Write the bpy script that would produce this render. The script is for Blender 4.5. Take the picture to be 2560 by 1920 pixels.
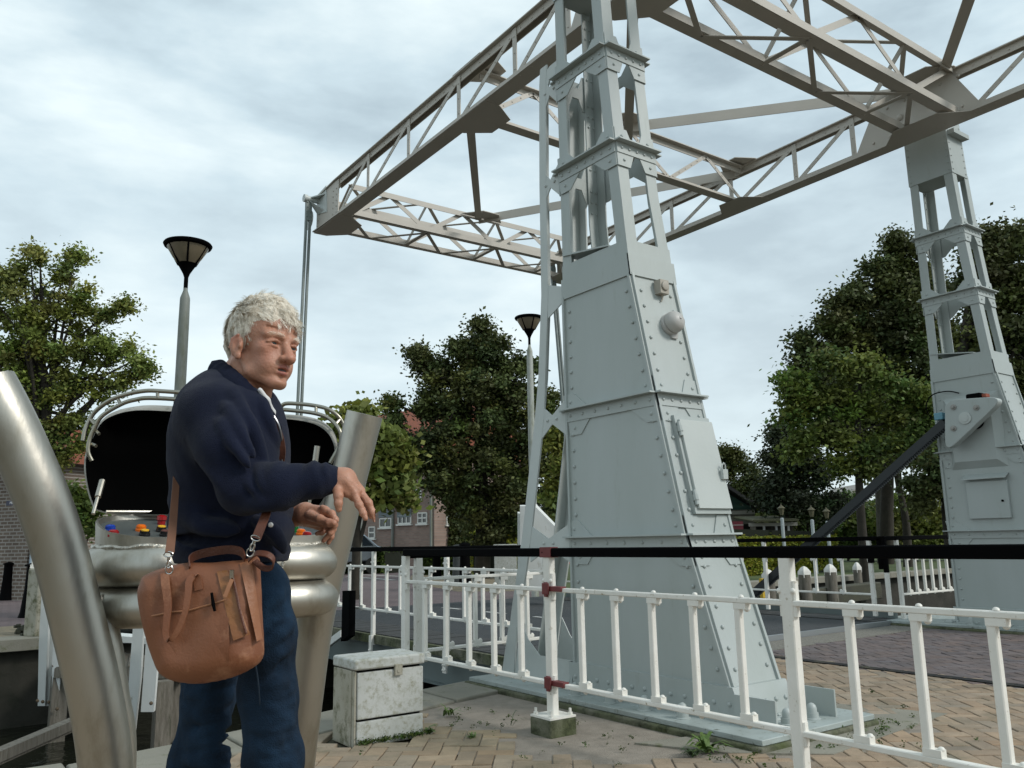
import bpy, bmesh, math, random
import numpy as np
from mathutils import Vector, Matrix
random.seed(7); np.random.seed(7)
for o in list(bpy.data.objects): bpy.data.objects.remove(o)
SC = bpy.context.scene; COL = SC.collection
# ---------------------------------------------------------------- camera
ROLL, PITCH, YAW = math.radians(-1.112), math.radians(10.666), math.radians(35.788)
FPX, EYE = 2090.0, 1.15            # focal length in pixels of a 2560 wide frame, eye height
fh = Vector((math.sin(YAW), math.cos(YAW), 0)); rh = Vector((math.cos(YAW), -math.sin(YAW), 0)); zz = Vector((0, 0, 1))
FW = math.cos(PITCH)*fh + math.sin(PITCH)*zz; u2 = -math.sin(PITCH)*fh + math.cos(PITCH)*zz
RT = math.cos(ROLL)*rh + math.sin(ROLL)*u2; UP = -math.sin(ROLL)*rh + math.cos(ROLL)*u2
CP = Vector((0, 0, EYE))
cam = bpy.data.objects.new('camera', bpy.data.cameras.new('camera')); COL.objects.link(cam)
cam.matrix_world = Matrix(((RT.x, UP.x, -FW.x, CP.x), (RT.y, UP.y, -FW.y, CP.y), (RT.z, UP.z, -FW.z, CP.z), (0, 0, 0, 1)))
cam.data.sensor_width = 36; cam.data.lens = FPX/2560*36; cam.data.clip_start = 0.05; cam.data.clip_end = 3000
SC.camera = cam
SC.render.resolution_x = 1024; SC.render.resolution_y = 768
# ---------------------------------------------------------------- world and sun (overcast)
SUN_EL, SUN_ROT = math.radians(38), math.radians(150)
w = bpy.data.worlds.new('World'); SC.world = w; w.use_nodes = True
nt = w.node_tree; nt.nodes.clear()
def wn(t, **k):
    n = nt.nodes.new(t)
    for a, b in k.items(): setattr(n, a, b)
    return n
out = wn('ShaderNodeOutputWorld'); bg = wn('ShaderNodeBackground'); bg2 = wn('ShaderNodeBackground'); mixs = wn('ShaderNodeMixShader')
sky = wn('ShaderNodeTexSky', sky_type='NISHITA', sun_disc=False, sun_elevation=SUN_EL, sun_rotation=SUN_ROT)
nt.links.new(sky.outputs[0], bg.inputs[0]); bg.inputs[1].default_value = 0.12
tc = wn('ShaderNodeTexCoord'); mp = wn('ShaderNodeMapping')
mp.inputs['Scale'].default_value = (1.0, 1.0, 2.7); mp.inputs['Rotation'].default_value = (0.15, 0.05, 0.4)
n1 = wn('ShaderNodeTexNoise'); n1.inputs['Scale'].default_value = 2.3; n1.inputs['Detail'].default_value = 7; n1.inputs['Roughness'].default_value = 0.5; n1.inputs['Distortion'].default_value = 0.35
n2 = wn('ShaderNodeTexNoise'); n2.inputs['Scale'].default_value = 6.5; n2.inputs['Detail'].default_value = 7; n2.inputs['Roughness'].default_value = 0.55
nt.links.new(tc.outputs['Generated'], mp.inputs[0]); nt.links.new(mp.outputs[0], n1.inputs['Vector']); nt.links.new(mp.outputs[0], n2.inputs['Vector'])
ad = wn('ShaderNodeMath', operation='MULTIPLY_ADD'); nt.links.new(n2.outputs[0], ad.inputs[0]); ad.inputs[1].default_value = 0.5; nt.links.new(n1.outputs[0], ad.inputs[2])
cr = wn('ShaderNodeValToRGB'); nt.links.new(ad.outputs[0], cr.inputs[0])
cr.color_ramp.elements[0].position = 0.56; cr.color_ramp.elements[0].color = (0.33, 0.41, 0.455, 1)
cr.color_ramp.elements[1].position = 0.94; cr.color_ramp.elements[1].color = (0.64, 0.725, 0.74, 1)
e = cr.color_ramp.elements.new(0.74); e.color = (0.46, 0.56, 0.605, 1)
sx_ = wn('ShaderNodeSeparateXYZ'); nt.links.new(tc.outputs['Generated'], sx_.inputs[0]); hr = wn('ShaderNodeMapRange'); hr.inputs[1].default_value = 0.0; hr.inputs[2].default_value = 0.45; hr.inputs[3].default_value = 0.6; hr.inputs[4].default_value = 0.0
nt.links.new(sx_.outputs['Z'], hr.inputs[0]); hm = wn('ShaderNodeMix', data_type='RGBA'); nt.links.new(hr.outputs[0], hm.inputs[0]); nt.links.new(cr.outputs[0], hm.inputs[6]); hm.inputs[7].default_value = (0.60, 0.67, 0.68, 1)   # thinner, whiter cloud towards the horizon
nt.links.new(hm.outputs[2], bg2.inputs[0]); bg2.inputs[1].default_value = 1.0
mixs.inputs[0].default_value = 0.93
nt.links.new(bg.outputs[0], mixs.inputs[1]); nt.links.new(bg2.outputs[0], mixs.inputs[2]); nt.links.new(mixs.outputs[0], out.inputs[0])
sl = bpy.data.lights.new('sun', 'SUN'); sl.energy = 1.5; sl.angle = math.radians(14); sl.color = (1.0, 0.97, 0.92)
so = bpy.data.objects.new('sun', sl); COL.objects.link(so)
# sun stands behind the camera and to its right
sd = Vector((math.sin(SUN_ROT)*math.cos(SUN_EL), math.cos(SUN_ROT)*math.cos(SUN_EL), math.sin(SUN_EL)))
so.rotation_euler = sd.to_track_quat('Z', 'Y').to_euler()
SC.view_settings.view_transform = 'Standard'; SC.view_settings.look = 'None'; SC.view_settings.exposure = 0.55; SC.view_settings.gamma = 1.0
SC.view_settings.use_curve_mapping = False

def at(px, py, D):                 # the place a given distance away in the direction of a point of the 2560 x 1920 frame
    r = FW*FPX + RT*(px-1280) - UP*(py-960)
    return CP + r*(D/FPX)
def onz(px, py, z=0.0):
    r = FW*FPX + RT*(px-1280) - UP*(py-960); return CP + r*((z-EYE)/r.z)
def onx(px, py, X):
    r = FW*FPX + RT*(px-1280) - UP*(py-960); return CP + r*(X/r.x)
def ony(px, py, Y):
    r = FW*FPX + RT*(px-1280) - UP*(py-960); return CP + r*(Y/r.y)

# ---------------------------------------------------------------- objects
BASE = {}
def tag(o, label=None, cat=None, group=None, kind=None):
    if label: o['label'] = label
    if cat: o['category'] = cat
    if group: o['group'] = group
    if kind: o['kind'] = kind
    return o
def thing(name, label, cat, loc, group=None):
    o = bpy.data.objects.new(name, None); COL.objects.link(o); o.location = loc; o.empty_display_size = 0.1
    BASE[o.name] = Vector(loc); return tag(o, label, cat, group)
class MB:
    def __init__(s): s.v = []; s.f = []; s.c = None
    def add(s, vs, fs):
        b = len(s.v); s.v += [tuple(v) for v in vs]; s.f += [tuple(i+b for i in f) for f in fs]; return s
    def frame(s, o, ax, ay, az, lx, ly, lz):
        o = Vector(o); vs = [o+ax*(x*lx)+ay*(y*ly)+az*(z*lz) for z in (0, 1) for y in (0, 1) for x in (0, 1)]
        return s.add(vs, [(0, 2, 3, 1), (4, 5, 7, 6), (0, 1, 5, 4), (2, 6, 7, 3), (0, 4, 6, 2), (1, 3, 7, 5)])
    def box(s, x0, y0, z0, x1, y1, z1):
        return s.frame((x0, y0, z0), Vector((1, 0, 0)), Vector((0, 1, 0)), Vector((0, 0, 1)), x1-x0, y1-y0, z1-z0)
    def cbox(s, c, sx, sy, sz, rz=0.0):
        ax = Vector((math.cos(rz), math.sin(rz), 0)); ay = Vector((-ax.y, ax.x, 0)); az = Vector((0, 0, 1))
        return s.frame(Vector(c)-ax*sx/2-ay*sy/2-az*sz/2, ax, ay, az, sx, sy, sz)
    def bar(s, p0, p1, w, h, up=(0, 0, 1), ow=0.0, oh=0.0):   # bar from p0 to p1, w across, h along up
        p0 = Vector(p0); p1 = Vector(p1); d = (p1-p0); L = d.length; d.normalize(); up = Vector(up)
        a = d.cross(up)
        if a.length < 1e-4: a = d.cross(Vector((1, 0, 0)))
        a.normalize(); b = a.cross(d).normalized()
        return s.frame(p0-a*(w/2-ow)-b*(h/2-oh), d, a, b, L, w, h)
    def bevbar(s, p0, p1, w, h, up=(0, 0, 1), bv=0.006):      # bar with chamfered long edges
        p0 = Vector(p0); p1 = Vector(p1); d = (p1-p0).normalized(); a = d.cross(Vector(up))
        if a.length < 1e-4: a = d.cross(Vector((1, 0, 0)))
        a.normalize(); b = a.cross(d).normalized(); W, Hh = w/2, h/2
        pr = [(-W+bv, -Hh), (W-bv, -Hh), (W, -Hh+bv), (W, Hh-bv), (W-bv, Hh), (-W+bv, Hh), (-W, Hh-bv), (-W, -Hh+bv)]
        vs = [p+a*x+b*y for p in (p0, p1) for x, y in pr]; n = 8
        return s.add(vs, [tuple(range(n))[::-1], tuple(range(n, 2*n))]+[(i, (i+1) % n, n+(i+1) % n, n+i) for i in range(n)])
    def prism(s, pts, ext):                                    # polygon of 3d points, extruded by a vector
        pts = [Vector(p) for p in pts]; e = Vector(ext); n = len(pts)
        return s.add(pts+[p+e for p in pts], [tuple(range(n))[::-1], tuple(range(n, 2*n))]+[(i, (i+1) % n, n+(i+1) % n, n+i) for i in range(n)])
    def tube(s, pts, r, n=10, cap=True, closed=False, squash=None):
        P = [Vector(p) for p in pts]; m = len(P); R = r if isinstance(r, (list, tuple)) else [r]*m
        vs = []; prev = None
        for i in range(m):
            if closed: t = P[(i+1) % m]-P[i-1]
            else: t = P[min(i+1, m-1)]-P[max(i-1, 0)]
            t.normalize()
            if prev is None:
                a = t.cross(Vector((0, 0, 1)))
                if a.length < 1e-3: a = t.cross(Vector((1, 0, 0)))
            else: a = prev - t*prev.dot(t)
            a.normalize(); prev = a; b = t.cross(a)
            for k in range(n):
                q = 2*math.pi*k/n; vs.append(P[i]+(a*math.cos(q)+b*math.sin(q))*R[i])
        fs = []
        for i in range(m if closed else m-1):
            j = (i+1) % m
            for k in range(n): fs.append((i*n+k, i*n+(k+1) % n, j*n+(k+1) % n, j*n+k))
        if cap and not closed: fs += [tuple(range(n))[::-1], tuple(range((m-1)*n, m*n))]
        return s.add(vs, fs)
    def lathe(s, prof, o, axis=(0, 0, 1), n=24, ref=None):     # prof: (radius, height)
        o = Vector(o); z = Vector(axis).normalized(); a = z.cross(Vector((0, 1, 0.01))) if ref is None else Vector(ref); a.normalize(); b = z.cross(a)
        vs = [o+z*h+(a*math.cos(2*math.pi*k/n)+b*math.sin(2*math.pi*k/n))*r for r, h in prof for k in range(n)]
        m = len(prof); fs = [(i*n+k, i*n+(k+1) % n, (i+1)*n+(k+1) % n, (i+1)*n+k) for i in range(m-1) for k in range(n)]
        fs += [tuple(range(n))[::-1], tuple(range((m-1)*n, m*n))]
        return s.add(vs, fs)
    def rivet(s, p, nrm, r=0.014, n=8):
        return s.lathe([(r, 0.0), (r*0.95, r*0.35), (r*0.62, r*0.72), (r*0.15, r*0.88)], p, nrm, n)
    def mesh(s, name, smooth=False, base=None):
        me = bpy.data.meshes.new(name); b = base or Vector((0, 0, 0))
        me.from_pydata([(v[0]-b[0], v[1]-b[1], v[2]-b[2]) for v in s.v], [], s.f); me.validate(); me.update()
        bm = bmesh.new(); bm.from_mesh(me); bmesh.ops.recalc_face_normals(bm, faces=bm.faces); bm.to_mesh(me); bm.free()
        if smooth:
            me.polygons.foreach_set('use_smooth', [True]*len(me.polygons))
            if smooth is not True: me.set_sharp_from_angle(angle=math.radians(smooth))
        return me
def part(name, mb, mat, parent, smooth=35, label=None, bevel=0.0):
    b = BASE[parent.name]; me = mb.mesh(name, smooth, b); me.materials.append(mat)
    o = bpy.data.objects.new(name, me); COL.objects.link(o); o.parent = parent; BASE[o.name] = b
    if label: o['label'] = label
    if bevel:
        m = o.modifiers.new('bevel', 'BEVEL'); m.width = bevel; m.segments = 2; m.limit_method = 'ANGLE'; m.angle_limit = math.radians(40)
    return o
def single(name, mb, mat, label=None, cat=None, group=None, kind=None, smooth=35, loc=(0, 0, 0), bevel=0.0):
    loc = Vector(loc); me = mb.mesh(name, smooth, loc); me.materials.append(mat)
    o = bpy.data.objects.new(name, me); COL.objects.link(o); o.location = loc; BASE[o.name] = loc
    if bevel:
        m = o.modifiers.new('bevel', 'BEVEL'); m.width = bevel; m.segments = 2; m.limit_method = 'ANGLE'; m.angle_limit = math.radians(40)
    return tag(o, label, cat, group, kind)
def dup(root, loc, label, group=None):
    r = root.copy(); COL.objects.link(r); r.location = loc; r['label'] = label
    if group: r['group'] = group
    for ch in list(root.children):
        c = ch.copy(); COL.objects.link(c); c.parent = r
        for g in ch.children:
            d = g.copy(); COL.objects.link(d); d.parent = c
    return r
def spline(pts, k=8):                                           # catmull-rom
    P = [Vector(p) for p in pts]; o = []
    for i in range(len(P)-1):
        a = P[max(i-1, 0)]; b = P[i]; c = P[i+1]; d = P[min(i+2, len(P)-1)]
        for j in range(k):
            t = j/k; o.append(0.5*((2*b)+(c-a)*t+(2*a-5*b+4*c-d)*t*t+(3*b-a-3*c+d)*t**3))
    o.append(P[-1]); return o

# ---------------------------------------------------------------- materials
def mat(name, col, rough=0.6, metal=0.0, var=None, vscale=3.0, bump=0.0, bscale=60.0, spec=0.5, dirt=None, dscale=6.0, dlo=0.55, dhi=0.7, stretch=None, attr=None, trans=0.0, sheen=0.0):
    m = bpy.data.materials.new(name); m.use_nodes = True; t = m.node_tree; N = t.nodes; L = t.links
    b = N['Principled BSDF']; b.inputs['Roughness'].default_value = rough; b.inputs['Metallic'].default_value = metal
    b.inputs['Specular IOR Level'].default_value = spec
    if sheen: b.inputs['Sheen Weight'].default_value = sheen
    c = N.new('ShaderNodeRGB'); c.outputs[0].default_value = (*col, 1); cur = c.outputs[0]
    tc = N.new('ShaderNodeTexCoord'); vec = tc.outputs['Object']
    if stretch:
        mpn = N.new('ShaderNodeMapping'); mpn.inputs['Scale'].default_value = stretch; L.new(vec, mpn.inputs[0]); vec2 = mpn.outputs[0]
    else: vec2 = vec
    if attr:
        a = N.new('ShaderNodeAttribute'); a.attribute_name = attr
        mx = N.new('ShaderNodeMix'); mx.data_type = 'RGBA'; mx.blend_type = 'MULTIPLY'; mx.inputs[0].default_value = 1
        L.new(cur, mx.inputs[6]); L.new(a.outputs['Color'], mx.inputs[7]); cur = mx.outputs[2]
    if var:
        n = N.new('ShaderNodeTexNoise'); n.inputs['Scale'].default_value = vscale; n.inputs['Detail'].default_value = 6; L.new(vec2, n.inputs['Vector'])
        r = N.new('ShaderNodeMapRange'); r.inputs[1].default_value = 0.3; r.inputs[2].default_value = 0.7; L.new(n.outputs[0], r.inputs[0])
        mx = N.new('ShaderNodeMix'); mx.data_type = 'RGBA'; L.new(r.outputs[0], mx.inputs[0]); L.new(cur, mx.inputs[6])
        if attr:
            m2 = N.new('ShaderNodeMix'); m2.data_type = 'RGBA'; m2.blend_type = 'MULTIPLY'; m2.inputs[0].default_value = 1; L.new(cur, m2.inputs[6]); m2.inputs[7].default_value = (*var, 1); L.new(m2.outputs[2], mx.inputs[7])
        else: mx.inputs[7].default_value = (*var, 1)
        cur = mx.outputs[2]
    if dirt:
        n = N.new('ShaderNodeTexNoise'); n.inputs['Scale'].default_value = dscale; n.inputs['Detail'].default_value = 9; n.inputs['Roughness'].default_value = 0.7; L.new(vec2, n.inputs['Vector'])
        r = N.new('ShaderNodeMapRange'); r.inputs[1].default_value = dlo; r.inputs[2].default_value = dhi; L.new(n.outputs[0], r.inputs[0])
        mx = N.new('ShaderNodeMix'); mx.data_type = 'RGBA'; L.new(r.outputs[0], mx.inputs[0]); L.new(cur, mx.inputs[6]); mx.inputs[7].default_value = (*dirt, 1); cur = mx.outputs[2]
    L.new(cur, b.inputs['Base Color'])
    if bump:
        n = N.new('ShaderNodeTexNoise'); n.inputs['Scale'].default_value = bscale; n.inputs['Detail'].default_value = 5; L.new(vec2, n.inputs['Vector'])
        bp = N.new('ShaderNodeBump'); bp.inputs['Strength'].default_value = bump; bp.inputs['Distance'].default_value = 0.01; L.new(n.outputs[0], bp.inputs['Height']); L.new(bp.outputs[0], b.inputs['Normal'])
    if trans:
        tr = N.new('ShaderNodeBsdfTranslucent'); L.new(cur, tr.inputs[0]); ms = N.new('ShaderNodeMixShader'); ms.inputs[0].default_value = trans
        L.new(b.outputs[0], ms.inputs[1]); L.new(tr.outputs[0], ms.inputs[2]); L.new(ms.outputs[0], N['Material Output'].inputs[0])
    return m
GREY = mat('tower_paint', (0.385, 0.42, 0.41), 0.45, var=(0.335, 0.37, 0.35), vscale=2.2, bump=0.14, bscale=30, dirt=(0.28, 0.30, 0.26), dscale=10, dlo=0.60, dhi=0.85, stretch=(1, 1, .28))
GREY2 = mat('stay_paint', (0.48, 0.51, 0.49), 0.45, var=(0.43, 0.46, 0.44), vscale=2, bump=0.08, bscale=30, dirt=(0.22, 0.24, 0.20), dscale=18, dlo=0.68, dhi=0.78)
BEIGE = mat('beam_paint', (0.47, 0.435, 0.38), 0.5, var=(0.41, 0.38, 0.33), vscale=1.5, bump=0.05, bscale=30)
WHITE = mat('white_fence_paint', (0.78, 0.76, 0.71), 0.5, var=(0.68, 0.66, 0.60), vscale=5, bump=0.15, bscale=45, dirt=(0.36, 0.31, 0.22), dscale=26, dlo=0.60, dhi=0.70)
BLACK = mat('black_paint', (0.0022, 0.0022, 0.0025), 0.7, spec=0.03, bump=0.05, bscale=30)
REDP = mat('primer_red', (0.16, 0.03, 0.03), 0.6, var=(0.12, 0.02, 0.02), vscale=20)
STEEL = mat('stainless_steel', (0.50, 0.48, 0.43), 0.43, 1.0, var=(0.40, 0.38, 0.33), vscale=3.0, bump=0.10, bscale=45, dirt=(0.27, 0.24, 0.18), dscale=6, dlo=0.50, dhi=0.75, stretch=(1, 1, .35))
STEELD = mat('stained_steel_weld', (0.33, 0.30, 0.25), 0.45, 1.0, var=(0.6, 0.58, 0.52), vscale=40, bump=0.8, bscale=90)
RAILST = mat('rail_tube_steel', (0.34, 0.33, 0.29), 0.36, 1.0, var=(0.28, 0.26, 0.20), vscale=9)
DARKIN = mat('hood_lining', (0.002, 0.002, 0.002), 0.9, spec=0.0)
HOODM = mat('hood_shell', (0.34, 0.33, 0.30), 0.6, var=(0.22, 0.21, 0.18), vscale=8, dirt=(0.08, 0.08, 0.06), dscale=20, bump=0.3, bscale=40)
CONC = mat('concrete', (0.25, 0.235, 0.19), 0.9, var=(0.19, 0.18, 0.145), vscale=3, bump=0.5, bscale=70, dirt=(0.10, 0.11, 0.045), dscale=7, dlo=0.56, dhi=0.72)
MOSSC = mat('mossy_concrete', (0.15, 0.145, 0.11), 0.95, var=(0.07, 0.085, 0.03), vscale=5, bump=0.7, bscale=50, dirt=(0.03, 0.035, 0.015), dscale=9, dlo=0.45, dhi=0.65)
SAND = mat('gravelly_cement', (0.30, 0.26, 0.215), 0.95, var=(0.22, 0.19, 0.155), vscale=9, bump=0.8, bscale=140, dirt=(0.06, 0.05, 0.04), dscale=60, dlo=0.62, dhi=0.68)
TAN = mat('tan_paver', (0.33, 0.25, 0.175), 0.9, var=(0.72, 0.72, 0.72), vscale=7, bump=0.5, bscale=90, attr='Col', dirt=(0.13, 0.115, 0.07), dscale=2.6, dlo=0.5, dhi=0.78)
PURP = mat('purple_paver', (0.135, 0.106, 0.102), 0.8, var=(0.72, 0.72, 0.72), vscale=6, bump=0.4, bscale=90, attr='Col', dirt=(0.10, 0.085, 0.07), dscale=2, dlo=0.55, dhi=0.8)
JOINT = mat('paver_joint', (0.045, 0.04, 0.025), 1.0, var=(0.07, 0.065, 0.035), vscale=6, bump=0.5, bscale=100)
ASPH = mat('asphalt', (0.032, 0.036, 0.04), 0.85, var=(0.045, 0.048, 0.05), vscale=8, bump=0.6, bscale=200)
PLANKM = mat('wet_planks', (0.045, 0.044, 0.042), 0.7, var=(0.025, 0.026, 0.026), vscale=3, stretch=(9, 1, 1), bump=0.4, bscale=30)
WOODG = mat('weathered_wood', (0.20, 0.18, 0.15), 0.9, var=(0.10, 0.09, 0.07), vscale=5, stretch=(6, 6, .8), bump=0.6, bscale=30, dirt=(0.05, 0.055, 0.03), dscale=4)
WOODD = mat('dark_wet_wood', (0.035, 0.034, 0.024), 0.8, var=(0.06, 0.06, 0.035), vscale=4, bump=0.6, bscale=30)
QUAY = mat('old_quay_wall', (0.045, 0.041, 0.032), 0.9, var=(0.02, 0.02, 0.013), vscale=3, bump=0.8, bscale=20, dirt=(0.015, 0.017, 0.01), dscale=3)
POLEM = mat('galvanised_pole', (0.21, 0.225, 0.215), 0.6, 0.0, var=(0.15, 0.165, 0.14), vscale=3, dirt=(0.09, 0.10, 0.05), dscale=5, dlo=0.5, dhi=0.75, stretch=(1, 1, .25))
POLEW = mat('weathered_white_pole', (0.42, 0.44, 0.42), 0.6, var=(0.30, 0.32, 0.28), vscale=3, dirt=(0.13, 0.15, 0.08), dscale=5, dlo=0.5, dhi=0.7, stretch=(1, 1, .3))
LAMPG = mat('lamp_glass', (0.16, 0.13, 0.085), 0.3, spec=0.5)
CABM = mat('weathered_cabinet', (0.50, 0.51, 0.49), 0.75, var=(0.40, 0.41, 0.38), vscale=4, bump=0.2, bscale=60, dirt=(0.23, 0.225, 0.15), dscale=30, dlo=0.48, dhi=0.72)
CABG = mat('grimy_cabinet_side', (0.38, 0.36, 0.30), 0.85, var=(0.26, 0.245, 0.18), vscale=5, bump=0.3, bscale=60, dirt=(0.10, 0.10, 0.05), dscale=10, dlo=0.5, dhi=0.66)
SEAM = mat('seam_dark', (0.01, 0.01, 0.01), 0.9, spec=0.1)
RUBBER = mat('rubber', (0.01, 0.012, 0.011), 0.75, spec=0.3)
# ================================================================ setting
def sheet(name, poly, z, m, thick=None, kind='structure'):
    mb = MB()
    if thick: mb.prism([(x, y, z-thick) for x, y in poly], (0, 0, thick))
    else: mb.add([(x, y, z) for x, y in poly], [tuple(range(len(poly)))])
    return single(name, mb, m, kind=kind, smooth=False)
GRASS = mat('ground_grass', (0.075, 0.10, 0.03), 1.0, var=(0.05, 0.075, 0.02), vscale=0.7, bump=0.5, bscale=12)
sheet('ground', [(-400, 13.75), (400, 13.75), (400, 700), (-400, 700)], -0.012, GRASS, 3.0)
QE = [(-60, 5.35), (1.05, 5.35), (1.6, 5.5), (2.4, 5.72), (3.3, 5.98), (4.0, 6.2), (60, 6.2)]
sheet('near_bank', [(-60, -60), (60, -60)]+QE[::-1], -0.03, JOINT, 3.0)
wm = bpy.data.materials.new('canal_water'); wm.use_nodes = True; b = wm.node_tree.nodes['Principled BSDF']
b.inputs['Base Color'].default_value = (0.012, 0.013, 0.008, 1); b.inputs['Roughness'].default_value = 0.04; b.inputs['IOR'].default_value = 1.33
nz = wm.node_tree.nodes.new('ShaderNodeTexNoise'); nz.inputs['Scale'].default_value = 5.0; nz.inputs['Detail'].default_value = 3
tcw = wm.node_tree.nodes.new('ShaderNodeTexCoord'); wm.node_tree.links.new(tcw.outputs['Object'], nz.inputs['Vector'])
bw = wm.node_tree.nodes.new('ShaderNodeBump'); bw.inputs['Strength'].default_value = 0.55; bw.inputs['Distance'].default_value = 0.06
wm.node_tree.links.new(nz.outputs[0], bw.inputs['Height']); wm.node_tree.links.new(bw.outputs[0], b.inputs['Normal'])
sheet('water', [(-400, 5), (400, 5), (400, 14), (-400, 14)], -1.15, wm)
# far quay wall and its coping
mb = MB(); mb.box(-60, 13.42, -2.5, 4.6, 13.75, -0.16); mb.box(11.2, 13.5, -2.5, 60, 13.75, -0.05); mb.box(4.6, 13.5, -2.5, 11.2, 13.75, -0.2)
single('quay_wall', mb, QUAY, 'dark wet quay wall along the far side of the canal', 'wall')
mb = MB()
x = -30.0
while x < 4.4:
    L = random.uniform(0.9, 1.3); mb.box(x, 13.25+random.uniform(-.01, .01), -0.16, x+L-0.012, 13.85, 0.0+random.uniform(-.006, .006)); x += L
single('quay_coping', mb, CONC, 'pale stone coping on top of the far quay wall, left of the bridge', 'coping', bevel=0.01); mb = MB(); x = 11.2
while x < 50:
    L = random.uniform(0.9, 1.4); mb.box(x, 13.3+random.uniform(-.015, .015), -0.05, x+L-0.012, 13.8, 0.09+random.uniform(-.01, .01)); x += L
single('quay_coping', mb, CONC, 'pale stone coping on top of the far quay wall, right of the bridge', 'coping', bevel=0.01)
# near quay: stone band at the edge
mb = MB(); rnd = random.Random(3)
def edge_y(x): return float(np.interp(x, [p[0] for p in QE], [p[1] for p in QE]))
x = -6.0
while x < 4.15:
    L = rnd.uniform(0.55, 0.95); x1 = min(x+L, 4.2); g = 0.008
    ya, yb = edge_y(x), edge_y(x1); wd = 0.5
    top = 0.012+rnd.uniform(-.008, .008)
    pts = [(x+g, ya-wd, top-.22), (x1-g, yb-wd, top-.22), (x1-g, yb+.03+rnd.uniform(-.02, .02), top-.22), (x+g, ya+.03+rnd.uniform(-.02, .02), top-.22)]
    mb.prism(pts, (0, 0, .22)); x = x1
single('quay_stones', mb, CONC, 'rough stone slabs edging the near quay behind the cabinet', 'kerb', bevel=0.012)

# ---------------------------------------------------------------- brick paving laid brick by brick in herringbone
def paving(name, inside, bb, m, L=0.2, ang=45, z=0.0, seed=1, sc=0.09, kind='structure', tone=None, gap=0.006):
    r = random.Random(seed); w_ = L/2; ca, sa = math.cos(math.radians(ang)), math.sin(math.radians(ang))
    v = []; f = []; col = []
    cx, cy = (bb[0]+bb[2])/2, (bb[1]+bb[3])/2; R = int(math.hypot(bb[2]-bb[0], bb[3]-bb[1])/w_/2)+4
    def emit(x0, y0, lx, ly):
        mx, my = (x0+lx/2)*w_, (y0+ly/2)*w_
        X, Y = cx+mx*ca-my*sa, cy+mx*sa+my*ca
        if not inside(X, Y): return
        hx, hy = lx*w_/2-gap/2, ly*w_/2-gap/2; dz = r.gauss(0, 0.0018); tx, ty = r.gauss(0, .010), r.gauss(0, .010); c = 0.004
        b0 = len(v); jr = r.gauss(0, .012)
        for (ex, ey, ez) in [(-hx, -hy, -.03), (hx, -hy, -.03), (hx, hy, -.03), (-hx, hy, -.03), (-hx, -hy, -c), (hx, -hy, -c), (hx, hy, -c), (-hx, hy, -c), (-hx+c, -hy+c, 0), (hx-c, -hy+c, 0), (hx-c, hy-c, 0), (-hx+c, hy-c, 0)]:
            ax, ay = ex-ey*jr, ey+ex*jr
            px, py = mx+ax, my+ay
            v.append((cx+px*ca-py*sa, cy+px*sa+py*ca, z+dz+ez+(tx*ax+ty*ay if ez > -.02 else 0)))
        for a, bq in ((0, 4), (4, 8)):
            for k in range(4): f.append((b0+a+k, b0+a+(k+1) % 4, b0+bq+(k+1) % 4, b0+bq+k))
        f.append((b0+8, b0+9, b0+10, b0+11))
        q = 1+r.gauss(0, sc); h = r.gauss(0, sc*.45); tt = tone(X, Y) if tone else (1, 1, 1)
        cc = (max(.3, q+h)*tt[0], max(.3, q)*tt[1], max(.3, q-h)*tt[2], 1); col.extend([cc]*9)
    for j in range(-R, R):
        for n in range(-R//4-2, R//4+3):
            for base in (j+4*n,):
                bx = base - 4*round((base)/(4*1e9))
                emit(bx, j, 2, 1); emit(bx+3, j, 1, 2)
    me = bpy.data.meshes.new(name); me.from_pydata(v, [], f); me.update()
    ca_ = me.color_attributes.new('Col', 'FLOAT_COLOR', 'CORNER')
    arr = np.repeat(np.array(col, dtype=np.float32), 4, axis=0); ca_.data.foreach_set('color', arr.ravel())
    me.materials.append(m); o = bpy.data.objects.new(name, me); COL.objects.link(o); tag(o, kind=kind); return o
def moss_tone(X, Y):
    d = math.exp(-((X-3.1)**2+(Y-4.7)**2)/0.6)
    return (1-.08*d, 1-.03*d, 1-.12*d)
def in_cement(X, Y):
    w1 = .13*math.sin(X*7+1)+.08*math.sin(X*17); w2 = .12*math.sin(Y*6)+.07*math.sin(Y*15+2)
    return X > 2.98+w2 and X < 5.25 and Y > 3.02+w1 and Y < 6.3 and (X-2.98)*.9+(Y-3.0) > .75+w1
def tan_in(X, Y):
    if X > 7.04 or Y > edge_y(X)-.52: return False
    if in_cement(X, Y): return False
    if 2.2 < X < 2.78 and 4.72 < Y < 5.1: return False
    return True
paving('pavement', tan_in, (-1.5, -0.5, 7.0, 6.2), TAN, L=0.21, ang=52, seed=2, tone=moss_tone)
paving('road_bricks', lambda X, Y: 6.9 < X < 16 and -1 < Y < 5.75+0.0*X, (6.9, -1, 16, 6.0), PURP, L=0.205, ang=54, seed=5)
mb = MB()
y = -0.5
while y < 5.7:
    mb.box(6.915, y, -.03, 7.02, y+.2, .009); y += .206
single('edging_bricks', mb, TAN, kind='structure')
sheet('cement_patch', [(2.6, 4.0), (2.7, 2.7), (5.6, 2.6), (5.7, 6.2), (3.9, 6.1), (3.3, 5.6), (2.7, 5.45)], -0.009, SAND)
sheet('concrete_slab', [(3.52, 3.75), (3.75, 3.25), (4.15, 2.88), (5.6, 3.02), (5.35, 3.75), (5.25, 4.3), (4.6, 3.6), (3.9, 3.65)], 0.002, CONC, 0.03)
EXPAG = mat('exposed_aggregate', (0.25, 0.235, 0.20), 0.9, var=(0.10, 0.095, 0.08), vscale=60, bump=0.9, bscale=120)
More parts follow.
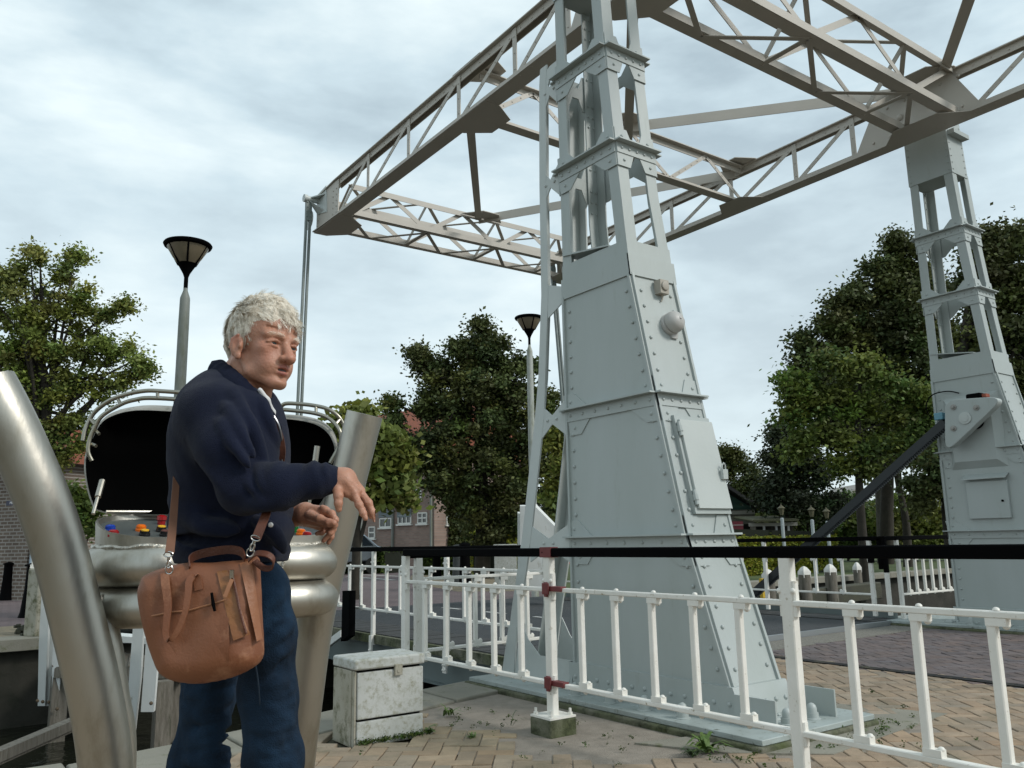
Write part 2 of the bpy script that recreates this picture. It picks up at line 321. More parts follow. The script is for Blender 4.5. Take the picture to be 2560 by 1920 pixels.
sheet('concrete_strip', [(5.0, 5.72), (16, 5.72), (16, 6.2), (5.0, 6.2)], 0.004, EXPAG, 0.06)
# far bank
sheet('far_pavement', [(-60, 13.8), (4.6, 13.8), (4.6, 15.6), (-60, 15.6)], 0.0, TAN, 0.03)
def brickmat(name, c1, c2, mort, sx, bw=0.22, rh=0.065, rot=(0, 0, 0), msize=0.01):
    m = bpy.data.materials.new(name); m.use_nodes = True; N = m.node_tree.nodes; L = m.node_tree.links; b = N['Principled BSDF']; b.inputs['Roughness'].default_value = 0.9
    t = N.new('ShaderNodeTexBrick'); t.inputs['Color1'].default_value = (*c1, 1); t.inputs['Color2'].default_value = (*c2, 1); t.inputs['Mortar'].default_value = (*mort, 1)
    t.inputs['Scale'].default_value = sx; t.inputs['Mortar Size'].default_value = msize; t.inputs['Brick Width'].default_value = bw; t.inputs['Row Height'].default_value = rh; t.inputs['Bias'].default_value = 0.1
    mp = N.new('ShaderNodeMapping'); mp.inputs['Rotation'].default_value = rot; tc = N.new('ShaderNodeTexCoord'); L.new(tc.outputs['Object'], mp.inputs[0]); L.new(mp.outputs[0], t.inputs['Vector'])
    n = N.new('ShaderNodeTexNoise'); n.inputs['Scale'].default_value = 1.2; n.inputs['Detail'].default_value = 5; L.new(tc.outputs['Object'], n.inputs['Vector'])
    mx = N.new('ShaderNodeMix'); mx.data_type = 'RGBA'; mx.blend_type = 'MULTIPLY'; mx.inputs[0].default_value = 0.5; L.new(t.outputs[0], mx.inputs[6]); L.new(n.outputs[0], mx.inputs[7]); 
    mm = N.new('ShaderNodeMix'); mm.data_type = 'RGBA'; mm.blend_type = 'MULTIPLY'; mm.inputs[0].default_value = 1; mm.inputs[7].default_value = (1.3, 1.3, 1.3, 1); L.new(mx.outputs[2], mm.inputs[6])
    L.new(mm.outputs[2], b.inputs['Base Color']); return m
FROAD = brickmat('far_road_bricks', (0.155, 0.115, 0.115), (0.12, 0.09, 0.095), (0.06, 0.05, 0.045), 1.0, 0.21, 0.105, rot=(0, 0, math.radians(50)), msize=0.008)
sheet('road', [(-60, 15.6), (4.6, 15.6), (4.6, 13.8), (11.0, 13.8), (12.2, 15.5), (13.2, 17.6), (22, 33), (24, 60), (-60, 60)], -0.004, FROAD)
FTAN = brickmat('far_pavement_bricks', (0.27, 0.22, 0.15), (0.22, 0.18, 0.12), (0.11, 0.10, 0.06), 1.0, 0.21, 0.105, rot=(0, 0, math.radians(45)), msize=0.008)
sheet('pavement_far_side', [(10.9, 17.5), (12.0, 16.2), (13.4, 18.0), (22.0, 33), (19, 34), (12.5, 23)], 0.0, FTAN)
bpy.data.objects['far_pavement'].data.materials[0] = FTAN
WLINE = mat('road_marking', (0.6, 0.6, 0.57), 0.8, var=(0.35, 0.34, 0.32), vscale=9)
mb = MB(); a = onz(885, 1436, 0.004); c = onz(1010, 1441, 0.004); d = (c-a).normalized(); n_ = Vector((-d.y, d.x, 0))*.09
mb.add([a-n_, c-n_, c+n_, a+n_], [(0, 1, 2, 3)]); a = onz(870, 1441, .004); c = onz(985, 1450, .004)
mb.add([a-n_, c-n_, c+n_, a+n_], [(0, 1, 2, 3)]); single('road_lines', mb, WLINE, kind='structure', smooth=False)
# road surface beyond the deck (dark kerb-side asphalt)
sheet('asphalt_ramp', [(4.7, 13.2), (11.0, 13.2), (11.0, 13.8), (4.7, 13.8)], 0.05, ASPH, 0.1)

# ================================================================ bridge deck
DZ = 0.055
deck = thing('bridge_deck', 'grey steel bridge deck with black asphalt top and mossy plank edge', 'bridge deck', (7.7, 9.7, 0))
mb = MB(); mb.box(5.55, 6.28, DZ-.07, 10.1, 13.15, DZ); part('asphalt_surface', mb, ASPH, deck)
for xa, xb in ((4.86, 5.54), (10.11, 10.62)):
    mb = MB(); yy = 6.28
    while yy < 13.1: mb.box(xa, yy, DZ-.06, xb, yy+.112, DZ+.012+random.uniform(-.003, .003)); yy += .118
    part('plank_edge', mb, PLANKM, deck)
mb = MB(); mb.box(4.80, 6.27, DZ-.10, 4.855, 13.15, DZ+.0); part('edge_timber', mb, MOSSC, deck)
GIRD = mat('deck_girder_paint', (0.135, 0.165, 0.165), 0.5, var=(0.11, 0.135, 0.13), vscale=2)
mb = MB()
for X in (4.92, 10.4): mb.box(X-.09, 6.3, DZ-.115, X+.09, 13.15, DZ-.101); mb.box(X-.012, 6.3, DZ-.40, X+.012, 13.15, DZ-.116); mb.box(X-.09, 6.3, DZ-.415, X+.09, 13.15, DZ-.401)
for i in range(8): mb.box(4.94, 6.5+i*.92, DZ-.36, 10.38, 6.56+i*.92, DZ-.12)
part('girder', mb, GIRD, deck)
mb = MB(); mb.box(5.0, 6.215, -.02, 10.6, 6.262, DZ+.004); part('threshold_strip', mb, mat('threshold_steel', (.34, .36, .37), .4, .6), deck)
mb = MB(); mb.box(10.64, 6.3, DZ-.08, 10.72, 13.1, DZ+.10); part('outer_kerb', mb, GIRD, deck)
for i in range(5): mb = MB(); mb.box(7.6, 7.0+i*1.3, DZ+.0035, 7.68, 7.55+i*1.3, DZ+.006); part('road_marking', mb, WLINE, deck)
mb = MB(); mb.box(4.4, 6.2, -2.5, 11.2, 6.24, -.07); single('abutment', mb, QUAY, 'dark abutment wall under the near end of the bridge deck', 'wall')

# ================================================================ towers
def Kd(z): return float(np.interp(z, [0, .25, 1.18, 2.17, 3.1, 3.37, 4.2, 5.05, 5.8, 6.8], [1.60, 1.50, 1.20, .98, .79, .765, .69, .62, .58, .55]))
LB = 0.11
def build_tower(name, label, X0, F, first):
    W = 0.46
    t = thing(name, label, 'bridge tower', (X0+W/2, F-.7, 0), 'towers of the drawbridge')
    Wz = lambda z: W if z < 3.4 else (0.42 if first else 0.44)
    XS = 0.0
    def P(face, s, z, o):      # s: distance from the near corner (W,E) or from the west corner (S,N)
        k = F-Kd(z); w_ = Wz(z)
        if face == 'W': return Vector((X0-o, k+s, z))
        if face == 'E': return Vector((X0+w_+o, k+s, z))
        if face == 'S': return Vector((X0+s, k-o, z))
        if face == 'N': return Vector((X0+s, F+o, z))
    def plate(mb, face, pts, o0, o1):
        A = [P(face, s, z, o0) for s, z in pts]; B = [P(face, s, z, o1) for s, z in pts]; n = len(pts)
        mb.add(A+B, [tuple(range(n)), tuple(range(n, 2*n))]+[(i, (i+1) % n, n+(i+1) % n, n+i) for i in range(n)])
    nrm = {'W': Vector((-1, 0, 0)), 'E': Vector((1, 0, 0)), 'S': Vector((0, -1, .25)).normalized(), 'N': Vector((0, 1, 0))}
    def wid(face, z): return Kd(z) if face in 'WE' else Wz(z)
    def rv(mb, face, s, z, r=.014, o=.002): mb.rivet(P(face, s, z, o), nrm[face], r)
    # solid lower body
    mb = MB(); zs = [0.06, .25, .7, 1.18, 1.7, 2.17, 2.65, 3.1, 3.37]
    ring = []
    for z in zs:
        k = F-Kd(z); ring.append([(X0, k, z), (X0+W, k, z), (X0+W, F, z), (X0, F, z)])
    vs = [p for r_ in ring for p in r_]
    mb.add(vs, [(i*4+j, i*4+(j+1) % 4, i*4+4+(j+1) % 4, i*4+4+j) for i in range(len(zs)-1) for j in range(4)]+[(0, 1, 2, 3), tuple(range(len(vs)-4, len(vs)))])
    for face in 'WSEN':                      # corner straps and rivets
        for i in range(len(zs)-1):
            z0, z1 = zs[i], zs[i+1]
            if z1 > 3.15: continue
            for sgn in (0, 1):
                g = (lambda z, d: (wid(face, z)-d) if sgn else d)
                off = 0.006
                plate(mb, face, [(g(z0, .0), z0), (g(z0, .022), z0), (g(z1, .022), z1), (g(z1, .0), z1)], 0, off+.012)
        z = 0.34
        while z < 3.03:
            if all(abs(z-q) > .10 for q in (1.13, 2.12)):
                for sgn in (0, 1):
                    d = .075; s = wid(face, z)-d if sgn else d; rv(mb, face, s, z)
            z += .125
    # top bands of the body
    plate(mb, 'W', [(0-.012, 3.08), (Kd(3.08)+.004, 3.08), (Kd(3.25)+.004, 3.25), (-.012, 3.25)], 0, .014)
    plate(mb, 'S', [(-.014, 3.08), (W+.014, 3.08), (W+.014, 3.25), (-.014, 3.25)], 0, .014)
    plate(mb, 'E', [(0-.012, 3.08), (Kd(3.08)+.004, 3.08), (Kd(3.25)+.004, 3.25), (-.012, 3.25)], 0, .014)
    body = part('body', mb, GREY, t, smooth=30)
    mb = MB(); k = F-Kd(3.37); mb.add([(X0-.01, k+.2, 3.372), (X0+W, k+.2, 3.372), (X0+W, F-.02, 3.45), (X0-.01, F-.02, 3.45), (X0-.01, k+.2, 3.385), (X0+W, k+.2, 3.385), (X0+W, F-.02, 3.463), (X0-.01, F-.02, 3.463)], [(0, 1, 2, 3), (4, 5, 6, 7), (0, 1, 5, 4), (1, 2, 6, 5), (2, 3, 7, 6), (3, 0, 4, 7)])
    part('cap_plate', mb, GREY, t)
    # ledges with gussets
    for zl in (1.18, 2.17, 4.20, 5.05):
        mb = MB(); up = zl > 3.4
        for face in 'WSEN':
            w_ = wid(face, zl)
            ext = .018
            xz = .0006 if face in 'SN' else 0; plate(mb, face, [(-ext, zl-.012+xz), (w_+ext, zl-.012+xz), (w_+ext, zl+xz), (-ext, zl+xz)], .0, .072+xz)   # flange
            plate(mb, face, [(.0, zl-.10), (w_, zl-.10), (w_, zl-.012), (.0, zl-.012)], .0, .016)
            n = 6 if face in 'WE' else 4
            for i in range(n+1): rv(mb, face, .05+(w_-.1)*i/n, zl-.055, .013, .016)
            gx = min(.26, w_*.42)
            for sgn in (0, 1):
                g = (lambda d: w_-d) if sgn else (lambda d: d)
                plate(mb, face, [(g(0), zl), (g(gx), zl), (g(.13), zl+.12), (g(0), zl+.12)], 0, .009)
                plate(mb, face, [(g(0), zl-.10), (g(gx), zl-.10), (g(.13), zl-.21), (g(0), zl-.21)], 0, .009)
                rv(mb, face, g(.07), zl+.055, .013, .009); rv(mb, face, g(.07), zl-.155, .013, .009)
        if up:                                  # diaphragm plates between the legs, seen from below
            for face in 'WE':
                w_ = wid(face, zl)
        part('ledge', mb, GREY, t, smooth=30)
    # open upper part: four angle legs
    for fx in (0, 1):
        for fy in (0, 1):
            mb = MB(); zz_ = [3.30, 3.8, 4.2, 4.6, 5.05, 5.45, 5.85]
            for i in range(len(zz_)-1):
                z0, z1 = zz_[i], zz_[i+1]
                def corner(z):
                    w_ = W if z < 3.35 else Wz(z)
                    return Vector((X0+(w_-.004 if fx else .004), F-(.004 if fy else Kd(z)-.004), z))
                sx = -1 if fx else 1; sy = -1 if fy else 1; c0, c1 = corner(z0), corner(z1)
                for (ax, ay, oy) in ((LB, .012, 0), (.012, LB, .0122)):
                    q = [Vector((0, sy*oy, 0)), Vector((sx*ax, sy*oy, 0)), Vector((sx*ax, sy*ay, 0)), Vector((0, sy*ay, 0))]
                    mb.add([c0+v for v in q]+[c1+v for v in q], [(0, 1, 2, 3), (4, 5, 6, 7)]+[(a, (a+1) % 4, 4+(a+1) % 4, 4+a) for a in range(4)])
                if fy:
                    for zq in (z0+.1, z0+.2, z0+.3):
                        for q_ in (.03, .08): mb.rivet(c0+Vector((sx*q_, -.014 if sy < 0 else .014, zq-z0)), (0, -1, 0), .011)
            part('corner_leg', mb, GREY, t, smooth=30)
    # head box
    mb = MB(); zb = [5.8, 6.25, 6.7]; vs = []
    for z in zb:
        k = F-Kd(z); w_ = .40 if not first else .38
        vs += [(X0-.006, k-.006, z), (X0+w_, k-.006, z), (X0+w_, F+.006, z), (X0-.006, F+.006, z)]
    mb.add(vs, [(i*4+j, i*4+(j+1) % 4, i*4+4+(j+1) % 4, i*4+4+j) for i in range(2) for j in range(4)]+[(0, 1, 2, 3), (8, 9, 10, 11)])
    for i in range(9):
        z = 5.85+i*.095
        for s in (.03, Kd(z)-.03): rv(mb, 'W', s, z, .010, .008)
        for s in (.03, .36): rv(mb, 'S', s, z, .010, .008)
    part('head_box', mb, GREY, t, smooth=30)
    mb = MB(); k = F-Kd(6.5); mb.box(X0+.02, k-.10, 6.34, X0+.42, k+.02, 6.40); mb.box(X0-.05, k+.1, 6.70, X0+.45, F-.08, 6.78)
    mb.tube([(X0-.32, F-.28, 6.62), (X0+.75, F-.28, 6.62)], .05, 14); part('pivot_bearing', mb, GREY, t)
    # foot skirt with bolts
    mb = MB()
    for face in 'WSEN':
        w_ = wid(face, .15)
        x_ = .0302 if face in 'SN' else 0; plate(mb, face, [(-x_, .062), (w_+x_, .062), (w_+x_, .25), (-x_, .25)], .0, .03)
        plate(mb, face, [(-x_*3.9, .0625+x_*.02), (w_+x_*3.9, .0625+x_*.02), (w_+x_*3.9, .075+x_*.04), (-x_*3.9, .075+x_*.04)], .0301, .13)
        n = 12 if face in 'WE' else 4
        for i in range(n+1):
            rv(mb, face, .04+(w_-.08)*i/n, .15, .016, .03)
            mb.rivet(P(face, .0+w_*i/n, .078, .085), (0, 0, 1), .016)
    k = F-Kd(.1)
    part('foot_skirt', mb, GREY, t, smooth=30)
    for i, (bx_, by_) in enumerate([(X0-.21, F-1.28), (X0-.21, F-.95), (X0-.21, F-.62), (X0-.21, F-.25), (X0+.12, k-.24), (X0+.36, k-.24)]):
        mb = MB(); mb.lathe([(.05, .06), (.05, .067), (.038, .07), (.038, .10)], (bx_, by_, 0), n=12); mb.lathe([(.030, .10), (.030, .125), (.024, .142), (.012, .152), (.002, .155)], (bx_, by_, 0), n=12)
        part('anchor_bolt', mb, GREY, t)
    # base plate and plinth
    mb = MB(); mb.box(X0-.32, k-.40, .03, X0+W+.30, F+.98, .062)
    part('base_plate', mb, mat('base_plate_paint', (.37, .42, .41), .5, var=(.27, .30, .28), vscale=4, bump=.3, bscale=40, dirt=(.07, .075, .05), dscale=16, dlo=.58, dhi=.68), t, bevel=.004)
    mb = MB(); mb.box(X0-.35, k-.42, -.09, X0+W+.32, F+1.02, .029); part('plinth', mb, MOSSC, t, bevel=.015)
    # end ears of the skirt on the near side
    for s in (-.06, W+.05): mb = MB(); mb.box(X0+s, k-.30, .062, X0+s+.014, k-.0, .22); part('stiffener', mb, GREY, t)
    # stays on the water side
    for fx in ((0, 1) if first else ()):
        xs = X0+.006 if fx == 0 else X0+W-.014
        zz2 = [(5.20, 5.19), (5.29, 5.27), (5.31, 5.12), (5.345, 4.2), (5.36, 3.2), (5.43, 2.5), (5.48, 2.17), (5.70, 1.18), (5.86, .62), (6.0, .064)]
        pts = [(F-5.1+y_, z_) for y_, z_ in zz2]
        mb = MB()
        th = .016; bw = .085
        prof = [(pts[i][0], pts[i][1]) for i in range(len(pts))]
        inner = [(max(F+.02, y_-.055), z_) for y_, z_ in prof]
        # flat face bar: wide along Y, and a flange turned to -X
        for i in range(1, len(prof)-1):
            (y0, z0), (y1, z1) = prof[i], prof[i+1]
            b0 = .055 if z0 > 2.3 else .075; b1 = .055 if z1 > 2.3 else .075
            A = [Vector((xs+.0004*(i % 2), y0-b0, z0)), Vector((xs+.0004*(i % 2), y0+b0*.55, z0)), Vector((xs+.0004*(i % 2), y1+b1*.55, z1)), Vector((xs+.0004*(i % 2), y1-b1, z1))]
            mb.prism(A, (th-.001, 0, 0))
            mb.prism([Vector((xs+.003, y0+b0*.55+.0005, z0)), Vector((xs+.10*(1 if fx == 0 else -1), y0+b0*.55+.0005, z0)), Vector((xs+.10*(1 if fx == 0 else -1), y1+b1*.55+.0005, z1)), Vector((xs+.003, y1+b1*.55+.0005, z1))], (0, .011, 0))
        arc = [Vector((xs, F-.02, 5.24)), Vector((xs, F+.10, 5.235)), Vector((xs, F+.17, 5.19)), Vector((xs, F+.21, 5.12)), Vector((xs, F+.24, 5.05)), Vector((xs, F+.14, 5.05)), Vector((xs, F+.10, 5.12)), Vector((xs, F+.0, 5.12))]
        mb.prism([p+Vector((.003, 0, 0)) for p in arc], (th, 0, 0))
        mb.prism([Vector((xs-.004, F+.80, .064)), Vector((xs-.004, F+.97, .064)), Vector((xs-.004, F+.86, .45)), Vector((xs-.004, F+.745, .45))], (th, 0, 0))
        mb.prism([Vector((xs+.005, F+.10, .064)), Vector((xs+.005, F+.80, .064)), Vector((xs+.005, F+.70, .5)), Vector((xs+.005, F+.60, .36)), Vector((xs+.005, F+.45, .25)), Vector((xs+.005, F+.02, .25))], (th*.5, 0, 0))
        for zl, d0 in ((1.18, .58), (2.17, .40), (4.2, .27), (5.05, .22)):       # tie gussets: hour-glass plates
            c = zl-.05; yb = F+d0-.04; ym = (F+yb)/2+.02
            mb.prism([Vector((xs+.002, F, c+.16)), Vector((xs+.002, ym, c+.035)), Vector((xs+.002, yb, c+.15)), Vector((xs+.002, yb, c-.15)), Vector((xs+.002, ym, c-.035)), Vector((xs+.002, F, c-.16))], (.01, 0, 0))
            for yq in (ym-.06, ym+.06): mb.rivet((xs, yq, c), (-1, 0, 0), .013)
        mb.prism([Vector((xs+.002, F, 3.2)), Vector((xs+.002, F+.22, 3.27)), Vector((xs+.002, F+.22, 2.98)), Vector((xs+.002, F, 3.08))], (.01, 0, 0))
        part('stay', mb, GREY2, t, smooth=30)
    return t, P, plate, nrm, rv
T1, P1, pl1, nr1, rv1 = build_tower('bridge_tower', 'near riveted grey steel bridge tower with bell and narrow door, behind white railing', 4.21, 5.10, True)
T2, P2, pl2, nr2, rv2 = build_tower('bridge_tower', 'far grey steel bridge tower at right edge with gear housing and square access cabinet', 10.73, 5.51, False)
# near tower: door, bell, little box
mb = MB(); pl1(mb, 'S', [(.125, 1.345), (.462, 1.345), (.462, 1.97), (.128, 1.97)], .035, .055)
dr = part('door', mb, GREY2, T1, bevel=.003)
mb = MB(); pl1(mb, 'S', [(.10, 1.31), (.46, 1.31), (.46, 2.0), (.10, 2.0)], .0, .034); part('door_frame', mb, GREY, T1)
for z in (1.42, 1.90):
    mb = MB(); mb.tube([P1('S', .115, z-.05, .05), P1('S', .115, z+.05, .05)], .014, 8); mb.tube([P1('S', .115, z-.02, .05), P1('S', .115, z+.02, .05)], .02, 8); part('hinge', mb, GREY, dr)
mb = MB(); c = P1('S', .438, 1.60, .075)
mb.box(c.x-.026, c.y-.014, c.z-.05, c.x+.026, c.y+.014, c.z+.02); mb.tube([c+Vector((-.016, 0, .015)), c+Vector((-.016, 0, .05)), c+Vector((0, 0, .066)), c+Vector((.016, 0, .05)), c+Vector((.016, 0, .015))], .006, 6); part('padlock', mb, GREY2, dr, bevel=.004)
c = P1('S', .295, 2.715, .0); mb = MB(); mb.lathe([(.085, 0), (.085, .028), (.078, .034)], c, nr1['S'], 24); mb.lathe([(.082, .04), (.084, .055), (.078, .085), (.062, .108), (.036, .122), (.012, .127), (.010, .133), (.001, .134)], c, nr1['S'], 28)
c2 = c+Vector((.02, -.02, -.075)); mb.box(c2.x-.03, c2.y-.02, c2.z-.03, c2.x+.03, c2.y+.02, c2.z+.02); part('bell', mb, mat('bell_paint', (.40, .39, .37), .45), T1, smooth=50)
c = P1('S', .265, 3.005, .0); mb = MB(); mb.box(c.x-.045, c.y-.07, c.z-.05, c.x+.045, c.y, c.z+.06); mb.lathe([(.036, 0), (.036, .012), (.022, .016)], (c.x, c.y-.07, c.z+.01), (0, -1, 0), 16)
mb.tube([(c.x, c.y-.035, c.z-.05), (c.x+.005, c.y-.035, c.z-.085), (c.x-.01, c.y-.03, c.z-.105)], .007, 6); part('junction_box', mb, mat('box_plastic', (.36, .33, .28), .6), T1, bevel=.006)
# far tower: machine housing and cabinet on its canal-road face
X2 = 10.73
mb = MB(); A = [Vector((X2, y, z)) for y, z in ((5.39, 2.84), (4.71, 2.86), (4.70, 1.93), (5.37, 1.93))]; B = [Vector((X2-.07, y, z)) for y, z in ((5.33, 2.77), (4.80, 2.79), (4.79, 2.02), (5.30, 2.02))]
mb.add(A+B, [(0, 1, 2, 3), (4, 5, 6, 7)]+[(i, (i+1) % 4, 4+(i+1) % 4, 4+i) for i in range(4)]); part('raised_panel', mb, GREY, T2)
def rounded(poly, r, k=5):
    o = []; n = len(poly)
    for i in range(n):
        p = Vector(poly[i]); a = Vector(poly[i-1]); c = Vector(poly[(i+1) % n]); da = (a-p).normalized(); dc = (c-p).normalized(); rr = r if not isinstance(r, list) else r[i]
        p0, p1 = p+da*rr, p+dc*rr
        for j in range(k+1):
            t = j/k; o.append((p0*(1-t)**2+p*2*t*(1-t)+p1*t*t))
    return o
mb = MB(); tri = rounded([(q.y, q.z) for q in (onx(2362, 1000, X2-.30), onx(2515, 990, X2-.30), onx(2362, 1135, X2-.30))], [.14, .22, .19], 9); mb.prism([(X2-.30, p.x, p.y) for p in tri], (.12, 0, 0))
hs = part('gear_housing', mb, GREY, T2, bevel=.008)
for bxp, byp in ((2384, 1018), (2441, 1019), (2384, 1071)):
    mb = MB(); q_ = onx(bxp, byp, X2-.30); mb.lathe([(.036, 0), (.036, .012), (.020, .014), (.018, .035), (.004, .037)], (X2-.30, q_.y, q_.z), (-1, 0, 0), 14)
    part('bolt_head', mb, mat('bolt_metal', (.30, .29, .27), .5, .5), hs)
mb = MB(); mb.lathe([(.075, 0), (.075, .014), (.055, .016), (.045, .016), (.045, .022), (.002, .023)], (X2-.30, onx(2413, 1045, X2-.3).y, onx(2413, 1045, X2-.3).z), (-1, 0, 0), 24); part('hub', mb, GREY2, hs)
q_ = onx(2436, 1052, X2-.15); mb = MB(); mb.lathe([(.105, 0), (.105, .05)], (X2-.12, q_.y, q_.z), (-1, 0, 0), 28); part('gear_wheel', mb, BLACK, T2)
q_ = onx(2437, 993, X2-.2); mb = MB(); mb.box(X2-.25, q_.y-.09, q_.z-.04, X2-.07, q_.y+.09, q_.z+.045); part('buffer', mb, BLACK, T2, bevel=.02)
q_ = onx(2463, 988, X2-.2); mb = MB(); mb.box(X2-.22, q_.y-.015, q_.z-.02, X2-.12, q_.y+.03, q_.z+.02); part('orange_stop', mb, mat('orange_rubber', (.25, .06, .03), .6), T2)
q_ = onx(2350, 1041, X2-.2); mb = MB(); mb.box(X2-.24, q_.y-.05, q_.z-.045, X2-.12, q_.y+.06, q_.z+.045); part('sensor', mb, mat('sensor_blue', (.10, .25, .32), .4), T2, bevel=.008)
mb = MB(); mb.tube(spline([(X2-.02, 5.17, 2.89), (X2-.06, 5.30, 2.93), (X2-.10, 5.48, 2.90), (X2-.14, 5.55, 2.75), (X2-.18, 5.47, 2.58)], 5), .008, 6); part('cable', mb, BLACK, T2)
mb = MB(); mb.box(X2-.04, 4.73, 1.315, X2, 5.215, 1.765); cb = part('cabinet_door', mb, GREY, T2, bevel=.004)
mb = MB(); mb.add([(X2, 4.71, 1.86), (X2, 5.24, 1.86), (X2-.10, 5.24, 1.80), (X2-.10, 4.71, 1.80), (X2, 4.71, 1.85), (X2, 5.24, 1.85), (X2-.10, 5.24, 1.79), (X2-.10, 4.71, 1.79)], [(0, 1, 2, 3), (4, 5, 6, 7), (0, 1, 5, 4), (1, 2, 6, 5), (2, 3, 7, 6), (3, 0, 4, 7)]); part('rain_hood', mb, GREY, T2)
mb = MB(); mb.lathe([(.014, 0), (.014, .012)], (X2-.04, 4.80, 1.52), (-1, 0, 0), 12); part('keyhole', mb, BLACK, cb)
# rack bar
RK = mat('rack_dark', (.008, .012, .014), .45)
mb = MB(); a = Vector((10.55, 5.30, 2.52)); c = Vector((10.55, 9.35, -.30)); mb.bar(a, c, .08, .105)
d = (c-a).normalized(); dn = Vector((0, -d.z, d.y)).normalized()
if dn.z > 0: dn = -dn
n = 150
for i in range(n):
    p = a+(c-a)*((i+.5)/n); mb.frame(p+dn*.052-d*.008-Vector((.035, 0, 0)), d, Vector((1, 0, 0)), dn, .016, .07, .022)
single('rack_bar', mb, RK, 'long dark toothed rack bar sloping from the far tower down to the deck', 'drive rack', loc=(10.55, 9.35, 0))

# ================================================================ balance frame
def sc6(z): return 1.15+(z-1.15)*1.065
ZL, ZU = 6.28, 6.93; XA, XB = 5.2, 10.35; YT = 12.62
fr = thing('balance_frame', 'beige riveted lattice balance frame high above the bridge deck', 'bridge beam', (7.7, 5.3, 6.3))
def chordL(mb, p0, p1, w=.20, leaf=.055, up=1, riv=0.16):       # flat flange with a standing leaf
    p0, p1 = Vector(p0), Vector(p1); mb.bar(p0, p1, w, .014)
    mb.bar(p0+Vector((0, 0, up*(leaf/2+.0071))), p1+Vector((0, 0, up*(leaf/2+.0071))), .016, leaf)
def rivbar(mb, p0, p1, w, t, nvec, step=.16, r=.011):           # flat bar whose wide side faces nvec, with rivets
    p0, p1, nv = Vector(p0), Vector(p1), Vector(nvec).normalized()
    mb.bar(p0, p1, w, t, up=nv); L = (p1-p0).length; n = max(2, int(L/step))
    for i in range(n): mb.rivet(p0+(p1-p0)*((i+.5)/n)+nv*(t/2), nv, r, 6)
def make_beam(X):
    nodes = [-2.5, -1.3, -.1, 1.1, 2.3, 3.5, 4.4, 6.0, 6.95, 8.15, 9.45, 10.7, 11.75]
    mb = MB(); mb.bar((X, -2.6, ZL), (X, 11.6, ZL), .22, .014); mb.bar((X, 11.6, ZL), (X, YT+.05, ZL+.02), .24, .016)
    for s in (-1, 1): mb.bar((X+s*.06, -2.6, ZL+.045), (X+s*.06, YT, ZL+.045), .012, .075)
    mb.bar((X, -2.6, ZU), (X, 11.9, ZU), .20, .014); mb.bar((X, 11.9, ZU), (X, YT+.02, ZU-.05), .20, .014)
    for s in (-1, 1): mb.bar((X+s*.045, -2.6, ZU-.055), (X+s*.045, 11.9, ZU-.055), .012, .095)
    i = 0; y = -2.4
    while y < 11.8:
        mb.rivet((X-.052, y, ZU-.06), (-1, 0, 0), .011, 6); mb.rivet((X-.07, y, ZL-.008), (0, 0, -1), .010, 6); y += .21
    for k in range(len(nodes)-1):
        y0, y1 = nodes[k], nodes[k+1]
        if abs(y0-4.4) < .01: continue
        for s in (-1,):
            nv = Vector((-1, 0, 0))
            rivbar(mb, (X-.055, y1, ZL+.02), (X-.055, y0+.03, ZU-.06), .062, .010, nv)
            rivbar(mb, (X-.06, y0, ZL+.02), (X-.06, y0, ZU-.02), .075, .010, nv)
    # portal plate at the pivot, end plate at the tip
    mb.prism([(X-.07, 4.25, ZL), (X-.07, 6.0, ZL), (X-.07, 5.62, ZU), (X-.07, 4.6, ZU)], (.014, 0, 0))
    for y in np.linspace(4.5, 5.7, 6):
        for z in (ZL+.12, ZU-.12): mb.rivet((X-.072, y, z), (-1, 0, 0), .02, 8)
    for y, z in ((4.9, 6.6), (5.3, 6.6)): mb.rivet((X-.072, y, z), (-1, 0, 0), .045, 12)
    mb.prism([(X-.07, 11.75, ZL+.02), (X-.07, YT, ZL+.03), (X-.07, YT, ZU-.12), (X-.07, 12.3, ZU-.02), (X-.07, 11.75, ZU-.02)], (.014, 0, 0))
    for y in (11.82, 11.95, YT-.07):
        for i in range(5): mb.rivet((X-.072, y, ZL+.09+i*.1), (-1, 0, 0), .013, 6)
    return mb
part('beam', make_beam(XA), BEIGE, fr, smooth=30); part('beam', make_beam(XB), BEIGE, fr, smooth=30)
# tip pins and brackets
for X in (XA, XB):
    mb = MB(); c = Vector((X-.30, 12.55, ZU-.12)); mb.tube([c, c+Vector((.26, 0, 0))], .05, 14); mb.lathe([(.065, 0), (.065, .05)], c+Vector((.02, 0, 0)), (-1, 0, 0), 16)
    mb.prism([c+Vector((.22, .05, .12)), c+Vector((.22, -.32, .16)), c+Vector((.22, -.38, -.32)), c+Vector((.22, .05, -.22))], (.015, 0, 0))
    mb.add([c+Vector((.04, 0, .02)), c+Vector((.22, -.30, .04)), c+Vector((.22, 0, .04)), c+Vector((.04, 0, 0)), c+Vector((.22, -.30, .02)), c+Vector((.22, 0, .02))], [(0, 1, 2), (3, 5, 4), (0, 1, 4, 3), (1, 2, 5, 4), (2, 0, 3, 5)])
    mb.add([c+Vector((.04, 0, -.02)), c+Vector((.22, -.26, -.25)), c+Vector((.22, 0, -.25)), c+Vector((.06, 0, -.02)), c+Vector((.24, -.26, -.25)), c+Vector((.24, 0, -.25))], [(0, 1, 2), (3, 5, 4), (0, 1, 4, 3), (1, 2, 5, 4), (2, 0, 3, 5)])
    mb.lathe([(.17, 0), (.17, .02)], c+Vector((.12, .16, -.30)), (1, 0, 0), 24)
    part('tip_pin', mb, GREY2 if X < 8 else BEIGE, fr)
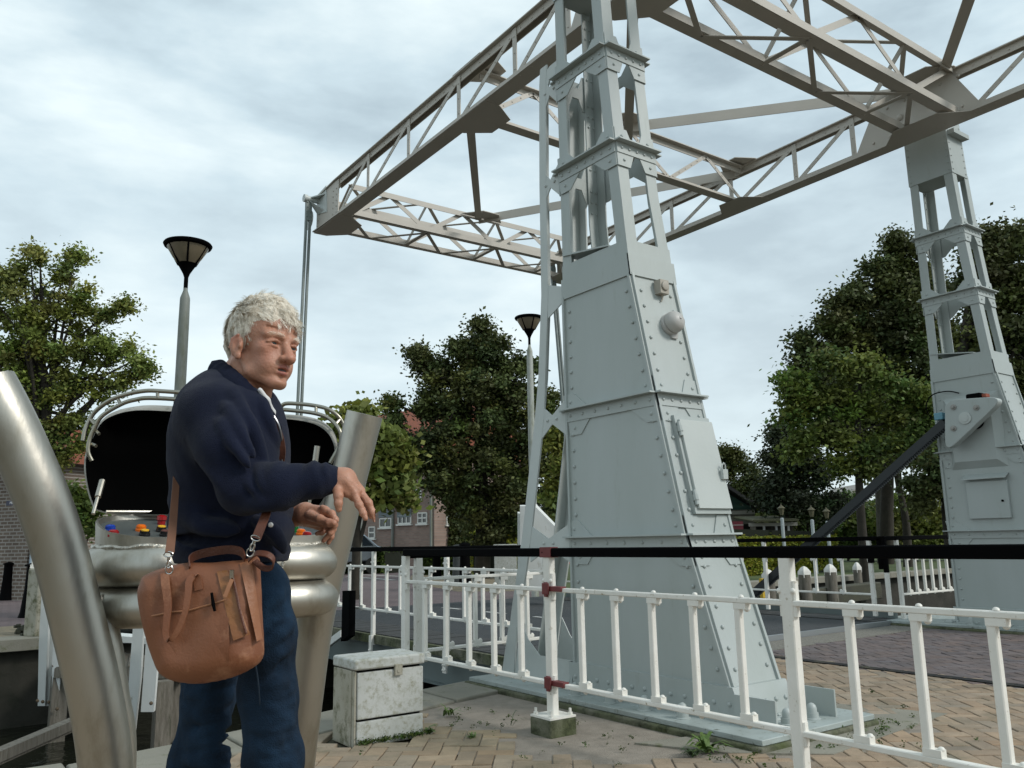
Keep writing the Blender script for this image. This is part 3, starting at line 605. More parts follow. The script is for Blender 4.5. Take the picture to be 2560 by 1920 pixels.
# 4-chord lattice girders across
def girder(y0, y1, z0, z1, n, x0=XA+.1, x1=XB-.1, fl=.10):
    mb = MB()
    for y, z, up in ((y0, z0, 1), (y1, z0, 1), (y0, z1, -1), (y1, z1, -1)):
        mb.bar((x0, y, z), (x1, y, z), fl, .012); mb.bar((x0, y-fl/2-.004, z+up*.040), (x1, y-fl/2-.004, z+up*.040), .012, .092)
    for i in range(n):
        a, c = x0+(x1-x0)*i/n, x0+(x1-x0)*(i+1)/n; m_ = (a+c)/2
        for y in (y0, y1):
            mb.bar((a, y-.01, z0+.02), (c, y-.01, z1-.02), .010, .075) if i % 2 == 0 else mb.bar((a, y-.01, z1-.02), (c, y-.01, z0+.02), .010, .075)
            for xx in (a, ): mb.rivet((xx+.04, y-.016, z0+.06), (0, -1, 0), .012, 6); mb.rivet((xx+.12, y-.016, z0+.06), (0, -1, 0), .012, 6)
            mb.rivet((c-.04, y-.016, z1-.06), (0, -1, 0), .012, 6)
        for z in (z0-.012, z1+.012):
            mb.bar((a, y0, z) if i % 2 == 0 else (a, y1, z), (c, y1, z) if i % 2 == 0 else (c, y0, z), .06, .010)
        if i % 2 == 0: mb.bar((a, y0, z0), (a, y1, z0), .07, .010); mb.bar((a, y0, z1), (a, y1, z0), .010, .06)
    return mb
part('tip_girder', girder(11.68, 12.45, ZL+.03, ZU-.12, 7), BEIGE, fr, smooth=30)
part('portal_girder', girder(4.62, 5.24, ZL+.03, ZU+.03, 5, fl=.13), BEIGE, fr, smooth=30)
# single lattice cross girder
mb = MB(); Y = 7.92; Y_ = Y
mb.bar((XA+.1, Y, ZL+.01), (XB-.1, Y, ZL+.01), .16, .014); mb.bar((XA+.1, Y, ZL+.05), (XB-.1, Y, ZL+.05), .014, .07)
mb.bar((XA+.1, Y, ZU-.03), (XB-.1, Y, ZU-.03), .16, .014); mb.bar((XA+.1, Y, ZU-.08), (XB-.1, Y, ZU-.08), .014, .08)
n = 6
for i in range(n):
    a, c = XA+.1+(XB-XA-.2)*i/n, XA+.1+(XB-XA-.2)*(i+1)/n
    if i % 2: rivbar(mb, (a, Y-.02, ZU-.05), (c, Y-.02, ZL+.03), .06, .010, (0, -1, 0))
    else: rivbar(mb, (a, Y-.02, ZL+.03), (c, Y-.02, ZU-.05), .06, .010, (0, -1, 0))
part('cross_girder', mb, BEIGE, fr, smooth=30)
mb = MB(); mb.bar((XA+.1, -1.9, ZL+.01), (XB-.1, -1.9, ZL+.01), .16, .06); mb.bar((XA+.1, -1.9, ZU-.03), (XB-.1, -1.9, ZU-.03), .16, .06); part('rear_girder', mb, BEIGE, fr)
XM = (XA+XB)/2
def flat(name, a, c, w_=.11, vert=False):
    mb = MB(); mb.bar(a, c, *((.012, .15) if vert else (w_, .012)))
    if not vert: mb.bar(Vector(a)+Vector((0, 0, .035)), Vector(c)+Vector((0, 0, .035)), .012, .06)
    part(name, mb, BEIGE, fr)
ZB = ZU-.02
flat('brace', (XA, 8.0, ZL+.02), (XM, 11.7, ZU-.16)); flat('brace', (XM, 11.7, ZU-.16), (XB, 8.0, ZU-.05), vert=True)
flat('brace', (XA, 5.1, ZL-.0), (XM, 7.92, ZL+.02)); flat('brace', (XM, 7.92, ZU-.05), (XB, 5.1, ZB), vert=True)
flat('brace', (XB, 4.75, ZB), (XM+.1, 2.9, ZB), .13); flat('brace', (XA, 4.75, ZB), (XM+.1, 2.9, ZB), .13)
# gusset plates
for X, s in ((XA, 1), (XB, -1)):
    for Yc, L_ in ((7.92, .45), (4.95, .62), (12.15, .55)):
        mb = MB(); mb.prism([(X-s*.1, Yc-L_*.9, ZL-.012), (X+s*.12, Yc-L_*.9, ZL-.012), (X+s*.42, Yc-L_*.45, ZL-.012), (X+s*.42, Yc+L_*.45, ZL-.012), (X+s*.12, Yc+L_*.9, ZL-.012), (X-s*.1, Yc+L_*.9, ZL-.012)], (0, 0, .006)); part('gusset_plate', mb, BEIGE, fr)
        if Yc < 12: mb = MB(); mb.prism([(X-s*.1, Yc-L_*.7, ZU+.01), (X+s*.12, Yc-L_*.7, ZU+.01), (X+s*.4, Yc-L_*.35, ZU+.01), (X+s*.4, Yc+L_*.35, ZU+.01), (X+s*.12, Yc+L_*.7, ZU+.01), (X-s*.1, Yc+L_*.7, ZU+.01)], (0, 0, .01)); part('gusset_plate', mb, BEIGE, fr)
for yy_, z_ in ((11.6, ZU-.17), (7.92, ZL-.0), (7.92, ZU-.0)): mb = MB(); mb.prism([(XM-.42, yy_, z_-.0), (XM+.42, yy_, z_), (XM+.16, yy_-.3, z_), (XM-.16, yy_-.3, z_)], (0, 0, .012)); part('gusset_plate', mb, BEIGE, fr)
# hanger rods
RODM = mat('rod_paint', (.19, .225, .22), .5, var=(.13, .155, .14), vscale=6)
def rod(X, label):
    a = Vector((X-.24, 12.56, ZU-.14)); c = Vector((X-.36 if X < 8 else X+.2, 12.55, .0)); t = thing('hanger_rod', label, 'bridge rod', c, 'hanger rods of the bridge')
    for s in (-1, 1):
        mb = MB(); mb.bar(a+Vector((s*.032, 0, -.2)), c+Vector((s*.032, 0, 0)), .034, .05, up=(0, 1, 0)); part('flat_bar', mb, RODM, t)
    mb = MB(); mb.bar(a+Vector((0, 0, .02)), a+Vector((0, 0, -.36)), .10, .06, up=(0, 1, 0))
    for i in range(4):
        for s in (-.03, .03): mb.rivet(a+Vector((s, -.03, -.05-i*.08)), (0, -1, 0), .013, 6)
    part('clevis', mb, RODM, t)
    mb = MB()
    for z in (4.6, 2.6): mb.tube([Vector((c.x-.05, c.y-.02, z)), Vector((c.x+.10, c.y-.02, z))], .014, 8)
    part('spacer', mb, RODM, t)
rod(XA, 'grey twin-bar hanger rod nearest the man, dropping from the beam tip'); rod(XB, 'grey twin-bar hanger rod at the far beam tip behind the near tower')
# ================================================================ railings
def make_picket(name, d, n, h, wdt=.034, foot=1, mat_=WHITE):
    """a square bar with turned-over feet, built round the origin"""
    mb = MB(); d = Vector(d); n = Vector(n); Z = Vector((0, 0, 1))
    mb.bevbar((0, 0, .0), (0, 0, h), wdt, wdt, up=n, bv=.004)
    for z, u in ((h-.014, 1), (.014, -1)):
        mb.frame(Vector((0, 0, z-.014))-n*.02-d*.017, d*foot, n, Z, .075, .04, .028)
        mb.rivet(d*foot*.05+Vector((0, 0, z+.014 if u < 0 else z-.014)), (0, 0, 1 if u < 0 else -1), .014)
    mb.rivet(Vector((0, 0, h+.028))+d*foot*.02, (0, 0, 1), .014); mb.rivet(Vector((0, 0, -.028))+d*foot*.02, (0, 0, -1), .014)
    return mb.mesh(name, 35)
def railing(label, base, d, posts, zt, zu, zl, npk, z0=0.0, group=None, rail_ext=(0, 0), pw=.062, pfoot=None, top=True, hand=.055, sc=1.0, foot=1, blk=None):
    """posts: distances along d from base"""
    base = Vector(base); d = Vector(d).normalized(); n = Vector((-d.y, d.x, 0)); Z = Vector((0, 0, 1))
    t = thing('railing', label, 'railing', base+Vector((0, 0, z0)), group); b = base
    s0, s1 = posts[0]+rail_ext[0], posts[-1]+rail_ext[1]
    if top:
        mb = MB(); mb.bevbar(b+d*s0+Z*(zt-hand/2), b+d*s1+Z*(zt-hand/2), hand*.95, hand, bv=.006)
        for s in posts:
            mb.rivet(b+d*(s-.03)+Z*(zt-hand/2)-n*0+(-n if n.dot(Vector((0, 0, 0))-b) < 0 else n)*(hand*.47), (-n if n.dot(-b) < 0 else n), .008, 6)
        part('handrail', mb, BLACK, t)
    for nm, z in (('upper_rail', zu), ('lower_rail', zl)):
        mb = MB(); mb.bevbar(b+d*posts[0]+Z*z, b+d*posts[-1]+Z*z, .042, .026, bv=.004); part(nm, mb, WHITE, t)
    for i, s in enumerate(posts):
        mb = MB(); zf = z0 if pfoot is None else pfoot
        mb.bevbar(b+d*s+Z*zf, b+d*s+Z*(zt-hand), pw, pw*.8, up=n, bv=.005)
        mb.bevbar(b+d*s+Z*(zu-.06), b+d*s+Z*(zu+.10), pw*1.5, pw*.55, up=n, bv=.006)
        for q in (-1, 1): mb.rivet(b+d*(s+q*pw*.6)+Z*(zu+.055)+(-n if n.dot(-b) < 0 else n)*pw*.28, (-n if n.dot(-b) < 0 else n), .014)
        mb.bevbar(b+d*s+Z*(zl-.05), b+d*s+Z*(zl+.05), pw*1.3, pw*.55, up=n, bv=.006)
        part('post', mb, WHITE, t)
    h = zu-zl-.026-.0; me = make_picket('picket', d, n, h, foot=foot)
    me.materials.append(WHITE)
    for k in range(len(posts)-1):
        a, c = posts[k], posts[k+1]; cnt = npk[k] if isinstance(npk, (list, tuple)) else npk
        for j in range(cnt):
            s = a+(c-a)*(j+1)/(cnt+1); o = bpy.data.objects.new('picket', me); COL.objects.link(o); o.parent = t
            o.location = (b+d*s+Z*(zl+.013))-t.location; BASE[o.name] = t.location
    return t
DY = (0, -1, 0)
r1 = railing('near white railing with black handrail and rust red patches, in front of the tower', (3.34, 4.27, 0), DY, [-1.89, 0.0, 1.785, 3.57], 1.105, .848, .285, [5, 5, 5], pfoot=.10)
mb = MB(); mb.bar((3.34, 4.325, 1.0785), (3.34, 4.215, 1.0785), .062, .064); part('joint_sleeve', mb, REDP, r1)
for z in (.855, .292):
    mb = MB(); mb.bar((3.33, 4.26, z), (3.33, 4.12, z), .048, .031); mb.bar((3.302, 4.262, z-.05), (3.302, 4.262, z+.04), .014, .032, up=(0, 1, 0))
    mb.bar((3.296, 4.29, z+.0), (3.296, 4.225, z+.0), .010, .07); part('red_bracket', mb, REDP, r1, bevel=.004)
mb = MB(); mb.cbox((3.34, 4.27, .098), .20, .20, .012); 
for a in (-.075, .075):
    for c in (-.075, .075): mb.lathe([(.016, .10), (.016, .118), (.009, .119), (.009, .142)], (3.34+a, 4.27+c, 0), n=6)
part('foot_plate', mb, WHITE, r1)
mb = MB(); mb.cbox((3.34, 4.27, .03), .205, .205, .124); part('footing', mb, MOSSC, r1, bevel=.012)
r2 = railing('short white railing running from the corner post to the bridge deck', (3.34, 6.2, 0), (1, 0.02, 0), [0.14, 1.55], 1.085, .86, .29, [4], pfoot=.2, rail_ext=(-.1, .05))
r3 = railing('white railing along the near edge of the bridge deck, behind the short railing', (4.80, 6.15, 0), (0, 1, 0), [0.03, 1.78, 3.53, 5.28, 6.9], 1.115, .875, .355, [4, 4, 4, 4], z0=DZ, pfoot=-.06, pw=.055, foot=-1, rail_ext=(-.1, .0))
mb = MB()
for y in (7.93, 9.68, 11.43): mb.bar((4.77, y, -.2), (4.77, y, .05), .07, .02, up=(1, 0, 0)); [mb.rivet((4.755, y+q, z), (-1, 0, 0), .012) for q in (-.018, .018) for z in (-.17, -.12)]
part('edge_bracket', mb, WHITE, r3)
r4 = railing('white railing along the far edge of the bridge deck', (10.45, 6.45, 0), (0, 1, 0), [0, 1.7, 3.4, 5.1, 6.5], 1.125, .85, .375, [3, 3, 3, 3], z0=DZ, pfoot=.1, pw=.055)
mb = MB(); mb.bevbar((10.45, 6.30, 1.097), (10.45, 6.30, .70), .055, .055, up=(1, 0, 0)); mb.bevbar((10.45, 6.47, 1.097), (10.45, 6.28, 1.097), .055, .055)
mb.bevbar((10.45, 6.44, .78), (10.45, 6.44, .99), .07, .06, up=(1, 0, 0)); part('end_drop', mb, BLACK, r4)
r5 = railing('white railing on the quay between the deck and the far tower', (10.72, 6.22, 0), (1, -.04, 0), [0, 1.33], 1.125, .85, .37, [6], z0=0, pfoot=.05, pw=.055, rail_ext=(-.3, 0.05))
mb = MB(); mb.bevbar((10.44, 6.23, 1.095), (10.44, 6.23, .66), .055, .055, up=(1, 0, 0)); part('end_drop', mb, BLACK, r5)
mb = MB(); mb.bevbar((10.44, 6.23, .66), (10.44, 6.23, .12), .05, .05, up=(1, 0, 0)); part('post', mb, WHITE, r5)
# far end railings of the street side, seen beyond the deck
r6 = railing('distant white railing beside the street beyond the bridge', (4.8, 14.2, 0), (-1, 0.1, 0), [0, 1.6, 3.2], 1.08, .85, .33, [4, 4], pfoot=0)

# ================================================================ utility cabinet by the quay
t = thing('utility_cabinet', 'low stained white utility cabinet on the quay between the man and the railing', 'cabinet', (2.48, 4.9, 0))
mb = MB(); mb.box(2.262, 4.755, .135, 2.705, 5.05, .40); part('door_panel', mb, CABM, t, bevel=.006)
mb = MB(); mb.box(2.262, 4.757, -.02, 2.705, 5.05, .122); part('base', mb, CABM, t, bevel=.006)
mb = MB(); mb.box(2.24, 4.80, -.02, 2.262, 5.055, .41); mb.box(2.245, 4.765, -.02, 2.259, 4.798, .41); part('side_panel', mb, CABG, t, bevel=.004)
mb = MB(); mb.box(2.27, 4.775, .1, 2.69, 5.03, .43); part('seam', mb, SEAM, t)
mb = MB(); mb.box(2.236, 4.742, .415, 2.712, 5.065, .478); part('lid', mb, CABM, t, bevel=.012)
mb = MB(); mb.box(2.50, 4.735, .365, 2.55, 4.757, .43); mb.lathe([(.014, 0), (.014, .004)], (2.525, 4.735, .392), (0, -1, 0), 14); part('latch', mb, CABG, t, bevel=.003)

# ================================================================ control console
cs = thing('control_console', 'stainless steel tube bridge control desk with two open black hoods, behind the man', 'control desk', (.86, 2.95, 0))
def taper_tube(pts, r, name, m=STEEL, n=40, k=10): 
    mb = MB(); mb.tube(spline(pts, k), r, n); return part(name, mb, m, cs, smooth=50)
Lp = [at(-30, 957, 2.42), at(10, 1032, 2.42), at(54, 1125, 2.43), at(107, 1250, 2.44), at(150, 1380, 2.45), at(197, 1562, 2.45), at(238, 1738, 2.45), at(263, 1900, 2.45)]
e_ = Lp[-1]+(Lp[-1]-Lp[-2])*1.0; Lp += [Vector((e_.x, e_.y, .25)), Vector((e_.x, e_.y, -.03))]
taper_tube(Lp, .0735, 'support_tube')
Rp = [at(912, 1035, 3.04), at(888, 1130, 3.03), at(862, 1235, 3.02), at(830, 1370, 3.01), at(803, 1480, 3.0), at(782, 1590, 3.0), at(762, 1740, 3.0), at(742, 1900, 3.0)]
e_ = Rp[-1]+(Rp[-1]-Rp[-2])*.6; Rp += [Vector((e_.x, e_.y, .2)), Vector((e_.x, e_.y, -.03))]
taper_tube(Rp, .0655, 'support_tube')
# second leg tube merging into the left support (the groove in the photo)
L2 = [at(235, 1500, 2.56), at(262, 1600, 2.53), at(282, 1738, 2.52), at(300, 1900, 2.52)]; L2 += [Vector((L2[-1].x, L2[-1].y, .0))]
taper_tube(L2, .046, 'leg_tube')
pl = at(0, 0, 1)
CX0, CX1, CY0, CY1 = .455, 1.315, 2.745, 3.22
def rrect(x0, y0, x1, y1, r, z, k=10, zf=None):
    o = []
    for cx, cy, a0 in ((x1-r, y0+r, -90), (x1-r, y1-r, 0), (x0+r, y1-r, 90), (x0+r, y0+r, 180)):
        for i in range(k+1):
            q = math.radians(a0+90*i/k); X, Y = cx+r*math.cos(q), cy+r*math.sin(q); o.append(Vector((X, Y, zf(X, Y) if zf else z)))
    return o
for z, ins in ((1.095, .0), (.972, .006)):
    mb = MB(); mb.tube(rrect(CX0+ins+.06, CY0+.06, CX1-ins-.06, CY1-.06, .17, z, 14), .0625, 36, closed=True)
    part('ring_tube', mb, STEEL, cs, smooth=60)
mb = MB(); mb.tube(rrect(CX0+.125, CY0+.10, CX1-.125, CY1-.1, .13, 1.034), .008, 8, closed=True)
P_ = rrect(CX0+.045, CY0+.045, CX1-.045, CY1-.05, .17, 1.155)
mb.tube([p+Vector((random.uniform(-.004, .004), random.uniform(-.004, .004), random.uniform(-.004, .006))) for p in P_], .008, 6, closed=True)
for zc in (1.095, .972):
    for xx, yy in ((CX1-.27, CY0+.06), (CX0+.30, CY0+.06)):
        ring = [Vector((xx+.02*math.sin(a*1.3), yy+.0645*math.cos(a), zc+.0645*math.sin(a))) for a in np.linspace(0, 2*math.pi, 24, endpoint=False)]
        mb.tube(ring, .0045, 6, closed=True)
part('weld_seam', mb, STEELD, cs)
zf = lambda X, Y: 1.172+(Y-2.80)*.22
# desk tray
O = rrect(CX0+.05, CY0+.05, CX1-.05, CY1-.03, .16, 0, zf=lambda X, Y: zf(X, Y)+.012); O2 = rrect(CX0+.055, CY0+.055, CX1-.055, CY1-.035, .155, 1.12)
I = rrect(CX0+.058, CY0+.058, CX1-.058, CY1-.038, .15, 0, zf=lambda X, Y: zf(X, Y)+.012); I2 = rrect(CX0+.06, CY0+.06, CX1-.06, CY1-.04, .15, 0, zf=lambda X, Y: zf(X, Y)-.004)
n = len(O); mb = MB(); mb.add(O2+O+I+I2, [(a*n+i, a*n+(i+1) % n, (a+1)*n+(i+1) % n, (a+1)*n+i) for a in range(3) for i in range(n)]); part('desk_rim', mb, STEEL, cs)
mb = MB(); mb.add([p+Vector((0, 0, -.0)) for p in I2], [tuple(range(n))]); part('panel_plate', mb, mat('panel_grey', (.075, .085, .08), .55, .0, var=(.05, .058, .055), vscale=8), cs)
mb = MB(); mb.tube([(CX0+.1, CY1-.06, zf(0, CY1)+.012), (CX1-.1, CY1-.06, zf(0, CY1)+.012)], .006, 8); part('hinge_rod', mb, STEEL, cs)
cols = {'blue': (.01, .05, .35), 'red': (.30, .01, .012), 'orange': (.75, .16, .01), 'yellow': (.75, .42, .03), 'green': (.01, .20, .04), 'black': (.01, .01, .01), 'brown': (.12, .05, .04)}
BM = {k: mat('button_'+k, v, .25, spec=.6) for k, v in cols.items()}
def button(px, py, top, side, r=.0115, h=.014):
    # stand it on the sloping panel plane
    rr = FW*FPX + RT*(px-1280) - UP*(py-960); lo, hi = .3, 3
    for _ in range(40):
        m_ = (lo+hi)/2; p = CP+rr*(m_*2/FPX)
        if p.z-(zf(p.x, p.y)-.012) > 0: (lo := m_) if rr.z < 0 else (hi := m_)
        else: (hi := m_) if rr.z < 0 else (lo := m_)
    return p
def on_panel(px, py):
    r_ = FW*FPX + RT*(px-1280) - UP*(py-960); t_ = (1.168-2.80*.22-EYE)/(r_.z-.22*r_.y); return CP+r_*t_
def button_at(x, y, top, side, r=.0155, h=.019):
    nz_ = Vector((0, -.22, 1)).normalized(); p = Vector((x, y, zf(x, y)-.004)) if x < 5 else on_panel(x, y)
    mb = MB(); mb.lathe([(r*1.12, 0), (r*1.12, h*.35), (r, h*.4), (r, h*.85), (r*.85, h*.86)], p, nz_, 20); b_ = part('button', mb, BM[side], cs, label='%s push button' % (top if top != 'black' else side))
    mb = MB(); mb.lathe([(r*.82, 0), (r*.80, h*.22), (r*.6, h*.28)], p+nz_*h*.8, nz_, 20); part('button_cap', mb, BM[top], b_)
for x, y, a, c in ((275, 1328, 'blue', 'blue'), (283, 1341, 'red', 'red'), (352, 1327, 'orange', 'orange'), (361, 1339, 'yellow', 'black'), (403, 1329, 'yellow', 'black'), (412, 1340, 'brown', 'black'), (455, 1332, 'orange', 'orange'),
                   (736, 1329, 'green', 'green'), (752, 1337, 'orange', 'orange'), (767, 1344, 'red', 'red'), (729, 1318, 'black', 'black'), (700, 1325, 'blue', 'blue')): button_at(x, y, a, c)
mb = MB(); mb.lathe([(.013, 0), (.013, .02), (.017, .024), (.016, .036), (.006, .04)], (.72, 3.09, zf(0, 3.09)-.012), (0, -.14, 1), 20); part('emergency_stop', mb, BM['red'], cs)
# hoods
def hood(outline, D, depth, label, rails, struts, brackets):
    P0 = [at(x, y, D+(1300-y)*.0006) for x, y in outline]; c = sum(P0, Vector())/len(P0)
    P0 = spline(P0+[P0[0]], 5)[:-1]; n = len(P0); back = FW*.9+UP*.25
    ctr = sum(P0, Vector())/n
    def lv(s, d): return [ctr+(p-ctr)*s+back*d for p in P0]
    rings = [lv(1.0, 0), lv(1.03, .004), lv(1.04, .03), lv(.99, depth*.75), lv(.86, depth), lv(.45, depth*1.12)]
    mb = MB(); mb.add([p for r in rings for p in r], [(a*n+i, a*n+(i+1) % n, (a+1)*n+(i+1) % n, (a+1)*n+i) for a in range(len(rings)-1) for i in range(n)]+[tuple(range((len(rings)-1)*n, len(rings)*n))])
    h = part('hood', mb, HOODM, cs, smooth=50, label=label)
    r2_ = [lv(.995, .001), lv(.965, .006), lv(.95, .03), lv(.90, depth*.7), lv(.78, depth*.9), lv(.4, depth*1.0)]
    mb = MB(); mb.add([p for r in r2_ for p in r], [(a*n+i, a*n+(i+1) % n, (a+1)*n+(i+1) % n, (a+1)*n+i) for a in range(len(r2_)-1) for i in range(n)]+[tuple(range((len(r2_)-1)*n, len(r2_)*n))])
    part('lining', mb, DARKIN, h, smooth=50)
    for r in rails:
        mb = MB(); mb.tube(spline([at(x, y, d) for x, y, d in r], 6), .0078, 10); part('guard_rail', mb, RAILST, h, smooth=50)
    mb = MB()
    for a, b_ in brackets: mb.tube([at(*a), at(*b_)], .006, 8)
    part('rail_spacer', mb, RAILST, h)
    for a, b_ in struts:
        mb = MB(); A, B = at(*a), at(*b_); mb.tube([A, A+(B-A)*.55], .0062, 10); mb.tube([A+(B-A)*.5, B], .0105, 10); part('gas_strut', mb, STEEL, h)
    return h
hood([(238, 1272), (222, 1225), (214, 1165), (222, 1120), (250, 1062), (285, 1038), (340, 1026), (420, 1028), (500, 1034), (540, 1050), (556, 1090), (560, 1150), (552, 1220), (530, 1268), (480, 1284), (400, 1286), (290, 1284)], 2.92, .10, 'left hood, larger and nearer',
     [[(208, 1102, 2.95), (212, 1080, 2.96), (220, 1058, 2.97), (237, 1030, 2.98), (275, 1001, 2.98), (320, 985, 2.98), (365, 977, 2.98), (405, 978, 2.98), (469, 983, 3.0), (540, 992, 3.02), (575, 1010, 3.04), (592, 1050, 3.04)],
      [(230, 1152, 2.93), (221, 1130, 2.93), (224, 1100, 2.94), (235, 1073, 2.95), (255, 1040, 2.96), (304, 1010, 2.97), (340, 999, 2.97), (376, 995, 2.97), (463, 1000, 2.99), (530, 1010, 3.0), (565, 1035, 3.0), (580, 1070, 3.0)]],
     [((233, 1285, 2.80), (256, 1202, 2.9))],
     [((295, 998, 2.98), (302, 1010, 2.97)), ((394, 978, 2.98), (394, 994, 2.97)), ((228, 1050, 2.97), (238, 1062, 2.95)), ((230, 1068, 2.97), (248, 1085, 2.94)), ((223, 1108, 2.95), (240, 1115, 2.93))])
hood([(600, 1270), (580, 1230), (572, 1160), (582, 1090), (606, 1058), (650, 1048), (720, 1048), (780, 1058), (815, 1078), (834, 1110), (836, 1150), (828, 1200), (812, 1240), (790, 1268), (740, 1282), (660, 1282)], 3.05, .09, 'right hood, partly hidden by the man',
     [[(692, 1042, 3.2), (694, 1032, 3.2), (702, 1018, 3.2), (715, 1009, 3.2), (750, 1010, 3.2), (785, 1014, 3.2), (818, 1022, 3.2), (845, 1040, 3.2), (860, 1066, 3.2), (861, 1095, 3.18), (848, 1122, 3.15), (828, 1150, 3.12)],
      [(640, 1020, 3.18), (691, 1023, 3.18), (740, 1027, 3.18), (790, 1034, 3.18), (825, 1048, 3.18), (848, 1074, 3.16), (853, 1100, 3.15), (843, 1125, 3.12), (825, 1158, 3.1)]],
     [((770, 1285, 2.98), (793, 1115, 3.02))],
     [((790, 1016, 3.2), (790, 1033, 3.18)), ((850, 1048, 3.2), (840, 1060, 3.18))])

# ================================================================ street lamps
def lamp(label, px, py_rim, D, rw, polem, group):
    rim = at(px, py_rim, D); x, y = rim.x, rim.y; t = thing('street_lamp', label, 'street lamp', (x, y, 0), group); R = rw
    zr = rim.z
    mb = MB(); k = R/.33
    mb.lathe([(.085*k, 0), (.082*k, zr*.3), (.074*k, zr-1.15*k), (.070*k, zr-.83*k), (.066*k, zr-.80*k), (.032*k, zr-.70*k), (.03*k, zr-.66*k)], (x, y, 0), n=20); part('pole', mb, polem, t, smooth=40)
    mb = MB(); mb.lathe([(.03*k, zr-.70*k), (.03*k, zr-.50*k), (.05*k, zr-.44*k), (.13*k, zr-.30*k), (.14*k, zr-.29*k), (.04*k, zr-.29*k)], (x, y, 0), n=24)
    for i in range(6):
        a = i*math.pi/3+.3; u = Vector((math.cos(a), math.sin(a), 0)); mb.bar(Vector((x, y, zr-.30*k))+u*.135*k, Vector((x, y, zr-.0))+u*R*.93, .028*k, .02*k)
    part('holder', mb, BLACK, t, smooth=40)
    mb = MB(); mb.lathe([(.13*k, zr-.29*k), (.20*k, zr-.20*k), (.29*k, zr-.05*k), (.295*k, zr-.02*k), (.02, zr-.02*k)], (x, y, 0), n=32); part('lamp_glass', mb, LAMPG, t, smooth=40)
    mb = MB(); mb.lathe([(R*.86, zr-.05*k), (R*1.0, zr-.03*k), (R*1.04, zr), (R*1.0, zr+.02*k), (R*.5, zr+.035*k), (.01, zr+.04*k)], (x, y, 0), n=40); part('lamp_cap', mb, BLACK, t, smooth=40)
lamp('tall grey street lamp with dark bowl head behind the left hood', 470, 613, 14.2, .38, POLEM, 'matching street lamps')
lamp('smaller whitish street lamp beside the hornbeam, half hidden by the tower stay', 1322, 795, 18.5, .305, POLEW, 'matching street lamps')

# ================================================================ mooring posts, fenders, water side
CAPM = mat('post_cap_white', (.72, .71, .67), .6, var=(.55, .54, .5), vscale=10)
def mooring(px, py, Y, label, w_=.10):
    c = ony(px, py, Y); t = thing('mooring_post', label, 'mooring post', (c.x, c.y, -1.3), 'white capped mooring posts in the canal')
    mb = MB(); mb.lathe([(w_*1.15, -1.3), (w_, c.z-.07)], (c.x, c.y, 0), n=12); part('timber', mb, WOODG, t)
    mb = MB(); mb.lathe([(w_*1.05, c.z-.12), (w_*1.08, c.z-.02), (w_*.5, c.z+.05), (.01, c.z+.07)], (c.x, c.y, 0), n=4, ref=(1, .6, 0)); part('cap', mb, CAPM, t)
mooring(1920, 1434, 8.9, 'leftmost white capped mooring post, shorter, with black bracket beside the yellow tag')
mooring(2010, 1426, 9.0, 'second white capped mooring post from the left, beyond the far deck railing')
mooring(2075, 1420, 9.0, 'third white capped mooring post from the left, thickest timber')
mooring(2142, 1415, 9.3, 'slim white capped mooring post nearest the railing gap', .075)
mb = MB(); a = ony(1905, 1446, 8.8); mb.box(a.x-.04, a.y-.03, a.z-.30, a.x+.04, a.y+.03, a.z); single('depth_tag', mb, mat('tag_yellow', (.55, .36, .02), .6), 'small yellow tag beside the leftmost mooring post', 'tag')
mb = MB(); a = ony(1900, 1510, 9.15); c = ony(2190, 1475, 9.15); mb.bar(a, c, .24, .30)
for i in range(4):
    p = a+(c-a)*(i+.4)/4; mb.box(p.x-.09, p.y-.05, -1.6, p.x+.09, p.y+.12, p.z-.1)
single('fender_beam', mb, WOODD, 'heavy mossy timber fender beam on piles behind the far deck railing', 'fender', bevel=.02)
# left fender jetty
MARK = mat('white_marker_paint', (.70, .71, .69), .6, var=(.60, .61, .58), vscale=3, bump=.2, bscale=30, dirt=(.25, .22, .13), dscale=7, dlo=.62, dhi=.75, stretch=(1, 1, .5))
jt = thing('fender_jetty', 'timber mooring jetty with tall white steel marker posts in the canal behind the control desk', 'jetty', (2.6, 10.2, -1.2))
def board(name, pts, D, th=.05, m=MARK):
    mb = MB(); A = [at(x, y, D) for x, y in pts]; mb.prism(A, FW*th); part(name, mb, m, jt)
board('white_post', [(108, 1400), (132, 1380), (118, 1610), (112, 1765), (94, 1765), (97, 1610)], 10.4)
board('white_post', [(134, 1390), (146, 1400), (132, 1610), (127, 1765), (112, 1765), (120, 1610)], 10.5)
board('white_post', [(133, 1560), (158, 1575), (145, 1780), (128, 1780)], 10.3)
board('white_post', [(334, 1545), (360, 1545), (350, 1700), (330, 1880), (312, 1870), (322, 1700)], 9.6)
board('white_post', [(365, 1600), (394, 1650), (384, 1780), (352, 1780)], 9.5)
board('white_post', [(240, 1540), (262, 1560), (258, 1600), (240, 1600)], 10.6)
board('white_beam', [(130, 1575), (285, 1590), (285, 1606), (130, 1588)], 10.6, .12)
board('white_beam', [(270, 1588), (395, 1598), (395, 1612), (270, 1604)], 10.2, .12)
mb = MB(); A = [at(*p) for p in ((136, 1655, 10.9), (165, 1640, 12.2), (300, 1652, 11.6), (470, 1690, 10.6), (470, 1715, 10.0), (136, 1672, 10.3))]
zt_ = -.26; A = [Vector((p.x, p.y, zt_)) for p in A]; mb.prism(A, (0, 0, -.13)); part('walkway', mb, WOODG, jt)
mb = MB()
for i in range(14):
    f_ = i/14; p = A[5]+(A[4]-A[5])*f_; q = A[1]+(A[3]-A[1])*f_; mb.bar(p+Vector((0, 0, .01)), q+Vector((0, 0, .01)), .06, .02)
part('deck_slats', mb, WOODG, jt)
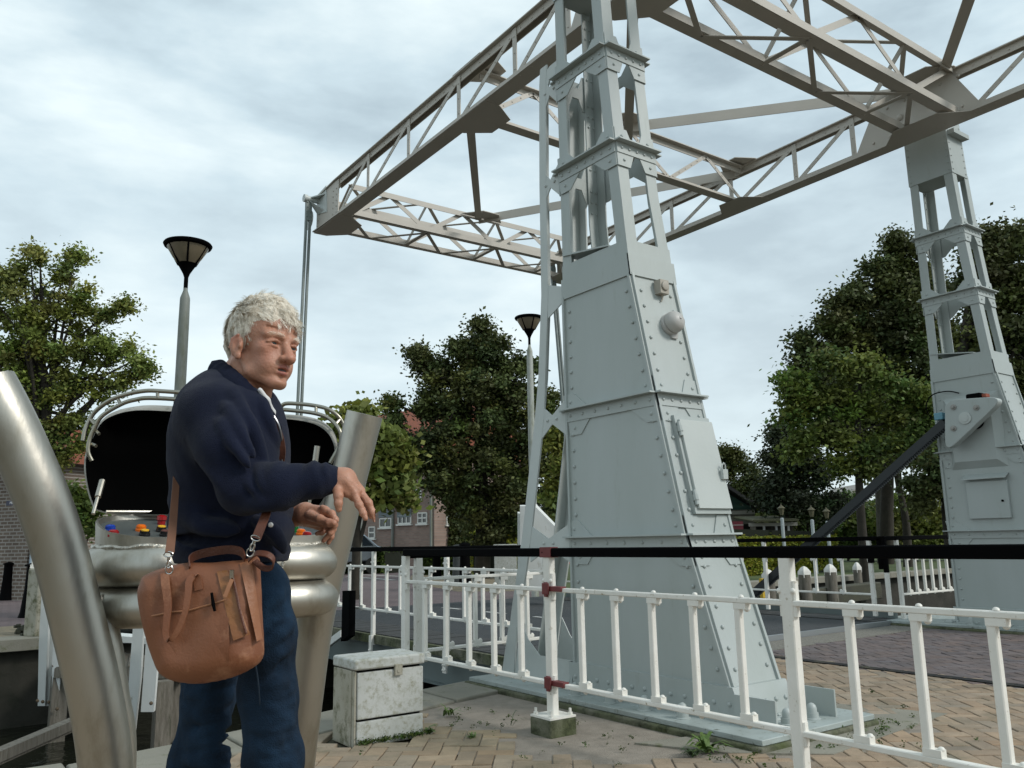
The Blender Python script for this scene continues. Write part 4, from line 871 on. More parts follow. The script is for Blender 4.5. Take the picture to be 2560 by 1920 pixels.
for px, D in ((150, 10.4), (230, 10.6), (410, 9.9), (300, 11.4), (445, 10.3)):
    mb = MB(); p = at(px, 1700, D); mb.box(p.x-.09, p.y-.09, -2.2, p.x+.09, p.y+.09, zt_-.13); part('pile', mb, WOODG, jt)
mb = MB()
for px, py, D in ((94, 1752, 10.3), (107, 1754, 10.3), (122, 1755, 10.3), (143, 1772, 10.2), (378, 1758, 9.4), (344, 1551, 9.5)): mb.rivet(at(px, py, D), -FW, .022)
part('bolt', mb, mat('rusty_bolt', (.10, .07, .04), .7), jt)
mb = MB(); a, c = at(-60, 1912, 7.4), at(186, 1806, 9.2); mb.bar(a, c, .12, .10)
n = 60; d = (c-a).normalized()
for i in range(n): p = a+(c-a)*(i+.5)/n+Vector((0, 0, -.05)); mb.frame(p-d*.012-Vector((.05, 0, .03)), d, Vector((1, 0, 0)), Vector((0, 0, 1)), .022, .1, .04)
single('boom_beam', mb, WOODG, 'grey notched floating beam at the bottom left over the water', 'beam')
mb = MB(); a, c = at(-40, 1742, 12), at(86, 1745, 12); mb.bar(a, c, .1, .05); single('pipe', mb, WOODG, 'thin pale horizontal board just above the water at left', 'board')
mb = MB(); A = at(300, 1570, 11.0); mb.cbox(A, .55, .3, .14, YAW*-1+.3); single('rubber_fender', mb, RUBBER, 'black rubber fender block on the far quay below the red post', 'fender', bevel=.04)
mb = MB(); A = onz(255, 1578, .02); mb.cbox(A+Vector((0, 0, .35)), .10, .10, .75); single('red_post', mb, mat('red_post_paint', (.50, .01, .01), .5), 'bright red square post seen through the gap under the control desk', 'post')
mb = MB(); A = at(338, 1555, 11.5); mb.lathe([(.24, -.25), (.24, .02), (.20, .06), (.02, .07)], A, n=28); single('mooring_drum', mb, MARK, 'white round drum beside the rubber fender on the far quay', 'drum')
# black guard bar and white strut near the deck edge
t = thing('deck_stop', 'black upright guard bar with a white strut at the left end of the deck', 'guard', onx(870, 1590, 4.7)-Vector((0, 0, .1)))
mb = MB(); A = [onx(x, y, 4.62) for x, y in ((856, 1477), (873, 1477), (871, 1590), (852, 1604), (853, 1590))]; mb.prism(A, (.09, 0, 0)); part('bar', mb, BLACK, t)
mb = MB(); A = [onx(x, y, 4.66) for x, y in ((851, 1575), (851, 1593), (818, 1618), (818, 1600))]; mb.prism(A, (.05, 0, 0)); part('strut', mb, MARK, t)
# utility box at left bank, rock heap
mb = MB(); A = onz(97, 1588, .0); mb.cbox(A+Vector((0, 0, .45)), .3, .25, .92, .5); single('grey_box', mb, CABG, 'narrow weathered grey box at the edge of the far quay at left', 'cabinet', bevel=.02)
mb = MB(); A = onz(75, 1583); r_ = random.Random(4)
for i in range(60): p = A+Vector((r_.gauss(0, .13), r_.gauss(0, .12), abs(r_.gauss(0, .06)))); mb.cbox(p, .07, .05, .04, r_.random()*3)
single('leaf_litter_heap', mb, WOODD, 'small heap of dark dead leaves on the far pavement at left', 'leaf heap')

# ================================================================ far bank street things
def bollard(px, py, h, r, label, band=None, m=BLACK):
    p = onz(px, py); t = thing('bollard', label, 'bollard', p, 'dark bollards on the far pavement')
    mb = MB(); mb.lathe([(r*1.35, 0), (r*1.2, h*.1), (r, h*.5), (r*.9, h*.92), (r*1.15, h*.93), (r*1.15, h*.95), (r*.9, h*.97), (r*.3, h*1.0)], p, n=14); part('body', mb, m, t)
    if band: mb = MB(); mb.lathe([(r*1.03, h*.72), (r*1.02, h*.86)], p, n=14); part('band', mb, band, t)
bollard(85, 1542, .95, .19, 'stout black bollard at the far left beside the white jetty posts')
bollard(18, 1500, .9, .14, 'black bollard at the left picture edge in front of the hedge')
bollard(1092, 1448, 1.0, .13, 'dark bollard seen left of the striped bollard over the deck railing')
bollard(1163, 1466, 1.15, .14, 'tall dark bollard with pointed cap, right of the striped bollard')
bollard(1146, 1455, 1.1, .16, 'dark bollard with a red and white band beyond the deck railing', band=mat('red_band', (.45, .03, .03), .5), m=mat('bollard_grey', (.03, .035, .035), .6))
t = thing('street_cabinet', 'weathered white street cabinet standing before the hedge across the bridge', 'cabinet', onz(1265, 1470))
p = onz(1265, 1470); mb = MB(); mb.cbox(p+Vector((0, 0, .5)), .56, .4, 1.04, -YAW); part('body', mb, CABM, t, bevel=.01)
mb = MB(); mb.cbox(p+Vector((0, 0, 1.05)), .60, .44, .07, -YAW); part('lid', mb, CABM, t, bevel=.01)
# barrier machine
bt = thing('barrier_machine', 'white wedge shaped barrier machine with tall plate beside the tower stay', 'barrier', onz(1340, 1470))
p = onz(1335, 1478); D_ = 14.5
for nm, pts, th, dd in (('housing', [(1318, 1275), (1340, 1268), (1393, 1322), (1396, 1350), (1396, 1478), (1318, 1478)], .5, 14.5), ('counterweight_plate', [(1300, 1265), (1316, 1265), (1314, 1480), (1300, 1480)], .12, 14.2), ('side_plate', [(1294, 1284), (1300, 1284), (1300, 1480), (1294, 1480)], .2, 14.3)):
    mb = MB(); mb.prism([at(x, y, dd) for x, y in pts], FW*th); part(nm, mb, MARK, bt)
mb = MB(); A = [at(x, y, 15) for x, y in ((1418, 1402), (1424, 1398), (1446, 1428), (1440, 1432))]; mb.prism(A, FW*.03); part('red_stripe', mb, mat('barrier_red', (.55, .02, .02), .4), bt)
# tourist information sign
SGW = mat('sign_white', (.42, .52, .55), .5); SGB = mat('sign_dark_blue', (.02, .06, .085), .5)
def text(body, size, loc, rx, m, parent, nm='lettering', ext=.002, align='CENTER'):
    cu = bpy.data.curves.new(nm, 'FONT'); cu.body = body; cu.size = size; cu.extrude = ext; cu.align_x = align; cu.align_y = 'CENTER'
    o = bpy.data.objects.new(nm, cu); COL.objects.link(o); dg = bpy.context.evaluated_depsgraph_get(); me = bpy.data.meshes.new_from_object(o.evaluated_get(dg)); bpy.data.objects.remove(o)
    o = bpy.data.objects.new(nm, me); COL.objects.link(o); me.materials.append(m); me.transform(rx.to_4x4()); me.transform(Matrix.Translation(Vector(loc)-BASE[parent.name])); o.parent = parent; BASE[o.name] = BASE[parent.name]; return o
FACE = Matrix((rh, zz, -fh)).transposed()   # upright and facing the camera side
def billboard(t, c, w_, h_, th, m, nm='sign_plate', R=FACE):
    ax, ay, az = R.col[0], R.col[1], R.col[2]
    mb = MB(); mb.frame(c-ax*w_/2-ay*h_/2-az*th, ax, ay, az, w_, h_, th); return part(nm, mb, m, t)
c = at(912, 1276, 21); g = Vector((c.x, c.y, 0))
t = thing('direction_sign', 'white and dark blue sign with round pictogram on a thin pole by the fingers', 'sign', g)
pole = at(903, 1276, 21.05); mb = MB(); mb.lathe([(.035, 0), (.035, pole.z)], (pole.x, pole.y, 0), n=12); part('pole', mb, POLEM, t)
pl_ = billboard(t, c, .56, .27, .02, SGW); billboard(t, c+zz*.105, .56, .055, .024, SGB, 'top_band'); billboard(t, c-zz*.125, .56, .022, .024, SGB, 'bottom_band')
mb = MB(); cc = c+rh*(-.03)-fh*.0; ringp = [cc+rh*(.075*math.cos(a))+zz*(.075*math.sin(a)-.01) for a in np.linspace(-.6, 3.75, 26)]; mb.tube(ringp, .014, 6)
mb.prism([cc+rh*x+zz*y-fh*.012 for x, y in ((-.028, -.03), (.028, -.03), (.034, .01), (.02, .045), (-.02, .045), (-.034, .01))], -fh*.01)
mb.prism([cc+rh*x+zz*y-fh*.012 for x, y in ((-.12, -.03), (-.105, -.025), (-.05, -.085), (-.06, -.095))], -fh*.01); part('pictogram', mb, SGB, t)
mb = MB(); 
for i in range(7): mb.frame(c+rh*(-.03+i*.038)-zz*.085-fh*.014, rh, zz, -fh, .026, .018, .01)
part('small_lettering', mb, SGB, t)
mb = MB(); p = onz(70, 1503); mb.lathe([(.045, 0), (.045, 4.2)], p, n=10); single('sign_pole', mb, mat('blue_grey_pole', (.26, .33, .38), .5), 'thin blue grey pole rising before the left hedge', 'pole', loc=p)
# car sliver at the left of the sign
cp = at(834, 1318, 33); t = thing('parked_car', 'silver parked car mostly hidden behind the right support tube', 'car', (cp.x, cp.y, 0))
CARP = mat('silver_car_paint', (.25, .29, .33), .25, .7); GL = mat('car_glass', (.01, .015, .02), .08)
def carmesh(c, dx, body):
    ax = Vector((math.cos(dx), math.sin(dx), 0)); ay = Vector((-ax.y, ax.x, 0)); mb = MB()
    def q(x, y, z): return c+ax*x+ay*y+zz*z
    if body == 'body':
        pr = [(-2.0, .35), (-2.05, .7), (-1.8, .88), (-1.1, .95), (-.5, 1.4), (.9, 1.45), (1.6, 1.0), (2.0, .9), (2.05, .4)]
        mb.prism([q(x, -.82, z) for x, z in pr], ay*1.64)
    if body == 'window':
        for s in (-.835, .825): mb.prism([q(x, s, z) for x, z in ((-.95, .97), (-.45, 1.34), (.85, 1.38), (1.35, 1.0))], ay*.01)
    return mb, q
c0 = Vector((cp.x, cp.y, .1))
mb, q = carmesh(c0, .25, 'body'); part('body', mb, CARP, t, bevel=.06); mb, q = carmesh(c0, .25, 'window'); part('window', mb, GL, t)
for x in (-1.25, 1.25):
    for s in (-.84, .66): mb = MB(); mb.lathe([(.31, 0), (.31, .18)], q(x, s, .22), Vector((-math.sin(.25), math.cos(.25), 0)), 18); part('wheel', mb, RUBBER, t)
# ================================================================ vegetation
def leafmat(name, col, trans=0.25, rough=0.6):
    return mat(name, col, rough, attr='Col', trans=trans, spec=0.3)
LEAF = {'olive': leafmat('leaves_olive', (.165, .205, .050)), 'dark': leafmat('leaves_dark', (.068, .088, .027), .15), 'mid': leafmat('leaves_mid', (.048, .066, .020)),
        'bright': leafmat('leaves_bright', (.105, .15, .035), .3), 'conifer': leafmat('needles', (.035, .052, .026), .1), 'hedge': leafmat('hedge_leaves', (.25, .28, .04), .3), 'shrub': leafmat('shrub_leaves', (.055, .090, .018), .25)}
BARK = mat('bark', (.045, .038, .028), .95, var=(.025, .022, .016), vscale=6, bump=.8, bscale=30)
BARKG = mat('pale_bark', (.14, .13, .11), .95, var=(.07, .065, .05), vscale=6, bump=.8, bscale=30)
def leaves(name, cl, m, parent, n, sz, rng, spread=.32, tint=.25, top=0.0, aspect=.6):
    """cl: twig centres Nx3 with spread; n leaves in all, small bent quads"""
    K = len(cl); idx = rng.integers(0, K, n); g = rng.normal(size=(n, 3))*spread; g *= rng.uniform(.2, 1.15, (n, 1))
    g[:, 2] *= .75
    C = cl[idx]+g; a = rng.normal(size=(n, 3)); a[:, 2] *= .6; a /= np.linalg.norm(a, axis=1, keepdims=True); b = rng.normal(size=(n, 3)); b -= a*(a*b).sum(1, keepdims=True); b /= np.linalg.norm(b, axis=1, keepdims=True)
    s = sz*rng.uniform(.55, 1.25, (n, 1)); V = np.empty((n, 4, 3)); V[:, 0] = C-a*s; V[:, 1] = C+b*s*aspect; V[:, 2] = C+a*s; V[:, 3] = C-b*s*aspect
    if parent is not None: V -= np.array(BASE[parent.name])
    me = bpy.data.meshes.new(name); me.vertices.add(n*4); me.vertices.foreach_set('co', V.ravel()); me.loops.add(n*4); me.loops.foreach_set('vertex_index', np.arange(n*4)); me.polygons.add(n); me.polygons.foreach_set('loop_start', np.arange(n)*4); me.update(calc_edges=True)
    ct = rng.uniform(1-tint, 1+tint, (K, 1))*np.ones((1, 3)); ct[:, 0] *= rng.uniform(.85, 1.25, K); ct[:, 2] *= rng.uniform(.7, 1.2, K)
    lt = ct[idx]*rng.uniform(.75, 1.3, (n, 1)); col = np.ones((n, 4, 4), dtype=np.float32); col[:, :, :3] = lt[:, None, :]
    ca = me.color_attributes.new('Col', 'FLOAT_COLOR', 'CORNER'); ca.data.foreach_set('color', col.ravel()); me.materials.append(m)
    o = bpy.data.objects.new(name, me); COL.objects.link(o)
    if parent is not None: o.parent = parent; BASE[o.name] = BASE[parent.name]
    return o
def twigs(blobs, D, rng, dens, shell=.55, depth=.9, sprig=0.0):
    out = []
    for bl in blobs:
        x, y, r = bl[:3]; dd = bl[3] if len(bl) > 3 else 0; c = np.array(at(x, y, D+dd)); R = r/FPX*D
        k = max(4, int(dens*R*R)); v = rng.normal(size=(k, 3)); v /= np.linalg.norm(v, axis=1, keepdims=True); rad = R*rng.uniform(shell, 1.0, (k, 1))
        v = v*rad; v[:, 2] *= .95; out.append(c+v*np.array([1, 1, 1]))
    return np.concatenate(out)
def tree(name, label, blobs, D, trunk, n, sz, m, dens=7, spread=.3, seed=0, bark=BARK, limbs=14, group=None, tr=.2, cat='tree', shell=.5, tint=.25, fork=.35):
    rng = np.random.default_rng(seed); rr = random.Random(seed); b = at(trunk[0][0], trunk[0][1], D+(trunk[0][2] if len(trunk[0]) > 2 else 0)); b.z = 0
    t = thing(name, label, cat, b, group); cl = twigs(blobs, D, rng, dens, shell); leaves('crown', cl, m, t, n, sz, rng, spread, tint)
    P = [Vector((b.x, b.y, -.1))]+[at(q[0], q[1], D+(q[2] if len(q) > 2 else 0)) for q in trunk[1:]]
    mb = MB(); S = spline(P, 5); R = [tr*(1-.72*i/(len(S)-1)) for i in range(len(S))]; mb.tube(S, R, 9)
    for i in range(limbs):
        j = rr.randrange(int(len(S)*fork), len(S)); e_ = Vector(cl[rr.randrange(len(cl))]); s_ = S[j]
        mid = s_.lerp(e_, .5)+Vector((0, 0, (e_-s_).length*rr.uniform(-.02, .14))); q = spline([s_, mid, e_], 4); r0 = R[j]*.55
        mb.tube(q, [max(.012, r0*(1-.85*k/(len(q)-1))) for k in range(len(q))], 6)
    part('trunk', mb, bark, t, smooth=60); return t
tree('tree', 'broad olive green tree at the left edge with thin crown and dark forked limbs',
     [(50, 680, 48), (20, 700, 40), (100, 650, 38), (182, 645, 28), (150, 690, 45), (-10, 760, 60), (70, 770, 80), (150, 780, 75), (210, 760, 48), (265, 790, 32), (312, 762, 20), (20, 880, 85), (110, 880, 90), (200, 880, 75), (270, 870, 45), (310, 875, 35), (350, 905, 24), (60, 980, 90), (160, 980, 85), (250, 960, 55), (320, 950, 40), (360, 925, 20), (30, 1080, 80), (110, 1080, 75), (190, 1050, 60), (230, 1100, 40), (-60, 850, 90), (-60, 1000, 90), (150, 1140, 35), (60, 1150, 50)],
     20, [(95, 1500), (98, 1300), (104, 1180), (112, 1050), (108, 930), (80, 760)], 62000, .050, LEAF['olive'], dens=20, spread=.17, seed=11, limbs=70, tr=.20, shell=.1, fork=.40)
tree('hornbeam_tree', 'tall dense upright hornbeam in the centre, brown green, left of the near tower',
     [(1200, 815, 20), (1205, 845, 30), (1045, 880, 14), (1060, 905, 25), (1160, 885, 52), (1240, 885, 52), (1110, 930, 45), (1120, 970, 70), (1200, 960, 85), (1290, 950, 62), (1330, 930, 35), (1060, 1010, 34), (1110, 1060, 80), (1210, 1060, 100), (1320, 1050, 82), (1375, 1000, 30), (1050, 1130, 60), (1150, 1170, 100), (1280, 1170, 105), (1380, 1140, 50), (1000, 1160, 18), (975, 1010, 12), (985, 1060, 22), (1012, 1110, 35), (988, 1170, 30), (1130, 1215, 60), (1210, 1290, 90), (1320, 1290, 90), (1400, 1250, 50), (1395, 1060, 28), (1400, 1350, 45), (1045, 1185, 40)],
     27, [(1205, 1450), (1207, 1300), (1200, 1100), (1203, 950), (1202, 850)], 130000, .070, LEAF['dark'], dens=20, spread=.22, seed=12, limbs=22, tr=.28, shell=.45, tint=.4)
tree('chestnut_tree', 'low yellow green chestnut with large drooping leaves behind the right support tube',
     [(868, 1045, 22), (905, 1040, 18), (850, 1080, 18), (930, 1120, 40), (975, 1100, 24), (1000, 1130, 28), (920, 1180, 40), (975, 1190, 42), (940, 1240, 34), (1000, 1235, 28), (850, 1140, 26), (880, 1090, 30), (815, 1190, 22), (960, 1150, 40)],
     18, [(890, 1430), (893, 1300), (905, 1150)], 8200, .105, LEAF['olive'], dens=14, spread=.2, seed=13, limbs=14, tr=.12, shell=.3)
BIG = 'big trees on the right bank'
tree('oak_tree', 'huge dark oak at right whose crown rises highest just left of the far tower',
     [(2245, 605, 22), (2262, 640, 45), (2190, 670, 28), (2230, 700, 62), (2300, 700, 60), (2150, 745, 45), (2095, 760, 20), (2210, 790, 85), (2300, 800, 85), (2350, 740, 50), (2110, 830, 60), (2070, 810, 25), (2180, 880, 85), (2280, 900, 90), (2360, 860, 60), (2060, 900, 55), (2010, 850, 22), (2010, 890, 30), (1990, 940, 18), (2130, 960, 80), (2240, 1000, 85), (2340, 980, 70), (2050, 980, 60), (2060, 1070, 60), (2150, 1070, 75), (2250, 1110, 70), (2330, 1100, 60), (2380, 1040, 60), (2010, 1010, 30)],
     33, [(2215, 1400), (2218, 1250), (2225, 1050), (2240, 850), (2250, 700)], 150000, .090, LEAF['dark'], dens=13, spread=.30, seed=14, limbs=26, tr=.30, shell=.3, group=BIG, tint=.4)
tree('oak_tree', 'dark oak with stout black trunk close beside the foot of the far tower',
     [(2480, 600, 30), (2450, 640, 50), (2520, 610, 40), (2570, 600, 50), (2440, 720, 60), (2520, 700, 80), (2590, 720, 80), (2440, 820, 70), (2540, 830, 90), (2410, 920, 60), (2500, 940, 80), (2590, 950, 90), (2400, 1010, 60), (2340, 1180, 60), (2420, 1080, 60), (2540, 1060, 90), (2380, 1130, 60), (2310, 1230, 40)],
     26, [(2392, 1405), (2378, 1280), (2368, 1150), (2380, 1000), (2430, 800), (2480, 680)], 105000, .078, LEAF['dark'], dens=14, spread=.28, seed=15, limbs=24, tr=.32, shell=.35, group=BIG, tint=.4)
tree('ash_tree', 'lighter green ash with feathery hanging foliage in front of the dark oaks',
     [(1975, 955, 14), (1992, 985, 20), (2020, 960, 26), (2075, 975, 30), (2120, 935, 28), (2165, 915, 24), (2200, 950, 34), (2255, 985, 30), (1990, 1040, 22), (2040, 1030, 34), (2110, 1010, 38), (2165, 1010, 30), (2235, 1045, 34), (2300, 1000, 22), (2330, 1030, 18), (2060, 1090, 34), (2130, 1105, 38), (2210, 1115, 30), (2275, 1095, 26), (2010, 1100, 16), (2095, 1160, 22), (2170, 1170, 18), (2318, 1070, 20), (2060, 905, 16), (2000, 1130, 12)],
     22, [(2160, 1400), (2150, 1250), (2145, 1080), (2150, 960)], 26000, .07, LEAF['bright'], dens=13, spread=.24, seed=16, limbs=20, tr=.14, shell=.3, tint=.3)
tree('conifer_tree', 'dark narrow conifer left of the big oaks, above the round bush',
     [(1950, 1080, 16), (1960, 1110, 26), (1950, 1150, 38), (2000, 1150, 34), (1960, 1200, 50), (2030, 1200, 45), (1980, 1250, 55), (2060, 1250, 50), (1930, 1250, 30)],
     30, [(1975, 1400), (1968, 1200), (1960, 1090)], 30000, .075, LEAF['conifer'], dens=10, spread=.3, seed=17, tr=.16, shell=.3)
tree('dark_tree', 'rounded dark tree directly right of the near tower above the wooden shed',
     [(1822, 1150, 28), (1845, 1170, 34), (1800, 1190, 40), (1870, 1200, 30), (1850, 1220, 40), (1800, 1250, 45), (1900, 1225, 24), (1860, 1235, 26), (1780, 1140, 24)],
     38, [(1830, 1400), (1832, 1280), (1835, 1180)], 30000, .078, LEAF['dark'], dens=11, spread=.28, seed=18, tr=.16, shell=.35)
tree('round_bush', 'large rounded mid green bush above the flat roof behind the hedge',
     [(1940, 1282, 18), (1975, 1262, 26), (2020, 1256, 28), (2055, 1280, 26), (2010, 1278, 30), (1970, 1284, 20), (2070, 1310, 20)],
     32, [(2020, 1400), (2020, 1340), (2020, 1290)], 11000, .07, LEAF['shrub'], dens=20, spread=.2, seed=19, tr=.08, cat='bush')
for nm, lb, bl, D, n_, m_, tr_ in (('shrub', 'pale green shrubbery under the oaks left of the park trunks', [(2090, 1280, 45), (2140, 1290, 50), (2120, 1330, 45), (2170, 1340, 40), (2060, 1340, 35), (2200, 1300, 40)], 38, 12000, 'bright', 2120),
                            ('shrub', 'brownish shrubbery under the oaks close to the far tower', [(2250, 1290, 50), (2310, 1280, 50), (2280, 1335, 45), (2350, 1320, 50), (2390, 1340, 30)], 36, 12000, 'olive', 2290)):
    tree(nm, lb, bl, D, [(tr_, 1400), (tr_, 1345), (tr_, 1300)], n_, .11, LEAF[m_], dens=8, spread=.35, seed=n_+D, tr=.06, cat='shrub')
for px, x2, D, tr_, lb, bk in ((2205, 2192, 34, .22, 'pale grey straight park tree trunk right of the rack bar', BARKG), (2268, 2240, 30, .17, 'thin dark leaning park tree trunk between the pale one and the oak', BARK)):
    tree('park_tree', lb, [(x2-10, 1130, 40), (x2+20, 1100, 40)], D, [(px, 1400), (px-4, 1300), (x2, 1180), (x2-4, 1100)], 3000, .11, LEAF['dark'], dens=6, seed=px, bark=bk, limbs=4, tr=tr_)
tree('birch_tree', 'feathery yellow brown tree directly left of the near tower foot behind the stay',
     [(1395, 1110, 22), (1410, 1160, 28), (1405, 1230, 32), (1412, 1300, 32), (1395, 1080, 14)], 20, [(1402, 1450), (1404, 1250), (1402, 1120)], 6500, .075, LEAF['olive'], dens=18, spread=.2, seed=31, tr=.07)
# backdrop of further trees
tree('far_trees', 'distant dark tree belt behind the park on the right', [(1900+i*60, 1300+((i*37) % 30), 46) for i in range(13)], 58, [(2100, 1390), (2100, 1350), (2100, 1300)], 26000, .20, LEAF['dark'], dens=2.2, spread=.7, seed=40, cat='tree belt')
# hedges
def hedge(label, p0, p1, w_, h, n, sz, m, seed, z0=0, tops=True, name='hedge'):
    rng = np.random.default_rng(seed); p0, p1 = Vector(p0), Vector(p1); t = thing(name, label, 'hedge', (p0+p1)/2); d = (p1-p0); L = d.length; d.normalize(); nn = Vector((-d.y, d.x, 0))
    u = rng.uniform(0, L, n); v = rng.uniform(-w_/2, w_/2, n); z = rng.uniform(0, h, n); f = rng.uniform(0, 1, n)
    v = np.where(f < .5, np.sign(v)*w_/2*rng.uniform(.86, 1.05, n), v); z = np.where(f >= .5, h*rng.uniform(.93, 1.03, n), z)
    C = np.array(p0)[None]+u[:, None]*np.array(d)[None]+v[:, None]*np.array(nn)[None]; C[:, 2] = z0+z
    sp = rng.random(n) < .015; C[sp, 2] += rng.uniform(0, .12, sp.sum())
    leaves('foliage', C, m, t, int(n*1.5), sz, rng, .03, .3)
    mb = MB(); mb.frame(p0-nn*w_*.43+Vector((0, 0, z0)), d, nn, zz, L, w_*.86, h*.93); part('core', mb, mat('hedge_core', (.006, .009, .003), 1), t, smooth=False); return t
hedge('long clipped hedge with yellow green top on the far right bank', ony(1700, 1410, 17.6)*1, ony(2066, 1410, 17.0), 1.0, 1.12, 30000, .05, LEAF['hedge'], 51)
for o in bpy.data.objects:
    pass
hedge('bright yellow green clipped hedge behind the street cabinet', onz(1225, 1440), onz(1300, 1430), 1.4, 1.5, 9000, .06, LEAF['hedge'], 52)
hedge('dark clipped hedge in front of the left brick house', onz(-60, 1495), onz(190, 1468), 1.3, 1.35, 16000, .06, LEAF['dark'], 53)
hedge('tall dark garden hedge below the windows of the row house', onz(1130, 1420), onz(1245, 1418), 2, 2.9, 14000, .10, LEAF['dark'], 54)
hedge('dark rounded garden bush below the left windows of the row house', onz(1065, 1420), onz(1120, 1418), 1.6, 2.5, 9000, .10, LEAF['conifer'], 55)
hedge('low green planting along the street behind the deck railing', onz(872, 1432), onz(985, 1432), 1.5, .9, 11000, .07, LEAF['shrub'], 56)
hedge('loose green planting behind the bollards across the bridge', onz(1060, 1436), onz(1150, 1436), 1.2, .75, 6000, .07, LEAF['shrub'], 57)
tree('bush', 'fresh light green bush between the left support tube and the left hood', [(180, 1240, 18), (200, 1255, 26), (215, 1285, 24), (190, 1290, 26), (225, 1310, 18)], 15, [(205, 1400), (203, 1320), (200, 1270)], 5200, .055, LEAF['bright'], dens=40, spread=.13, seed=60, tr=.03, cat='bush')
# weeds on the near quay
def weed(label, x, y, n, L, m, seed, w_=.012, flat=.5, nm='weed'):
    r = random.Random(seed); t = thing(nm, label, 'weed', (x, y, 0)); mb = MB()
    for i in range(n):
        a = r.random()*6.28; u = Vector((math.cos(a), math.sin(a), 0)); l = L*r.uniform(.5, 1.0); up = r.uniform(.4, 1.2); s = Vector((-u.y, u.x, 0))*w_*r.uniform(.6, 1.2)
        p = Vector((x+r.gauss(0, .012), y+r.gauss(0, .012), 0)); q = [p, p+u*l*.3+zz*l*.45*up, p+u*l*.7+zz*l*.6*up, p+u*l*1.05+zz*l*.45*up]; ww = [.4, 1, .8, .05]
        vs = []; 
        for k in range(4): vs += [q[k]-s*ww[k], q[k]+s*ww[k]]
        mb.add(vs, [(0, 1, 3, 2), (2, 3, 5, 4), (4, 5, 7, 6)])
    part('leaves', mb, m, t, smooth=60)
WD = mat('weed_green', (.06, .12, .02), .6, var=(.10, .15, .03), vscale=20); WDD = mat('weed_dark', (.03, .06, .018), .6, var=(.06, .09, .03), vscale=20)
a = onz(1765, 1880); weed('large dandelion tuft with long leaves growing through the concrete slab', a.x, a.y, 26, .15, WD, 1, .014)
a = onz(1730, 1890); weed('tangle of small dark weeds beside the dandelion tuft', a.x, a.y, 40, .07, WDD, 2, .006)
a = onz(1122, 1788); weed('sprig of weed growing between the quay stones right of the cabinet', a.x, a.y, 14, .12, WD, 3, .008)
a = onz(1068, 1832); weed('low broad leaf weed at the right foot of the utility cabinet', a.x, a.y, 7, .09, WD, 4, .018)
a = onz(1358, 1826); weed('small green tuft at the foot of the railing footing', a.x, a.y, 50, .045, WDD, 5, .004)
a = onz(1277, 1815); weed('thin grass blades left of the railing footing', a.x, a.y, 5, .14, WDD, 6, .003)
for i, (x_, y_, l_) in enumerate(((2035, 1815, 'grass tuft in the tan paving right of the second railing post'), (2150, 1830, 'long low grass tuft in the tan paving near the bottom right'), (2145, 1765, 'tiny weed between tan pavers below the railing at right'), (1180, 1845, 'small moss tuft on the tan paving below the cement patch'))):
    a = onz(x_, y_); weed(l_, a.x, a.y, 30, .05, WD, 10+i, .004, nm='grass_tuft')
rng = np.random.default_rng(77); pts = []
for k in range(200):
    if k % 3 == 0: x = rng.uniform(2.26, 2.75); y = 4.74+rng.normal()*.012
    elif k % 3 == 1: x = rng.uniform(2.8, 5.1); y = 2.95+abs(rng.normal())*.15 if x > 3.6 else rng.uniform(3.2, 5.0)
    else: x = rng.uniform(1.0, 6); y = rng.uniform(2.4, 5.2)
    pts.append((x, y, .006))
leaves('moss', np.array(pts), LEAF['shrub'], None, 3600, .007, rng, .016, .3); tag(bpy.data.objects['moss'], 'tiny moss and seedlings in the paving joints of the near quay', 'moss', kind='stuff')
bpy.data.objects['moss'].location.z = .006

# ================================================================ buildings
BR1 = brickmat('house_brick', (.30, .21, .17), (.23, .155, .125), (.22, .20, .18), 1.0, .22, .07, msize=.009)
BR2 = brickmat('dark_red_brick', (.11, .05, .035), (.08, .035, .025), (.10, .09, .08), 1.0, .22, .07, msize=.009)
BRL = brickmat('left_house_brick', (.17, .135, .105), (.12, .09, .07), (.30, .28, .25), 1.0, .23, .085, msize=.014)
TILE = mat('roof_tiles', (.25, .075, .035), .85, var=(.17, .05, .028), vscale=4, bump=.5, bscale=9, dirt=(.08, .05, .03), dscale=3)
FRAME = mat('window_frame_white', (.62, .62, .58), .5); CLAD = mat('grey_blue_cladding', (.17, .20, .21), .6, var=(.12, .15, .16), vscale=2); PANE = mat('window_glass', (.025, .03, .032), .06, spec=.8)
class Fr:
    def __init__(s, o, yaw): s.o = Vector(o); s.x = Vector((math.cos(yaw), math.sin(yaw), 0)); s.y = Vector((-s.x.y, s.x.x, 0))
    def p(s, x, y, z): return s.o+s.x*x+s.y*y+zz*z
    def box(s, mb, x0, y0, z0, x1, y1, z1): return mb.frame(s.p(x0, y0, z0), s.x, s.y, zz, x1-x0, y1-y0, z1-z0)
def window(F, t, x0, z0, x1, z1, nx=2, nz_=1, y=0.0, fr_=.06):
    mb = MB()
    for a in np.linspace(x0, x1, nx+1): F.box(mb, a-fr_/2, y-.05, z0, a+fr_/2, y+.02, z1)
    for a in np.linspace(z0, z1, nz_+1): F.box(mb, x0, y-.053, a-fr_/2, x1, y+.017, a+fr_/2)
    F.box(mb, x0-.1, y-.10, z0-.10, x1+.1, y+.02, z0-.03)
    w_ = part('window', mb, FRAME, t, smooth=False); mb = MB(); F.box(mb, x0, y-.02, z0, x1, y-.005, z1); part('pane', mb, PANE, w_, smooth=False)
